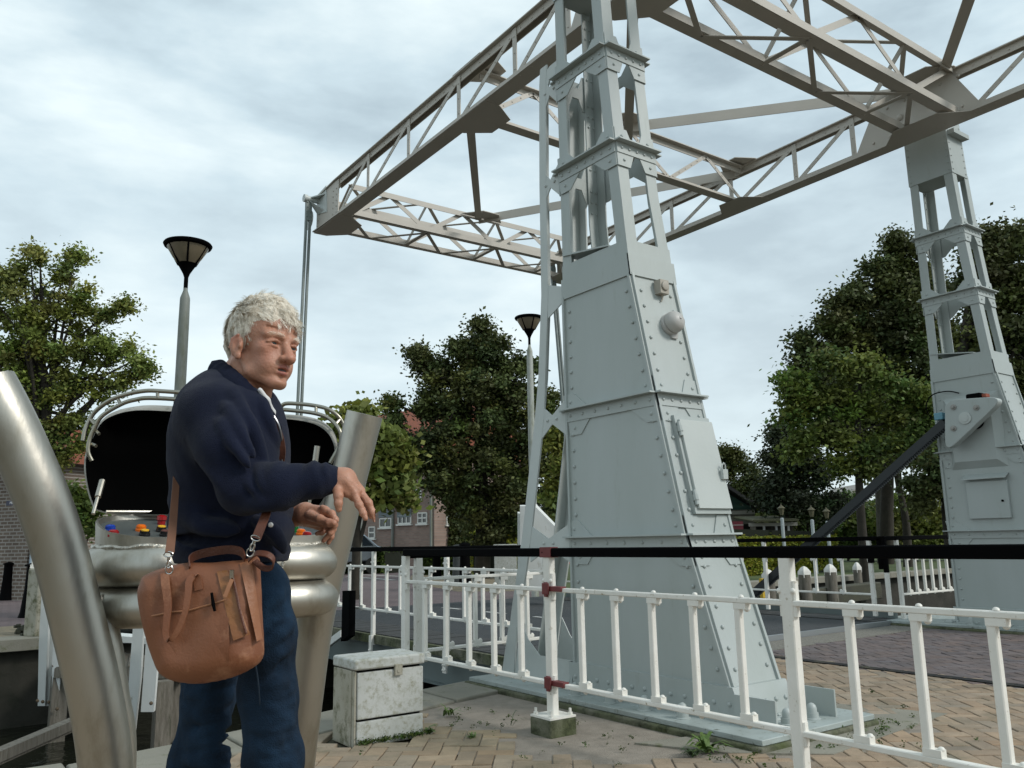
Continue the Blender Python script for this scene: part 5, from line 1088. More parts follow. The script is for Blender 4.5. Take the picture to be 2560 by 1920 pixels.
def mat_local(o, F):  # bricks follow the wall: rotate mesh into facade frame and object back
    M = Matrix((F.x, F.y, zz)).transposed().to_4x4(); Rx = Matrix.Rotation(math.pi/2, 4, 'X'); Q = M@Rx
    o.data.transform(Q.inverted()); o.matrix_basis = o.matrix_basis@Q if False else Matrix.Translation(o.location)@Q
# row house: facade from px 930 to 1116 at about 38 m
pS, pE = at(1086, 1420, 37), at(1250, 1420, 40.5); o2 = Vector((pS.x, pS.y, 0)); Fs = Fr(o2, math.atan2(pE.y-pS.y, pE.x-pS.x)); Ls = math.hypot(pE.x-pS.x, pE.y-pS.y)
Ln = 6.0; yw = math.atan2(-Fs.y.y, -Fs.y.x); o_ = o2+Fs.y*Ln; Fh = Fr(o_, yw)
hs_ = thing('row_house', 'brown brick row house with grey cladding and white windows behind the chestnut and hornbeam', 'house', o_+Vector((0, 0, 0)))
mb = MB(); Fh.box(mb, -14, 0, -.1, Ln, Ls+3, 5.2); w_ = part('wall', mb, BR1, hs_, smooth=False); mat_local(w_, Fh)
def sx(px, D=39): 
    r = FW*FPX+RT*(px-1280)-UP*(1300-960); n_ = Fh.y; tt = ((Fh.o-CP).dot(n_))/r.dot(n_); return (CP+r*tt-Fh.o).dot(Fh.x)
def sz(px, py):
    r = FW*FPX+RT*(px-1280)-UP*(py-960); n_ = Fh.y; tt = ((Fh.o-CP).dot(n_))/r.dot(n_); return (CP+r*tt).z
for a, b_, c_, d_, nx, nzz in ((924, 938, 1318, 1345, 1, 2), (951, 979, 1297, 1318, 2, 1), (997, 1028, 1290, 1309, 3, 1), (1046, 1068, 1283, 1308, 2, 2), (951, 979, 1240, 1268, 2, 1), (997, 1029, 1230, 1260, 3, 1), (1040, 1053, 1225, 1247, 1, 1)):
    window(Fh, hs_, sx(a), sz(a, d_), sx(b_), sz(a, c_), nx, nzz)
mb = MB()
for a, b_ in ((948, 981), (994, 1029)):
    z0, z1 = sz(a, 1294), sz(a, 1266)
    for i in range(5): Fh.box(mb, sx(a), -.06, z0+(z1-z0)*i/5, sx(b_), 0, z0+(z1-z0)*(i+.85)/5)
part('cladding', mb, CLAD, hs_, smooth=False)
mb = MB(); Fh.box(mb, sx(983), -.12, 0, sx(986), -.02, 5.2); Fh.box(mb, sx(1079), -.12, 0, sx(1082), -.02, 5.2); part('downpipe', mb, POLEM, hs_, smooth=False)
mb = MB(); mb.add([Fh.p(-14, -.3, 5.1), Fh.p(Ln+.2, -.3, 5.1), Fh.p(Ln+.2, 4, 8.2), Fh.p(-14, 4, 8.2), Fh.p(-14, Ls+3.3, 5.1), Fh.p(Ln+.2, Ls+3.3, 5.1)], [(0, 1, 2, 3), (3, 2, 5, 4), (0, 3, 4), (1, 5, 2)]); part('roof', mb, TILE, hs_, smooth=False)
Fh_bak = Fh; Fh = Fs; window(Fs, hs_, sx(1116), sz(1116, 1310), sx(1136), sz(1116, 1289), 1, 1, fr_=.05); window(Fs, hs_, sx(1225), sz(1230, 1280), sx(1262), sz(1230, 1262), 2, 1, fr_=.05); Fh = Fh_bak
# left house with the street name sign
pL, pR = at(-140, 1420, 21), at(66, 1420, 20); o3 = Vector((pL.x, pL.y, 0)); F3 = Fr(o3, math.atan2(pR.y-pL.y, pR.x-pL.x)); L3 = (pR-pL).length
h3 = thing('left_house', 'brown brick house with tiled roof and blue street name plate at the left edge', 'house', o3); mb = MB(); F3.box(mb, -6, 0, -.1, L3, 3, 3.35); w_ = part('wall', mb, BRL, h3, smooth=False); mat_local(w_, F3)
mb = MB(); mb.add([F3.p(-6, -.4, 3.3), F3.p(L3+.3, -.4, 3.3), F3.p(L3-.6, 1.5, 4.4), F3.p(-6, 1.5, 4.4), F3.p(-6, 3.4, 3.3), F3.p(L3+.3, 3.4, 3.3)], [(0, 1, 2, 3), (3, 2, 5, 4), (0, 3, 4), (1, 5, 2)]); part('roof', mb, TILE, h3, smooth=False)
c = at(42, 1257, 19.9); R3 = Matrix((F3.x, zz, -F3.y)).transposed()
sp_ = thing('street_name_sign', 'small dark blue street name plate with white capitals on the left brick wall', 'sign', c); billboard(sp_, c, .70, .115, .02, mat('enamel_blue', (.012, .016, .05), .3), 'plate', R3)
text('MR. HARM S', .092, c+F3.x*.02-F3.y*.004, R3, mat('enamel_white', (.75, .75, .75), .4), sp_)
# tiled roofs seen between tube and hood, and near the hand
def roofbit(label, pts, D0, D1, wallm):
    (x0, y0), (x1, y1), (x2, y2), (x3, y3) = pts; A, B, C_, E_ = at(x0, y0, D1), at(x1, y1, D1), at(x2, y2, D0), at(x3, y3, D0)
    t = thing('house', label, 'house', Vector(((A.x+C_.x)/2, (A.y+C_.y)/2, 0))); mb = MB()
    n = 26
    for k in range(n):    # rows of overlapping tiles
        a0, a1 = k/n, (k+1)/n; p, q, r, s = E_.lerp(A, a0), C_.lerp(B, a0), C_.lerp(B, a1), E_.lerp(A, a1); up = Vector((0, 0, .05)); mb.add([p+up, q+up, r, s, p, q], [(0, 1, 2, 3), (4, 5, 1, 0)])
    part('roof', mb, TILE, t, smooth=False); mb = MB(); gnd = lambda v: Vector((v.x, v.y, 0)); back = (A-E_)*2; back.z = 0
    mb.add([gnd(E_), gnd(C_), C_, E_, gnd(E_+back), gnd(C_+back), C_+back, E_+back], [(0, 1, 2, 3), (4, 5, 6, 7), (0, 3, 7, 4), (1, 2, 6, 5)]); part('wall', mb, wallm, t, smooth=False)
roofbit('house with bright orange red tiled roof behind the left tree and hood', [(60, 1120), (300, 1120), (300, 1232), (60, 1232)], 24, 27, BRL)
roofbit('distant house with pinkish tiled roof peeking through the chestnut leaves', [(790, 1140), (960, 1140), (960, 1180), (790, 1180)], 46, 50, BR2)
roofbit('low house with orange brick under the man\'s raised forearm', [(760, 1236), (840, 1236), (840, 1244), (760, 1244)], 44, 46, brickmat('orange_brick', (.33, .12, .06), (.28, .10, .05), (.2, .18, .15), 1, .22, .07))
# wooden shed and neighbours across the water on the right
def card_house(name, label, x0, x1, yb, yt, D, m, depth=4, roof=None, roofm=None):
    A, B = at(x0, yb, D), at(x1, yb, D); zt = at((x0+x1)/2, yt, D).z; t = thing(name, label, 'shed' if 'shed' in name else 'house', Vector(((A.x+B.x)/2, (A.y+B.y)/2, 0)))
    F = Fr((A.x, A.y, 0), math.atan2(B.y-A.y, B.x-A.x)); L = math.hypot(B.x-A.x, B.y-A.y); mb = MB(); F.box(mb, 0, 0, -.1, L, depth, zt); w_ = part('wall', mb, m, t, smooth=False)
    return t, F, L, zt
PLK = mat('grey_boards', (.16, .15, .12), .9, var=(.08, .075, .055), vscale=3, stretch=(.6, .6, 9), bump=.4, bscale=20); GRN = mat('green_boards', (.02, .06, .04), .8, var=(.012, .035, .025), vscale=3, stretch=(.5, .5, 8))
t, F, L, zt = card_house('wooden_shed', 'grey board shed with dark roof and green gable right of the near tower', 1740, 1895, 1400, 1274, 32, PLK)
mb = MB(); mb.prism([F.p(0, -.02, zt), F.p(L, -.02, zt), F.p(L*.35, -.02, zt+1.0)], F.y*.1); part('gable', mb, GRN, t, smooth=False)
mb = MB(); mb.prism([F.p(L*.30, -.4, zt+1.22), F.p(L*1.12, -.4, zt-.12), F.p(L*1.12, -.4, zt+.02), F.p(L*.30, -.4, zt+1.36)], F.y*4.6); mb.prism([F.p(L*.35, -.4, zt+1.22), F.p(-L*.3, -.4, zt-.12), F.p(-L*.3, -.4, zt+.02), F.p(L*.35, -.4, zt+1.36)], F.y*4.6); part('roof', mb, mat('tar_roof', (.012, .013, .014), .8), t, smooth=False)
mb = MB(); F.box(mb, L*.0, -.05, zt-.18, L, .0, zt-.05); part('fascia', mb, mat('shed_fascia', (.25, .24, .20), .8), t, smooth=False)
REDB = mat('red_boards', (.17, .025, .035), .7); WLN = mat('pale_lines', (.45, .38, .35), .7)
t, F, L, zt = card_house('red_shed', 'small dark red boarded shed with pale stripes behind the long hedge', 1815, 1864, 1400, 1303, 28, REDB, 2)
mb = MB(); 
for i in range(1, 9): F.box(mb, 0, -.02, zt*i/9+.05, L, 0, zt*i/9+.075)
part('board_gaps', mb, WLN, t, smooth=False)
t = thing('veranda', 'low dark veranda with corrugated roof, thin posts and beam behind the hedge', 'veranda', at(1950, 1400, 29)*1); F = Fr((at(1886, 1400, 29).x, at(1886, 1400, 29).y, 0), math.atan2((at(2000, 1400, 29)-at(1886, 1400, 29)).y, (at(2000, 1400, 29)-at(1886, 1400, 29)).x)); L = (at(2000, 1400, 29)-at(1886, 1400, 29)).length; zt = at(1940, 1306, 29).z
mb = MB(); F.box(mb, -.1, -.05, zt-.12, L, .05, zt); part('beam', mb, FRAME if False else mat('veranda_beam', (.30, .29, .25), .7), t, smooth=False)
for i, f_ in enumerate((.02, .26, .53, .80)): mb = MB(); w0 = .09 if i == 0 else .035; F.box(mb, L*f_-w0, -.04, 0, L*f_+w0, .04, zt-.12); part('post', mb, WOODG if i == 0 else mat('veranda_post', (.33, .34, .33), .6), t, smooth=False)
mb = MB()
for i in range(24): a_ = L*i/24; mb.tube([F.p(a_, -.3, zt+.07), F.p(a_, 2.2, zt+.25)], .045, 6)
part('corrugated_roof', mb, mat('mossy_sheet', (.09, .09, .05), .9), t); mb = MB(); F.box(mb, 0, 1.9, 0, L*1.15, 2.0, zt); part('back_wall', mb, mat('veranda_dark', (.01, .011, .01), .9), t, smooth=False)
GPO = mat('garden_post_paint', (.40, .44, .46), .5)
for px, yt, lb, lant in ((1955, 1296, 'stout pale garden post with dim lantern in front of the veranda', 1), (2030, 1300, 'pale garden post at the right end of the veranda', 1), (2068, 1304, 'slim white garden lamp post with pagoda lantern beside the rack bar', 1)):
    a = at(px, yt, 26); mb = MB(); t = thing('garden_lamp', lb, 'garden lamp', (a.x, a.y, 0), 'garden lamps behind the hedge'); mb.lathe([(.055, 0), (.055, a.z), (.02, a.z+.02)], (a.x, a.y, 0), n=10); part('post', mb, GPO, t)
    mb = MB(); mb.lathe([(.05, a.z+.10), (.09, a.z+.30), (.13, a.z+.31), (.02, a.z+.40), (.004, a.z+.46)], (a.x, a.y, 0), n=6); part('lantern', mb, mat('lantern_brass', (.10, .09, .05), .6), t)
t, F, L, zt = card_house('far_house', 'pale distant house gable with small window glimpsed under the rack bar', 2108, 2175, 1400, 1262, 62, mat('pale_render', (.42, .38, .34), .9), 5)
mb = MB(); mb.prism([F.p(-.3, -.05, zt), F.p(L+.3, -.05, zt), F.p(L*.95, -.05, zt+1.6)], F.y*5); part('roof', mb, mat('pale_roof', (.34, .31, .28), .9), t, smooth=False); window(F, t, L*.72, zt*.80, L*.86, zt*.94, 1, 1, fr_=.1)
BENCH = mat('bike_rack_paint', (.02, .06, .05), .5)
mb = MB(); A = ony(2105, 1375, 16.5)
for i in range(3):
    c = A+Vector((i*.4, 0, -.05)); mb.tube([c+Vector((.14*math.cos(a)*(1-a/16), 0, .14*math.sin(a)*(1-a/16))) for a in np.linspace(0, 9, 30)], .012, 6)
mb.bar(A+Vector((-.2, 0, -.2)), A+Vector((1.2, 0, -.2)), .03, .03); mb.bar(A+Vector((-.2, 0, -.2)), A+Vector((-.2, 0, -.9)), .03, .03); mb.bar(A+Vector((1.2, 0, -.2)), A+Vector((1.2, 0, -.9)), .03, .03); single('scroll_bench', mb, BENCH, 'dark green wrought iron scroll work seat beside the hedge end', 'bench')
# ================================================================ the man, his clothes and his bag: smooth implicit surfaces
class Field:
    def __init__(s, lo, hi, h):
        s.lo = np.array(lo, float); s.h = h; s.n = np.ceil((np.array(hi)-s.lo)/h).astype(int)+1; s.F = np.full(s.n, .06, np.float32)
    def win(s, lo, hi):
        a = np.clip(np.floor((np.array(lo)-s.lo)/s.h).astype(int), 0, s.n-1); b = np.clip(np.ceil((np.array(hi)-s.lo)/s.h).astype(int)+1, 1, s.n)
        if (b <= a).any(): return None
        g = [s.lo[i]+np.arange(a[i], b[i])*s.h for i in range(3)]
        return (slice(a[0], b[0]), slice(a[1], b[1]), slice(a[2], b[2])), g[0][:, None, None].astype(np.float32), g[1][None, :, None].astype(np.float32), g[2][None, None, :].astype(np.float32)
    def put(s, w, d, k, sub=False):
        f = s.F[w]
        if sub:
            d = -d
            if k > 0: hh = np.maximum(k-np.abs(f-d), 0)/k; s.F[w] = np.maximum(f, d)+hh*hh*k*.25
            else: s.F[w] = np.maximum(f, d)
        else:
            if k > 0: hh = np.maximum(k-np.abs(f-d), 0)/k; s.F[w] = np.minimum(f, d)-hh*hh*k*.25
            else: s.F[w] = np.minimum(f, d)
    def cap(s, a, b, ra, rb, k=.01, sub=False):
        a = np.array(a, float); b = np.array(b, float); m = max(ra, rb)+k+.02
        w = s.win(np.minimum(a, b)-m, np.maximum(a, b)+m)
        if w is None: return
        W, X, Y, Z = w; d = b-a; L2 = max(float(d@d), 1e-9)
        t = np.clip(((X-a[0])*d[0]+(Y-a[1])*d[1]+(Z-a[2])*d[2])/L2, 0, 1)
        q = np.sqrt((X-a[0]-t*d[0])**2+(Y-a[1]-t*d[1])**2+(Z-a[2]-t*d[2])**2)-(ra+(rb-ra)*t); s.put(W, q, k, sub)
    def chain(s, pts, rs, k=.01, sub=False):
        for i in range(len(pts)-1): s.cap(pts[i], pts[i+1], rs[i], rs[i+1], k, sub)
    def ell(s, c, r, k=.01, R=None, sub=False):
        c = np.array(c, float); r = np.array(r, float); m = r.max()+k+.02; w = s.win(c-m, c+m)
        if w is None: return
        W, X, Y, Z = w; X = X-c[0]; Y = Y-c[1]; Z = Z-c[2]
        if R is None: u, v, q = X, Y, Z
        else: u = X*R[0][0]+Y*R[0][1]+Z*R[0][2]; v = X*R[1][0]+Y*R[1][1]+Z*R[1][2]; q = X*R[2][0]+Y*R[2][1]+Z*R[2][2]
        k0 = np.sqrt((u/r[0])**2+(v/r[1])**2+(q/r[2])**2); k1 = np.sqrt((u/r[0]**2)**2+(v/r[1]**2)**2+(q/r[2]**2)**2)+1e-9
        s.put(W, k0*(k0-1)/k1, k, sub)
    def cut(s, p, n):                  # keep the side the normal points away from
        n = np.array(n, float); n /= np.linalg.norm(n); g = [s.lo[i]+np.arange(s.n[i])*s.h for i in range(3)]
        d = (g[0][:, None, None]-p[0])*n[0]+(g[1][None, :, None]-p[1])*n[1]+(g[2][None, None, :]-p[2])*n[2]; s.F = np.maximum(s.F, d.astype(np.float32))
    def noise(s, amp, sc, seed, st=(1, 1, 1)):
        rs = np.random.RandomState(seed); g = [s.lo[i]+np.arange(s.n[i])*s.h for i in range(3)]; acc = 0
        for o in range(5):
            f = rs.normal(size=3); f /= np.linalg.norm(f); f *= 2*math.pi/sc*rs.uniform(.7, 1.6); f *= np.array(st); p = rs.uniform(0, 6.28)
            acc = acc+np.sin(f[0]*g[0][:, None, None]+f[1]*g[1][None, :, None]+f[2]*g[2][None, None, :]+p+1.3*np.sin(f[1]*.6*g[0][:, None, None]+f[2]*.5*g[2][None, None, :]))
        s.F = (s.F+amp*acc/3).astype(np.float32)
    def wrinkle(s, a, b, ra, wl, amp, skew=0.0, seed=0, t0=0.0, t1=1.0):
        a = np.array(a, float); b = np.array(b, float); m = ra+.03; w = s.win(np.minimum(a, b)-m, np.maximum(a, b)+m)
        if w is None: return
        W, X, Y, Z = w; d = b-a; L = np.linalg.norm(d); d = d/L; e1 = np.cross(d, [0, 1, 0.2]); e1 /= np.linalg.norm(e1); e2 = np.cross(d, e1)
        x, y, z = X-a[0], Y-a[1], Z-a[2]; t = x*d[0]+y*d[1]+z*d[2]; u = x*e1[0]+y*e1[1]+z*e1[2]; v = x*e2[0]+y*e2[1]+z*e2[2]; r = np.sqrt(u*u+v*v)
        ph = 2*math.pi*(t+skew*u+.25*v)/wl+1.2*np.sin(9*u/ra*.35+seed)+.8*np.sin(t*31+seed*2+v*20); q = t/L
        msk = np.clip((q-t0)/.12, 0, 1)*np.clip((t1-q)/.12, 0, 1)*np.clip((ra+.02-r)/.02, 0, 1)*(.55+.45*np.sin(u*40+t*17+seed))
        s.F[W] = s.F[W]+(amp*msk*(1-1.6*np.abs(np.sin(ph*.5))**1.4)).astype(np.float32)
    def mesh(s):                       # naive surface nets
        F = s.F; I = F < 0; n = F.shape
        c = np.zeros(tuple(np.array(n)-1), np.int8)
        for dx in (0, 1):
            for dy in (0, 1):
                for dz in (0, 1): c += I[dx:n[0]-1+dx, dy:n[1]-1+dy, dz:n[2]-1+dz]
        act = np.argwhere((c > 0) & (c < 8)); idx = -np.ones(c.shape, np.int32); idx[tuple(act.T)] = np.arange(len(act))
        acc = np.zeros((len(act), 3)); cnt = np.zeros(len(act))
        for ax in range(3):
            o1, o2 = [a for a in range(3) if a != ax]
            for u in (0, 1):
                for v in (0, 1):
                    A = act.copy(); A[:, o1] += u; A[:, o2] += v; B = A.copy(); B[:, ax] += 1
                    fa, fb = F[tuple(A.T)], F[tuple(B.T)]; m = (fa < 0) != (fb < 0); t = fa[m]/(fa[m]-fb[m]); P = A[m].astype(float); P[:, ax] += t
                    acc[m] += P; cnt[m] += 1
        V = acc/cnt[:, None]*s.h+s.lo; Q = []
        for ax in range(3):
            o1, o2 = [(1, 2), (2, 0), (0, 1)][ax]; sl = [slice(1, -1)]*3; sl[ax] = slice(0, -1)
            sa = [slice(1, n[i]-1) for i in range(3)]; sa[ax] = slice(0, n[ax]-1); sb = list(sa); sb[ax] = slice(1, n[ax])
            a, b = I[tuple(sa)], I[tuple(sb)]; e = np.argwhere(a != b)
            if not len(e): continue
            fl = a[tuple(e.T)]; off = np.array([1, 1, 1]); off[ax] = 0; e = e+off
            def cell(d1, d2):
                q = e.copy(); q[:, o1] -= d1; q[:, o2] -= d2; return idx[tuple(q.T)]
            q = np.stack([cell(1, 1), cell(0, 1), cell(0, 0), cell(1, 0)], 1); q[~fl] = q[~fl][:, ::-1]; Q.append(q)
        return V, np.concatenate(Q)
WB = np.array([list(rh), list(fh), [0, 0, 1.0]])           # rows: right, forward, up
def L3(px, py, D): p = np.array(at(px, py, D)); return WB@p
def to_world(V): return V@WB
def implicit(name, fld, m, parent, relax=2, keep=False):
    V, Q = fld.mesh()
    if keep:                       # only the largest connected shell
        lab = np.arange(len(V))
        for _ in range(600):
            mn = lab[Q].min(1); l2 = lab.copy()
            for c_ in range(4): np.minimum.at(l2, Q[:, c_], mn)
            if (l2 == lab).all(): break
            lab = l2
        u, ct = np.unique(lab, return_counts=True); ok = lab == u[ct.argmax()]; Q = Q[ok[Q[:, 0]]]; nw = np.cumsum(ok)-1; V = V[ok]; Q = nw[Q]
    V = to_world(V)-np.array(BASE[parent.name])
    me = bpy.data.meshes.new(name); me.vertices.add(len(V)); me.vertices.foreach_set('co', V.ravel()); me.loops.add(len(Q)*4); me.loops.foreach_set('vertex_index', Q.ravel().astype(np.int32)); me.polygons.add(len(Q)); me.polygons.foreach_set('loop_start', np.arange(len(Q))*4)
    me.update(calc_edges=True); me.polygons.foreach_set('use_smooth', np.ones(len(Q), bool)); me.materials.append(m)
    o = bpy.data.objects.new(name, me); COL.objects.link(o); o.parent = parent; BASE[o.name] = BASE[parent.name]
    if relax:
        md = o.modifiers.new('smooth', 'SMOOTH'); md.factor = .5; md.iterations = relax
    return o
DM = 2.2
foot = at(570, 1400, DM); MAN = thing('person', 'white haired man in navy sweater and blue jeans gesturing with both hands', 'person', (foot.x, foot.y, 0))
# ---- head frame
TH = math.radians(56); H0 = L3(660, 864, 2.19)
nrm_ = np.array([math.sin(TH), -math.cos(TH), 0.0]); sid_ = np.array([-math.cos(TH), -math.sin(TH), 0.0])   # face direction, his right side
TILT = math.radians(4); up_ = np.array([0, 0, 1.0])
nH = nrm_*math.cos(TILT)-up_*math.sin(TILT); uH = up_*math.cos(TILT)+nrm_*math.sin(TILT)
rl = math.radians(4); sH = sid_*math.cos(rl)+uH*math.sin(rl); uH = uH*math.cos(rl)-sid_*math.sin(rl)
RH = [sH, nH, uH]
def hd(s_, n_, u_): return H0+sH*s_+nH*n_+uH*u_
h = .0026
lo = np.minimum.reduce([L3(430, 1420, 2.5), L3(430, 720, 1.85)])-.02; lo = [L3(425, 1000, 2.2)[0], L3(600, 1000, 1.78)[1], L3(600, 1425, 2.1)[2]]; hi = [L3(952, 1200, 2.2)[0]+.02, L3(600, 1000, 2.55)[1], L3(650, 725, 2.2)[2]]
B = Field(lo, hi, h)
E_ = lambda s_, n_, u_, rs, k=.012, sub=False: B.ell(hd(s_, n_, u_), rs, k, RH, sub)
C_ = lambda a, b, ra, rb, k=.01, sub=False: B.cap(hd(*a), hd(*b), ra, rb, k, sub)
E_(0, -.022, .036, (.075, .094, .086)); E_(0, .020, .030, (.066, .068, .070), .02); E_(0, .028, -.040, (.049, .060, .064), .018)
for q in (-1, 1):
    C_((q*.051, -.010, -.045), (q*.042, .020, -.082), .014, .014, .02); C_((q*.042, .020, -.082), (q*.016, .066, -.103), .014, .015, .02)
    E_(q*.040, .050, -.022, (.019, .024, .019), .018); E_(q*.031, .048, -.060, (.020, .030, .028), .018)
    C_((q*.047, .065, .014), (q*.014, .084, .0095), .0095, .010, .012)
    E_(q*.031, .093, -.006, (.018, .0175, .013), .010, True)
C_((0, .074, .012), (0, .104, -.036), .009, .0125, .009); E_(0, .1095, -.0435, (.0155, .0140, .0130), .006)
for q in (-1, 1):
    E_(q*.0150, .097, -.045, (.0088, .0115, .0088), .005); E_(q*.008, .101, -.0515, (.0042, .0055, .0035), .002, True)
    E_(q*.031, .0685, -.006, (.0150, .0145, .0135), .002)                                    # lids
    C_((q*.048, .0715, -.0055), (q*.031, .0850, -.0010), .0030, .0040, .003); C_((q*.031, .0850, -.0010), (q*.016, .0800, -.003), .0040, .0026, .003)   # upper lid fold
    C_((q*.044, .0735, -.0145), (q*.022, .0810, -.0160), .0024, .0028, .004)                  # bag under the eye
    E_(q*.031, .0825, -.0078, (.0115, .010, .0022), .001, True)                               # opening
    C_((q*.019, .090, -.042), (q*.031, .078, -.072), .0022, .0022, .008, True)                # cheek fold
    C_((q*.020, .086, .030), (q*.050, .062, .034), .0016, .0016, .006, True)
E_(0, .062, -.066, (.032, .028, .028), .018)
C_((-.019, .0845, -.0670), (0, .0935, -.0648), .0034, .0050, .005); C_((.019, .0845, -.0670), (0, .0935, -.0648), .0034, .0050, .005)
C_((-.016, .0835, -.0795), (0, .0915, -.0810), .0040, .0060, .005); C_((.016, .0835, -.0795), (0, .0915, -.0810), .0040, .0060, .005)
E_(0, .092, -.0728, (.0195, .012, .0036), .0015, True); E_(0, .072, -.104, (.021, .020, .015), .012); C_((-.014, .090, -.0925), (.014, .090, -.0925), .003, .003, .008, True)
for q in (-1, 1):                                                                            # ears
    e0 = hd(q*.077, -.008, -.020); Re = [sH*math.cos(q*.35)+nH*math.sin(q*.35), nH*math.cos(.35)-sH*math.sin(q*.35), uH*1.0]
    B.ell(e0, (.0075, .018, .029), .006, Re); B.ell(hd(q*.0850, -.003, -.018), (.006, .0105, .018), .002, Re, True)
    C_((q*.082, -.022, -.002), (q*.084, -.026, -.024), .0045, .004, .003); C_((q*.080, -.004, .008), (q*.082, -.022, -.002), .0045, .0045, .003); E_(q*.075, -.001, -.046, (.007, .009, .010), .004); E_(q*.078, .006, -.020, (.005, .005, .008), .003)
NB = L3(590, 985, 2.22)
B.cap(hd(0, -.040, -.050), NB, .056, .062, .02); B.cap(hd(0, .004, -.085), L3(628, 1015, 2.19), .038, .044, .015); C_((.050, -.035, -.055), (.035, .02, -.14), .014, .012, .012)
for a, b_ in (((.058, -.012, -.085), (.045, .028, -.135)), ((.050, -.030, -.085), (.040, .012, -.150)), ((.056, .018, -.095), (.035, .05, -.125))): C_(a, b_, .0015, .0015, .006, True)
# hidden trunk and arms under the sweater
B.ell(L3(565, 1090, 2.22), (.105, .14, .17), .05); B.ell(L3(575, 1290, 2.23), (.09, .10, .13), .04)
SHN, ELN, WRN = L3(523, 1035, 2.06), L3(612, 1222, 1.98), L3(846, 1198, 2.0)
SHF, ELF, WRF = L3(615, 1015, 2.38), L3(650, 1290, 2.42), L3(738, 1288, 2.33)
B.chain([SHN, ELN, WRN], [.05, .040, .026], .02); B.chain([SHF, ELF, WRF], [.05, .038, .029], .02)
def finger(pts, rs, k=.0045, D=None):
    P = [L3(*p) for p in pts]
    rs = [q*.87 for q in rs]
    for i in range(len(P)-1): B.cap(P[i], P[i+1], rs[i], rs[i+1], k)
    for i in range(1, len(P)-1): B.ell(P[i], (rs[i]*1.13,)*3, .004)
# near (right) hand: palm down, fingers reaching down to the right
B.chain([WRN, L3(862, 1198, 2.0)], [.027, .028], .01)
B.cap(L3(858, 1198, 1.985), L3(888, 1232, 1.99), .018, .015, .012); B.cap(L3(866, 1192, 2.01), L3(899, 1228, 2.02), .016, .014, .012); B.cap(L3(858, 1206, 2.03), L3(885, 1240, 2.04), .018, .014, .012)
B.cap(L3(848, 1210, 1.985), L3(868, 1232, 1.98), .019, .012, .012)
finger([(900, 1229, 2.0), (921, 1257, 1.985), (932, 1282, 1.98), (938, 1300, 1.975)], [.0112, .0100, .0088, .0072])
finger([(886, 1235, 1.98), (898, 1262, 1.965), (908, 1283, 1.96), (914, 1296, 1.955)], [.0112, .0098, .0086, .0072])
finger([(898, 1230, 2.035), (918, 1258, 2.03), (925, 1278, 2.03), (927, 1292, 2.03)], [.0105, .0094, .0082, .0068])
finger([(888, 1236, 2.06), (903, 1258, 2.065), (908, 1273, 2.065), (909, 1284, 2.065)], [.0092, .0082, .0072, .006])
finger([(842, 1216, 1.975), (846, 1240, 1.955), (846, 1258, 1.95), (847, 1273, 1.95)], [.0150, .0118, .0102, .0090])
for a, b_ in (((870, 1196, 1.975), (900, 1226, 1.985)), ((866, 1204, 1.97), (888, 1232, 1.975))): B.cap(L3(*a), L3(*b_), .0035, .0035, .008)
# far (left) hand: loose fist, thumb on top, fingers hanging
B.chain([WRF, L3(762, 1283, 2.31)], [.030, .030], .01)
B.cap(L3(765, 1279, 2.30), L3(812, 1282, 2.27), .022, .018, .012); B.cap(L3(765, 1290, 2.30), L3(808, 1302, 2.29), .024, .020, .012); B.cap(L3(765, 1298, 2.32), L3(800, 1312, 2.32), .020, .016, .012)
finger([(812, 1277, 2.26), (829, 1285, 2.245), (838, 1300, 2.24), (834, 1315, 2.245)], [.0125, .0112, .0098, .008])
finger([(775, 1288, 2.265), (800, 1298, 2.235), (822, 1307, 2.22), (834, 1308, 2.215)], [.0165, .0130, .0118, .0105])
finger([(818, 1296, 2.27), (836, 1312, 2.255), (826, 1332, 2.25), (809, 1352, 2.25)], [.0115, .0100, .0088, .0074])
finger([(816, 1302, 2.29), (833, 1322, 2.28), (828, 1342, 2.275), (821, 1357, 2.275)], [.0105, .0094, .0082, .0070])
finger([(808, 1308, 2.30), (820, 1322, 2.29), (805, 1331, 2.28), (792, 1334, 2.275)], [.0100, .0090, .0078, .0066])
for i in range(4): B.cap(L3(806+i*4, 1268+i*9, 2.262), L3(812+i*3, 1271+i*9, 2.258), .006, .006, .01)
# skin shader
SK = bpy.data.materials.new('skin'); SK.use_nodes = True; N_ = SK.node_tree.nodes; L_ = SK.node_tree.links; b = N_['Principled BSDF']; b.inputs['Roughness'].default_value = .5; b.inputs['Subsurface Weight'].default_value = .12; b.inputs['Subsurface Radius'].default_value = (.6, .2, .1); b.inputs['Subsurface Scale'].default_value = .01
tcn = N_.new('ShaderNodeTexCoord')
def nmix(a, bcol, fac):
    m = N_.new('ShaderNodeMix'); m.data_type = 'RGBA'; L_.new(fac, m.inputs[0]); L_.new(a, m.inputs[6]); m.inputs[7].default_value = (*bcol, 1); return m.outputs[2]
def noise_fac(sc, lo, hi, amt):
    n = N_.new('ShaderNodeTexNoise'); n.inputs['Scale'].default_value = sc; n.inputs['Detail'].default_value = 5; L_.new(tcn.outputs['Object'], n.inputs['Vector']); r = N_.new('ShaderNodeMapRange'); r.inputs[1].default_value = lo; r.inputs[2].default_value = hi; r.inputs[4].default_value = amt; L_.new(n.outputs[0], r.inputs[0]); return r.outputs[0]
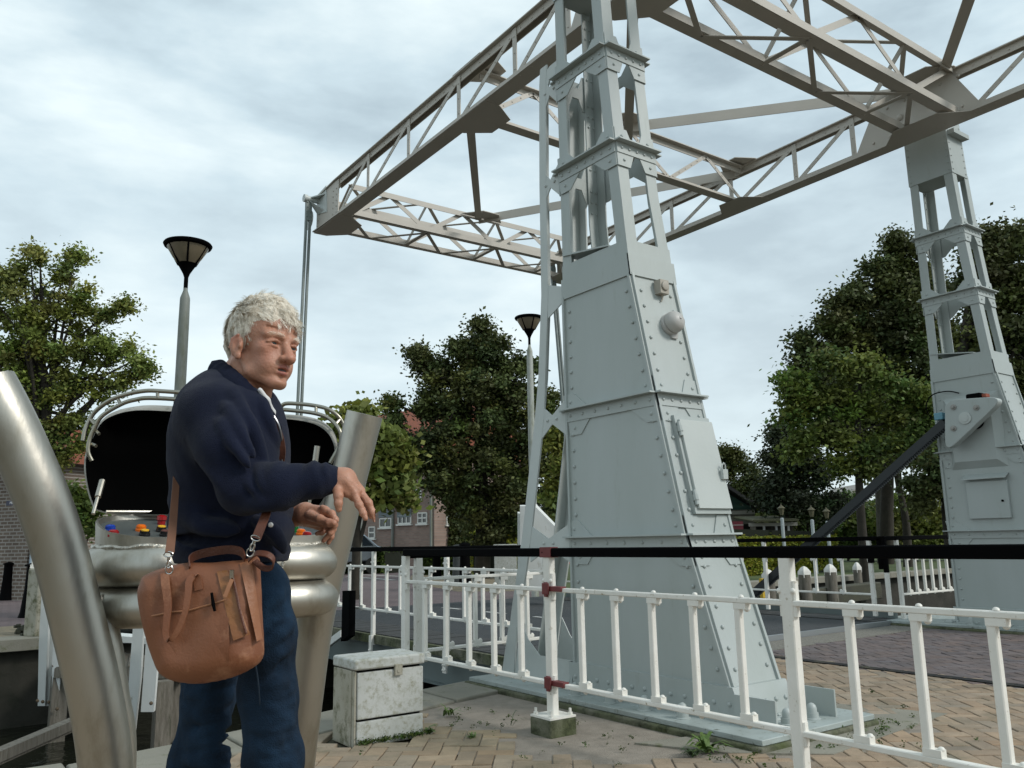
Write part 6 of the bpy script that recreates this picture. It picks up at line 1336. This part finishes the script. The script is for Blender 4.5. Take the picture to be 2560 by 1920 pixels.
def blob_fac(c, rad, amt, sq=(1, 1, 1)):
    c = to_world(np.array([c]))[0]-np.array(BASE[MAN.name]); v = N_.new('ShaderNodeVectorMath'); v.operation = 'DISTANCE'; L_.new(tcn.outputs['Object'], v.inputs[0]); v.inputs[1].default_value = tuple(c)
    r = N_.new('ShaderNodeMapRange'); r.inputs[1].default_value = rad*.35; r.inputs[2].default_value = rad; r.inputs[3].default_value = amt; r.inputs[4].default_value = 0; L_.new(v.outputs['Value'], r.inputs[0]); return r.outputs[0]
base = N_.new('ShaderNodeRGB'); base.outputs[0].default_value = (.41, .20, .128, 1)
cur = nmix(base.outputs[0], (.34, .148, .092), noise_fac(28, .35, .7, .6)); cur = nmix(cur, (.46, .25, .17), noise_fac(9, .5, .75, .5))
for c, r_, a_ in ((hd(.05, .062, -.03), .05, .25), (hd(-.05, .062, -.03), .05, .22), (hd(0, .11, -.04), .028, .35), (hd(.083, -.015, .01), .035, .5)): cur = nmix(cur, (.42, .15, .10), blob_fac(c, r_, a_))
for c, r_, a_ in ((hd(0, .098, -.0645), .013, .75), (hd(.012, .094, -.066), .011, .7), (hd(-.012, .094, -.066), .011, .7), (hd(0, .096, -.081), .013, .75), (hd(.011, .093, -.080), .011, .65), (hd(-.011, .093, -.080), .011, .65)): cur = nmix(cur, (.34, .11, .09), blob_fac(c, r_, a_))
for q in (-1, 1):
    for s_ in (.018, .026, .034, .042, .048): cur = nmix(cur, (.36, .23, .15), blob_fac(hd(q*s_, .088-.35*max(0, s_-.02), .0130+.003*(s_ > .02)), .008, .5))
L_.new(cur, b.inputs['Base Color']); nz = N_.new('ShaderNodeTexNoise'); nz.inputs['Scale'].default_value = 160; L_.new(tcn.outputs['Object'], nz.inputs['Vector']); nz.inputs['Detail'].default_value = 6; bp = N_.new('ShaderNodeBump'); bp.inputs['Strength'].default_value = .5; bp.inputs['Distance'].default_value = .003; L_.new(nz.outputs[0], bp.inputs['Height']); L_.new(bp.outputs[0], b.inputs['Normal'])
body = implicit('body', B, SK, MAN, 2)
# eyes
EYW = mat('eye_white', (.17, .13, .11), .5); IRIS = mat('iris', (.035, .045, .045), .15); PUP = mat('pupil', (.005, .005, .005), .05)
gaze = nH*.93+uH*.0-sH*.05; gaze /= np.linalg.norm(gaze)
for q in (-1, 1):
    c = hd(q*.031, .0682, -.007); cw = Vector(to_world(np.array([c]))[0]); g_ = Vector(to_world(np.array([gaze]))[0]); mb = MB()
    mb.lathe([(.0001, -.0125)]+[(.0125*math.cos(a), .0125*math.sin(a)) for a in np.linspace(-1.5, 1.5, 14)], cw, g_, 20); e_ = part('eye', mb, EYW, MAN, smooth=True)
    mb = MB(); mb.lathe([(.0058, .0109), (.0052, .0123), (.0001, .0129)], cw, g_, 18); part('iris', mb, IRIS, e_); mb = MB(); mb.lathe([(.0024, .0128), (.0001, .0132)], cw, g_, 12); part('pupil', mb, PUP, e_)
# disc behind the lips, coloured dark for the shade inside the open mouth
mb = MB(); c = Vector(to_world(np.array([hd(0, .084, -.0725)]))[0]); mb.lathe([(.012, -.002), (.012, .002)], c, Vector(to_world(np.array([nH]))[0]), 12); part('shaded_teeth', mb, mat('shaded_teeth', (.05, .02, .018), .3), MAN)
# hair: a close cap plus many strands
Hf = Field(H0-.16, H0+np.array([.16, .16, .19]), .003)
Hf.ell(hd(0, -.024, .040), (.080, .099, .091), .01, RH); Hf.ell(hd(0, .028, .064), (.060, .052, .056), .02, RH); Hf.ell(hd(0, -.010, .110), (.048, .060, .025), .025, RH); Hf.cap(hd(0, -.095, .0), hd(0, -.092, -.045), .045, .024, .02)
Hf.ell(hd(0, .120, -.010), (.12, .066, .072), .006, RH, True); Hf.ell(hd(0, .03, -.105), (.12, .125, .075), .012, RH, True)
for q in (-1, 1): Hf.ell(hd(q*.084, -.004, -.024), (.03, .026, .034), .006, RH, True); Hf.ell(hd(q*.085, .045, .002), (.045, .030, .038), .008, RH, True)
Hf.noise(.0022, .035, 3); Hf.noise(.0012, .014, 5)
HAIR = mat('hair_white', (.78, .72, .62), .55, var=(.50, .43, .33), vscale=45, bump=.6, bscale=160, stretch=(1, 1, .4))
hair = implicit('hair', Hf, HAIR, MAN, 1)
rg = np.random.default_rng(5); mb = MB()
def strand(p, n, fl, L, wd, lift, curl):
    pts = []; q = np.array(p); d = fl*.8+n*lift; d /= np.linalg.norm(d); K = 5; sidev = np.cross(d, n); sidev /= np.linalg.norm(sidev)+1e-9
    for i in range(K+1):
        pts.append(q.copy()); d = d+sidev*curl*.25+np.array([0, 0, -.10])*(i/K)-n*.07*i/K*lift*4; d /= np.linalg.norm(d); q = q+d*L/K
    return pts, sidev
cv = np.array([0, -.022, .038])
VV = []; FF = []
crown = np.array([0.1, -.45, .88]); crown /= np.linalg.norm(crown)
for i in range(2100):
    v = rg.normal(size=3); v /= np.linalg.norm(v)
    if v[2] < -.62: continue
    s_, n_, u_ = cv[0]+v[0]*.080, cv[1]+v[1]*.098, cv[2]+v[2]*.092
    if n_ > .02 and u_ < .075+.25*max(0, .03-abs(s_)): continue
    if abs(s_) > .045 and n_ > .030 and u_ < .055: continue
    if abs(s_) > .05 and n_ > .004 and u_ < .020: continue
    if abs(s_) > .055 and -.032 < n_ <= .004 and u_ < .010: continue
    if abs(s_) > .05 and n_ <= -.032 and n_ > -.04 and u_ < -.03: continue
    if u_ < -.045 and n_ > -.07: continue
    nn0 = sH*v[0]+nH*v[1]+uH*v[2]; p0 = hd(s_, n_, u_)-nn0*.002
    f3 = v-crown; f3 = f3-v*(f3@v); f3 /= np.linalg.norm(f3)+1e-6
    topw = min(1, max(0, (v[2]-.15)/.5))*min(1, max(0, (v[1]+.55)/.35)); f3 = f3*(1-.55*topw)+np.array([-.25+.45*math.sin(s_*55+n_*38+1), 1.0, .12])*topw*.9+np.array([0, .12, -.55])*(1-topw)
    f3 = f3-v*(f3@v); f3 /= np.linalg.norm(f3)+1e-6; fl0 = sH*f3[0]+nH*f3[1]+uH*f3[2]
    L0 = rg.uniform(.048, .072) if topw > .5 else rg.uniform(.026, .042)
    lf0 = rg.uniform(.06, .22) if topw > .5 else rg.uniform(.02, .07); cu0 = rg.normal()*.55*topw+rg.normal()*.12
    tip, _ = strand(p0, nn0, fl0, L0, .001, lf0, cu0)
    for k2 in range(11):
        jt_ = rg.normal(size=3)*.0045; jt_ -= nn0*(jt_@nn0); pts, sv = strand(p0+jt_, nn0, fl0+rg.normal(size=3)*.05, L0*rg.uniform(.8, 1.12), .001, lf0*rg.uniform(.85, 1.1), cu0)
        b0 = len(VV); wd = rg.uniform(.0004, .0009)
        for k, q in enumerate(pts):
            a_ = .48*(k/5)**1.2; q = q*(1-a_)+(tip[k]+jt_*.15)*a_; ww = wd*(1-.75*k/5); VV += [q-sv*ww, q+sv*ww]
        for k in range(5): a = b0+2*k; FF.append((a, a+1, a+3, a+2))
for q_ in (-1, 1):      # brows
    for i in range(20):
        t_ = rg.random(); p = hd(q_*(.014+.034*t_), .0905-.022*t_**1.5+.004, .0135+.004*math.sin(t_*2.4)+rg.normal()*.0018); d_ = sH*q_*.8+uH*(.35-.5*t_)+nH*.25; d_ /= np.linalg.norm(d_); sv = np.cross(d_, nH); sv /= np.linalg.norm(sv); b0 = len(VV)
        for k in range(3): q = p+d_*.0045*k; ww = .0005*(1-.3*k); VV += [q-sv*ww, q+sv*ww]
        for k in range(2): a = b0+2*k; FF.append((a, a+1, a+3, a+2))
VV = to_world(np.array(VV)); mb.add(VV, FF); part('hair_strands', mb, mat('hair_strand', (.86, .81, .71), .45, var=(.66, .59, .48), vscale=60), hair, smooth=True)
# ---- sweater
KNIT = mat('navy_knit', (.0080, .0112, .028), .95, var=(.005, .0075, .019), vscale=7, bump=.5, bscale=420, spec=.15, sheen=.06)
lo = [L3(420, 1000, 2.2)[0]-.02, L3(600, 1000, 1.78)[1], L3(600, 1425, 2.1)[2]]; hi = [L3(870, 1200, 2.0)[0]+.03, L3(600, 1000, 2.62)[1], L3(650, 880, 2.1)[2]]
J = Field(lo, hi, .0042)
J.ell(L3(562, 1080, 2.20), (.128, .185, .17), .05); J.ell(L3(566, 1180, 2.21), (.134, .17, .17), .05); J.ell(L3(570, 1300, 2.22), (.142, .165, .16), .05); J.ell(L3(573, 1380, 2.22), (.132, .150, .10), .04)
J.ell(L3(655, 1130, 2.2), (.055, .15, .16), .05); J.ell(L3(660, 1330, 2.2), (.062, .13, .13), .05)
J.ell(L3(572, 1005, 2.2), (.060, .11, .060), .04)
J.cap(L3(580, 985, 2.15), SHN, .036, .060, .04); J.cap(L3(605, 985, 2.28), SHF, .040, .056, .04)
J.chain([SHN, L3(560, 1120, 2.0), ELN], [.065, .060, .054], .04)
J.chain([ELN, L3(700, 1216, 1.955), L3(790, 1200, 1.975), L3(848, 1197, 1.998)], [.059, .051, .037, .0285], .03)
J.chain([SHF, ELF, L3(722, 1288, 2.36)], [.064, .054, .040], .04)
# folds
def fold(pts, r=.008, k=.022, sub=False, push=.010):
    P = spline([Vector(L3(*p)) for p in pts], 4); n = len(P)
    for i in range(n-1):
        a, b = math.sin(math.pi*(i+.3)/n), math.sin(math.pi*(i+1.3)/n); u = np.array([0, 1, 0]); J.cap(np.array(P[i])+u*(1-a)*push, np.array(P[i+1])+u*(1-b)*push, r*(.3+.7*a), r*(.3+.7*b), k, sub)
fold([(487, 1105, 2.035), (520, 1170, 2.015), (560, 1235, 2.0), (592, 1275, 1.98)], .003, .022, True)
fold([(562, 970, 2.075), (520, 985, 2.02), (492, 1030, 2.02), (480, 1090, 2.05)], .0015, .012, True)
J.wrinkle(ELN, L3(848, 1197, 2.0), .07, .036, .0075, .7, 1, .02, .55); J.wrinkle(ELN, L3(848, 1197, 2.0), .07, .045, .0030, -.5, 4, .3, .95)
J.wrinkle(L3(575, 1230, 2.2), L3(575, 1400, 2.2), .2, .066, .0062, .35, 6, .1, .95); J.cap(L3(600, 1040, 2.09), L3(636, 1170, 2.06), .070, .060, .05)
fold([(575, 975, 2.04), (612, 1030, 2.0), (640, 1090, 1.99), (655, 1150, 1.985)], .004, .028); fold([(560, 1010, 1.99), (600, 1075, 1.955), (632, 1140, 1.935)], .004, .026); fold([(545, 1050, 1.955), (585, 1115, 1.93), (620, 1165, 1.915)], .004, .022)
fold([(655, 1000, 2.07), (672, 1050, 2.06), (690, 1110, 2.08)], .004, .025); fold([(500, 1120, 1.99), (530, 1180, 1.95), (575, 1235, 1.93)], .003, .024)
fold([(530, 925, 2.19), (568, 945, 2.10), (612, 990, 2.06), (645, 1040, 2.06), (668, 1078, 2.09)], .0022, .009, True)
fold([(690, 1290, 2.07), (716, 1330, 2.12)], .004, .02, True)
J.wrinkle(L3(780, 1202, 1.98), L3(826, 1198, 1.99), .06, .030, .006, .15, 5, .0, 1.0)
fold([(600, 1258, 1.95), (650, 1262, 1.92), (710, 1245, 1.92)], .006, .03); fold([(440, 1250, 2.12), (500, 1310, 2.04), (590, 1330, 2.03)], .006, .04); fold([(445, 1340, 2.12), (510, 1352, 2.06), (610, 1345, 2.04)], .007, .03, True)
fold([(640, 1300, 2.06), (680, 1330, 2.08), (705, 1375, 2.1)], .008, .03); fold([(630, 1330, 2.05), (668, 1365, 2.07), (690, 1395, 2.1)], .006, .02, True)
fold([(440, 1375, 2.12), (520, 1384, 2.055), (620, 1384, 2.055), (700, 1372, 2.09)], .0035, .012, True)
J.noise(.0016, .13, 21); J.noise(.0007, .05, 22, (1, 1, .5)); J.noise(.0003, .02, 23)
J.cut(L3(570, 1406, 2.2), np.array([.0, 0, -1.0])); J.cut(L3(852, 1198, 1.998), np.array([1, -.02, .16]))
J.ell(hd(.0, -.025, -.095), (.066, .070, .055), .004, RH, True)
jk = implicit('sweater', J, KNIT, MAN, 2)
KC = Field([L3(520, 1000, 2.2)[0], L3(600, 1000, 2.0)[1], L3(600, 1100, 2.15)[2]], [L3(720, 1000, 2.2)[0], L3(600, 1000, 2.40)[1], L3(600, 885, 2.15)[2]], .003)
up1 = [(548, 908, 2.235), (572, 925, 2.155), (608, 958, 2.105), (645, 1000, 2.09), (672, 1036, 2.105), (686, 1066, 2.13)]; lo1 = [(530, 925, 2.225), (556, 950, 2.125), (592, 985, 2.075), (630, 1026, 2.065), (662, 1060, 2.085), (682, 1086, 2.12)]
KC.chain([L3(*p) for p in spline(up1, 3)], [.0105]*16, .008); KC.chain([L3(*p) for p in spline(lo1, 3)], [.0125]*16, .020)
KC.chain([L3(548, 908, 2.24), L3(575, 905, 2.31), L3(625, 935, 2.33), L3(668, 1010, 2.30), L3(692, 1062, 2.22), L3(686, 1068, 2.13)], [.0125]*6, .01)
KC.chain([L3(*p) for p in spline([tuple((np.array(a)+np.array(b))/2) for a, b in zip(up1, lo1)], 3)], [.0105]*16, .022)
implicit('collar', KC, mat('rib_knit', (.0078, .011, .026), .95, var=(.005, .007, .018), vscale=90, bump=.6, bscale=300, spec=.15), jk, 1, True)
# white shirt collar, zip
SHIRT = mat('shirt_white', (.60, .60, .60), .8); S_ = Field(L3(600, 1110, 2.05)-.02, L3(730, 940, 2.32)+.02, .0025)
S_.lo = np.array([L3(640, 1000, 2.15)[0], L3(640, 1000, 2.02)[1], L3(640, 1115, 2.15)[2]]); S_.n = np.ceil((np.array([L3(700, 1000, 2.15)[0], L3(640, 1000, 2.32)[1], L3(640, 945, 2.15)[2]])-S_.lo)/.0025).astype(int)+1; S_.F = np.full(S_.n, .06, np.float32)
S_.chain([L3(650, 975, 2.085), L3(668, 1000, 2.095), L3(682, 1030, 2.11), L3(688, 1060, 2.13)], [.006, .0065, .006, .005], .008); implicit('shirt_collar', S_, SHIRT, MAN, 1)
ZIP = mat('zip_metal', (.25, .25, .26), .35, .9); mb = MB(); mb.tube(spline([at(684, 1040, 2.075), at(696, 1062, 2.075), at(702, 1085, 2.08), at(706, 1112, 2.09)], 5), .0035, 6); mb.box(0, 0, 0, 0.001, .001, .001); part('zip', mb, ZIP, jk)
mb = MB(); mb.rivet(at(677, 1312, 2.055), -FW, .0065, 14); part('button', mb, mat('button_white', (.7, .7, .7), .3), jk)
# ---- jeans and shoes
DEN = mat('denim', (.0050, .014, .030), .9, var=(.011, .032, .064), vscale=5, bump=.5, bscale=300, spec=.2, dirt=(.004, .008, .015), dscale=4, dlo=.45, dhi=.7)
hipc = L3(572, 1430, 2.22); kR, kL = L3(690, 1880, 2.14), L3(478, 1900, 2.28)
fR, fL = L3(672, 2420, 2.20), L3(452, 2420, 2.36); fR[2] = .09; fL[2] = .09
lo = [min(fL[0], kL[0])-.14, hipc[1]-.30, .02]; hi = [kR[0]+.16, hipc[1]+.38, L3(570, 1375, 2.2)[2]]
Jn = Field(lo, hi, .0055)
Jn.ell(hipc+np.array([0, 0, .0]), (.122, .150, .10), .05); Jn.ell(hipc+np.array([0, .0, -.09]), (.128, .155, .11), .05)
hR = hipc+np.array([.045, -.075, -.12]); hL = hipc+np.array([-.03, .075, -.12])
Jn.chain([L3(640, 1475, 2.14), L3(666, 1590, 2.12), L3(670, 1730, 2.12), L3(684, 1900, 2.12), (kR+fR)/2, fR], [.084, .070, .066, .069, .062, .058], .04); Jn.chain([L3(545, 1480, 2.28), L3(532, 1640, 2.28), L3(520, 1750, 2.28), L3(482, 1905, 2.30), (kL+fL)/2, fL], [.088, .075, .064, .062, .058, .056], .04)
def jf(pts, r, k, sub=False):
    P = spline([Vector(L3(*p)) for p in pts], 4); n = len(P)
    for i in range(n-1):
        a, b = math.sin(math.pi*(i+.3)/n), math.sin(math.pi*(i+1.3)/n); u = np.array([0, 1, 0]); Jn.cap(np.array(P[i])+u*(1-a)*.01, np.array(P[i+1])+u*(1-b)*.01, r*(.3+.7*a), r*(.3+.7*b), k, sub)
rr_ = random.Random(9)
for i in range(9):
    y = 1700+i*28; jf([(728, y+rr_.uniform(-8, 8), 2.09), (690, y+12, 2.05), (640, y+rr_.uniform(0, 30), 2.06)], .0035, .026)
    jf([(572, y+rr_.uniform(-8, 8), 2.24), (525, y+14, 2.205), (468, y+rr_.uniform(0, 40), 2.22)], .0035, .026)
jf([(700, 1480, 2.09), (660, 1520, 2.06), (610, 1600, 2.06)], .004, .03); jf([(722, 1560, 2.08), (690, 1590, 2.05), (630, 1650, 2.05)], .004, .03); jf([(722, 1620, 2.08), (690, 1640, 2.05), (640, 1700, 2.05)], .003, .025)
Jn.noise(.003, .10, 31); Jn.noise(.0014, .04, 32); Jn.cut([0, 0, L3(570, 1392, 2.2)[2]], [0, 0, 1.0])
jn = implicit('jeans', Jn, DEN, MAN, 2)
mb = MB(); A = [at(610, 1412, 2.045), at(648, 1408, 2.045), at(680, 1404, 2.06), at(702, 1404, 2.1)]
mb.tube(spline([at(628, 1600, 2.03), at(645, 1700, 2.03), at(652, 1800, 2.05), at(656, 1890, 2.06)], 6), .0018, 4); part('side_seam', mb, mat('denim_stitch', (.012, .028, .05), .8), jn)
SHOE = mat('shoe_leather', (.03, .02, .014), .5)
for c in (fR, fL):
    w_ = to_world(np.array([c]))[0]; F_ = Field(c+np.array([-.12, -.09, -.11]), c+np.array([.24, .09, .06]), .006); F_.chain([c+np.array([-.03, 0, -.04]), c+np.array([.06, 0, -.045]), c+np.array([.17, -.01, -.058])], [.047, .045, .034], .02); F_.cut([0, 0, .003], [0, 0, -1.0]); implicit('shoe', F_, SHOE, MAN, 1)

# ---- leather bag
LEA = mat('tan_leather', (.22, .086, .040), .5, var=(.165, .058, .026), vscale=9, bump=.12, bscale=160, dirt=(.38, .19, .105), dscale=7, dlo=.55, dhi=.75, spec=.4)
LEAD = mat('dark_strap_leather', (.11, .032, .014), .5, var=(.075, .022, .01), vscale=20, bump=.3, bscale=200)
LEAE = mat('leather_edge', (.30, .13, .06), .6); SILV = mat('bag_metal', (.55, .54, .52), .22, 1.0)
BG = thing('leather_bag', 'soft tan leather shoulder bag with two handles hanging at the hip of the man', 'bag', Vector(at(500, 1700, 1.93)))
DB = 1.93; pxm = DB/FPX
outl = [(345, 1452), (352, 1438), (400, 1420), (460, 1408), (530, 1405), (600, 1400), (628, 1392), (640, 1400), (645, 1440), (652, 1520), (661, 1610), (660, 1645), (640, 1668), (590, 1690), (520, 1703), (460, 1700), (420, 1686), (398, 1660), (374, 1600), (352, 1530), (340, 1480)]
cx_, cy_ = 510, 1550
Fb = Field([L3(330, 1500, DB)[0]-.02, L3(500, 1500, 1.82)[1], L3(500, 1712, DB)[2]-.01], [L3(670, 1500, DB)[0]+.02, L3(500, 1500, 2.06)[1], L3(500, 1380, DB)[2]+.02], .0032)
# signed distance to the outline polygon times a pillow thickness
gX = Fb.lo[0]+np.arange(Fb.n[0])*Fb.h; gZ = Fb.lo[2]+np.arange(Fb.n[2])*Fb.h; gY = Fb.lo[1]+np.arange(Fb.n[1])*Fb.h
sp = [Vector((L3(x, y, DB)[0], L3(x, y, DB)[2], 0)) for x, y in outl]; sp = spline(sp+[sp[0]], 3)[:-1]; PX = np.array([p.x for p in sp]); PZ = np.array([p.y for p in sp])
X2d, Z2d = np.meshgrid(gX, gZ, indexing='ij'); dmin = np.full(X2d.shape, 9.); ins = np.zeros(X2d.shape, bool)
for i in range(len(PX)):
    x0, z0, x1, z1 = PX[i-1], PZ[i-1], PX[i], PZ[i]; dx, dz = x1-x0, z1-z0; t_ = np.clip(((X2d-x0)*dx+(Z2d-z0)*dz)/(dx*dx+dz*dz+1e-12), 0, 1); dmin = np.minimum(dmin, np.hypot(X2d-x0-t_*dx, Z2d-z0-t_*dz))
    cond = ((z0 > Z2d) != (z1 > Z2d)) & (X2d < (x1-x0)*(Z2d-z0)/(z1-z0+1e-12)+x0); ins ^= cond
sd2 = np.where(ins, -dmin, dmin); yc = L3(500, 1550, DB)[1]
thk = .050*np.sqrt(np.clip(-sd2/.055, 0, 1)*(2-np.clip(-sd2/.055, 0, 1))); thk = thk*np.where(True, .75+.35*np.clip((PZ.max()-Z2d)/(PZ.max()-PZ.min()), 0, 1), 1)
yoff = .008*np.sin(X2d*26)*np.sin(Z2d*17+1)
dy = np.abs(gY[None, :, None]-yc-yoff[:, None, :])-thk[:, None, :]; Fb.F = np.maximum(dy*.75, sd2[:, None, :]).astype(np.float32)
def bsub(pts, r, k, sub=True, D=1.885):
    P = [L3(x, y, D) for x, y in pts]
    for i in range(len(P)-1): Fb.cap(P[i], P[i+1], r, r, k, sub)
bsub([(585, 1600), (596, 1660), (600, 1690)], .0015, .006); bsub([(440, 1440), (430, 1470), (425, 1500)], .003, .012)
Fb.noise(.0014, .13, 41)
bgm = implicit('bag_body', Fb, LEA, BG, 2)
def yfront(px, py):       # how far the front of the bag lies from the camera at this place
    r_ = L3(px, py, DB); i = int(np.clip((r_[0]-Fb.lo[0])/Fb.h, 1, Fb.n[0]-2)); kk = int(np.clip((r_[2]-Fb.lo[2])/Fb.h, 1, Fb.n[2]-2)); col = Fb.F[i, :, kk]; w0 = np.argwhere(col < 0)
    y = gY[w0[0][0]] if len(w0) else yc; return y
def onbag(px, py, lift=.002):
    D = DB
    for _ in range(4): y = yfront(px, py)-lift; D = D+(y-L3(px, py, D)[1])*.97
    return Vector(to_world(np.array([[L3(px, py, D)[0], y, L3(px, py, D)[2]]]))[0])
def strap(name, pts, wd, th, m, parent=BG, k=6, side=None, **kw):
    S = spline(pts, k); vs = []; nS = len(S)
    for i, p in enumerate(S):
        t = (S[min(i+1, nS-1)]-S[max(i-1, 0)]).normalized(); sd_ = side(i/(nS-1)) if callable(side) else (side or RT); sd_ = (sd_-t*sd_.dot(t)).normalized(); nn = t.cross(sd_)
        w_ = wd(i/(nS-1)) if callable(wd) else wd; vs += [p-sd_*w_/2-nn*th/2, p+sd_*w_/2-nn*th/2, p+sd_*w_/2+nn*th/2, p-sd_*w_/2+nn*th/2]
    mb = MB(); mb.add(vs, [(4*i+a, 4*i+(a+1) % 4, 4*i+4+(a+1) % 4, 4*i+4+a) for i in range(nS-1) for a in range(4)]+[(0, 1, 2, 3), tuple(range(4*nS-4, 4*nS))]); return part(name, mb, m, parent, smooth=60, **kw)
# front pocket panel with its stitched edge
nx_, nz_ = 16, 9
def panel(name, f, m, lift, nu=18, nv=10, th=.0015):
    mb = MB(); P = [[onbag(*f(u/nu, v/nv), lift) for v in range(nv+1)] for u in range(nu+1)]; vs = [p for c in P for p in c]; w1 = nv+1
    back = [p+FW*th for p in vs]; n = len(vs); fs = [(i*w1+j, (i+1)*w1+j, (i+1)*w1+j+1, i*w1+j+1) for i in range(nu) for j in range(nv)]
    edge = [i*w1 for i in range(nu+1)]+[nu*w1+j for j in range(1, nv+1)]+[i*w1+nv for i in range(nu-1, -1, -1)]+[j for j in range(nv-1, 0, -1)]
    mb.add(vs+back, fs+[(edge[a], edge[(a+1) % len(edge)], edge[(a+1) % len(edge)]+n, edge[a]+n) for a in range(len(edge))]); return part(name, mb, m, BG, smooth=60)
def pocket(u, v):
    x = 352+(573-352)*u; top = float(np.interp(x, [352, 365, 430, 470, 573], [1534, 1543, 1530, 1527, 1497])); bot = float(np.interp(x, [352, 400, 430, 480, 530, 573, 600], [1545, 1640, 1672, 1690, 1692, 1688, 1670])); return x, top+(bot-top)*v
panel('front_pocket', pocket, LEA, .003)
mb = MB(); mb.tube([onbag(*pocket(u, 0), .0045) for u in np.linspace(0, 1, 24)], .0022, 6); part('pocket_edge', mb, LEAE, BG)
zp = panel('zip_panel', lambda u, v: ((542+26*u)+(583-542+ (624-568-41)*u)*v, 1424+6*(1-u)+(1596-1424-10*u)*v), mat('zip_panel_leather', (.27, .115, .035), .5, var=(.19, .07, .025), vscale=18, bump=.15, bscale=150), .0045, 5, 16)
mb = MB(); mb.tube([onbag(x, y, .010) for x, y in ((580, 1432), (588, 1470), (598, 1520), (608, 1560), (616, 1585))], .0032, 6); part('zip', mb, LEAD, BG)
mb = MB(); a = onbag(580, 1436, .014); mb.bar(a+UP*.010, a-UP*.008, .009, .006, up=FW); mb.tube([a-UP*.008+RT*(.004*math.cos(q))+UP*(.005*math.sin(q)-.004) for q in np.linspace(0, 6.28, 10)], .0013, 5); part('zip_slider', mb, SILV, BG)
strap('zip_pull', [onbag(580, 1448, .016), onbag(573, 1465, .018), onbag(562, 1492, .016)], .009, .002, LEAE)
panel('side_trim', lambda u, v: (599+43*v+(30-16*v)*u, 1408-8*u+196*v), mat('trim_leather', (.27, .11, .05), .5, var=(.22, .085, .035), vscale=14, bump=.15, bscale=150), .003, 4, 14)
def lf(i, off): return lambda t: RT
strap('handle', [onbag(412, 1432, .004), onbag(414, 1460, .010), onbag(418, 1490, .016), onbag(420, 1520, .020), onbag(416, 1560, .024), onbag(415, 1588, .026), onbag(424, 1600, .028), onbag(440, 1585, .030), onbag(456, 1550, .030), onbag(466, 1515, .028), onbag(471, 1480, .022), onbag(473, 1455, .014), onbag(482, 1442, .010), onbag(492, 1444, .006), onbag(497, 1475, .004)], lambda t: .019-.007*math.sin(t*3.14)**2, .0032, LEA)
strap('handle', [onbag(474, 1422, .0), at(475, 1400, 1.94), at(492, 1388, 1.965), at(530, 1379, 1.985), at(575, 1374, 1.985), at(603, 1380, 1.965), at(612, 1398, 1.94)], .020, .0032, LEAD, side=UP)
strap('side_loop', [at(622, 1400, 1.925), at(640, 1384, 1.915), at(668, 1386, 1.91), at(684, 1400, 1.912), at(680, 1418, 1.92), at(660, 1420, 1.922), at(636, 1402, 1.93)], .015, .003, LEAD, side=FW*.75+UP*.6)
def clasp(x, y, D, ang):
    mb = MB(); c = at(x, y, D)
    def ring(dx, dy, rx, ry, r_=.0016): mb.tube([at(x+dx, y+dy, D)+RT*(rx*math.cos(a)*math.cos(ang)-ry*math.sin(a)*math.sin(ang))+UP*(ry*math.sin(a)*math.cos(ang)+rx*math.cos(a)*math.sin(ang)) for a in np.linspace(0, 2*math.pi, 18, endpoint=False)], r_, 6, closed=True)
    ca, sa = math.cos(ang), math.sin(ang)
    def off(d): return (sa*d, ca*d)
    ring(*off(-22), .0105, .006); ring(*off(2), .0045, .009, .0022); ring(*off(16), .0085, .010); mb.tube([at(x+off(-16)[0], y+off(-16)[1], D), at(x+off(-6)[0], y+off(-6)[1], D)], .0036, 8); part('clasp', mb, SILV, BG)
clasp(422, 1408, 1.915, 0.05); clasp(631, 1366, 1.90, -.35)
strap('shoulder_strap', [at(424, 1382, 1.915), at(430, 1330, 1.96), at(436, 1260, 2.02), at(440, 1205, 2.06), at(441, 1170, 2.10)], lambda t: .020-.006*t, .003, mat('strap_tan', (.17, .072, .036), .55, var=(.12, .05, .025), vscale=12), side=RT*.8+FW*.6)
strap('shoulder_strap', [at(641, 1346, 1.90), at(652, 1318, 1.91), at(664, 1288, 1.93), at(668, 1270, 1.95)], .021, .003, LEAD, side=RT)
strap('shoulder_strap', [at(690, 1060, 2.09), at(702, 1095, 2.085), at(707, 1125, 2.085), at(704, 1155, 2.09), at(700, 1185, 2.1)], .014, .003, LEAD, side=RT)
mb = MB(); mb.tube([at(704, 1148, 2.072), at(704, 1166, 2.075)], .0025, 6); part('buckle', mb, SILV, BG)
pen = thing('pen', 'black pen clipped upright to the front pocket of the leather bag', 'pen', onbag(530, 1500, .01)); mb = MB(); mb.tube([onbag(529, 1482, .008), onbag(533, 1510, .012), onbag(537, 1528, .010)], [.0030, .0042, .003], 8); part('clip', mb, BLACK, pen)
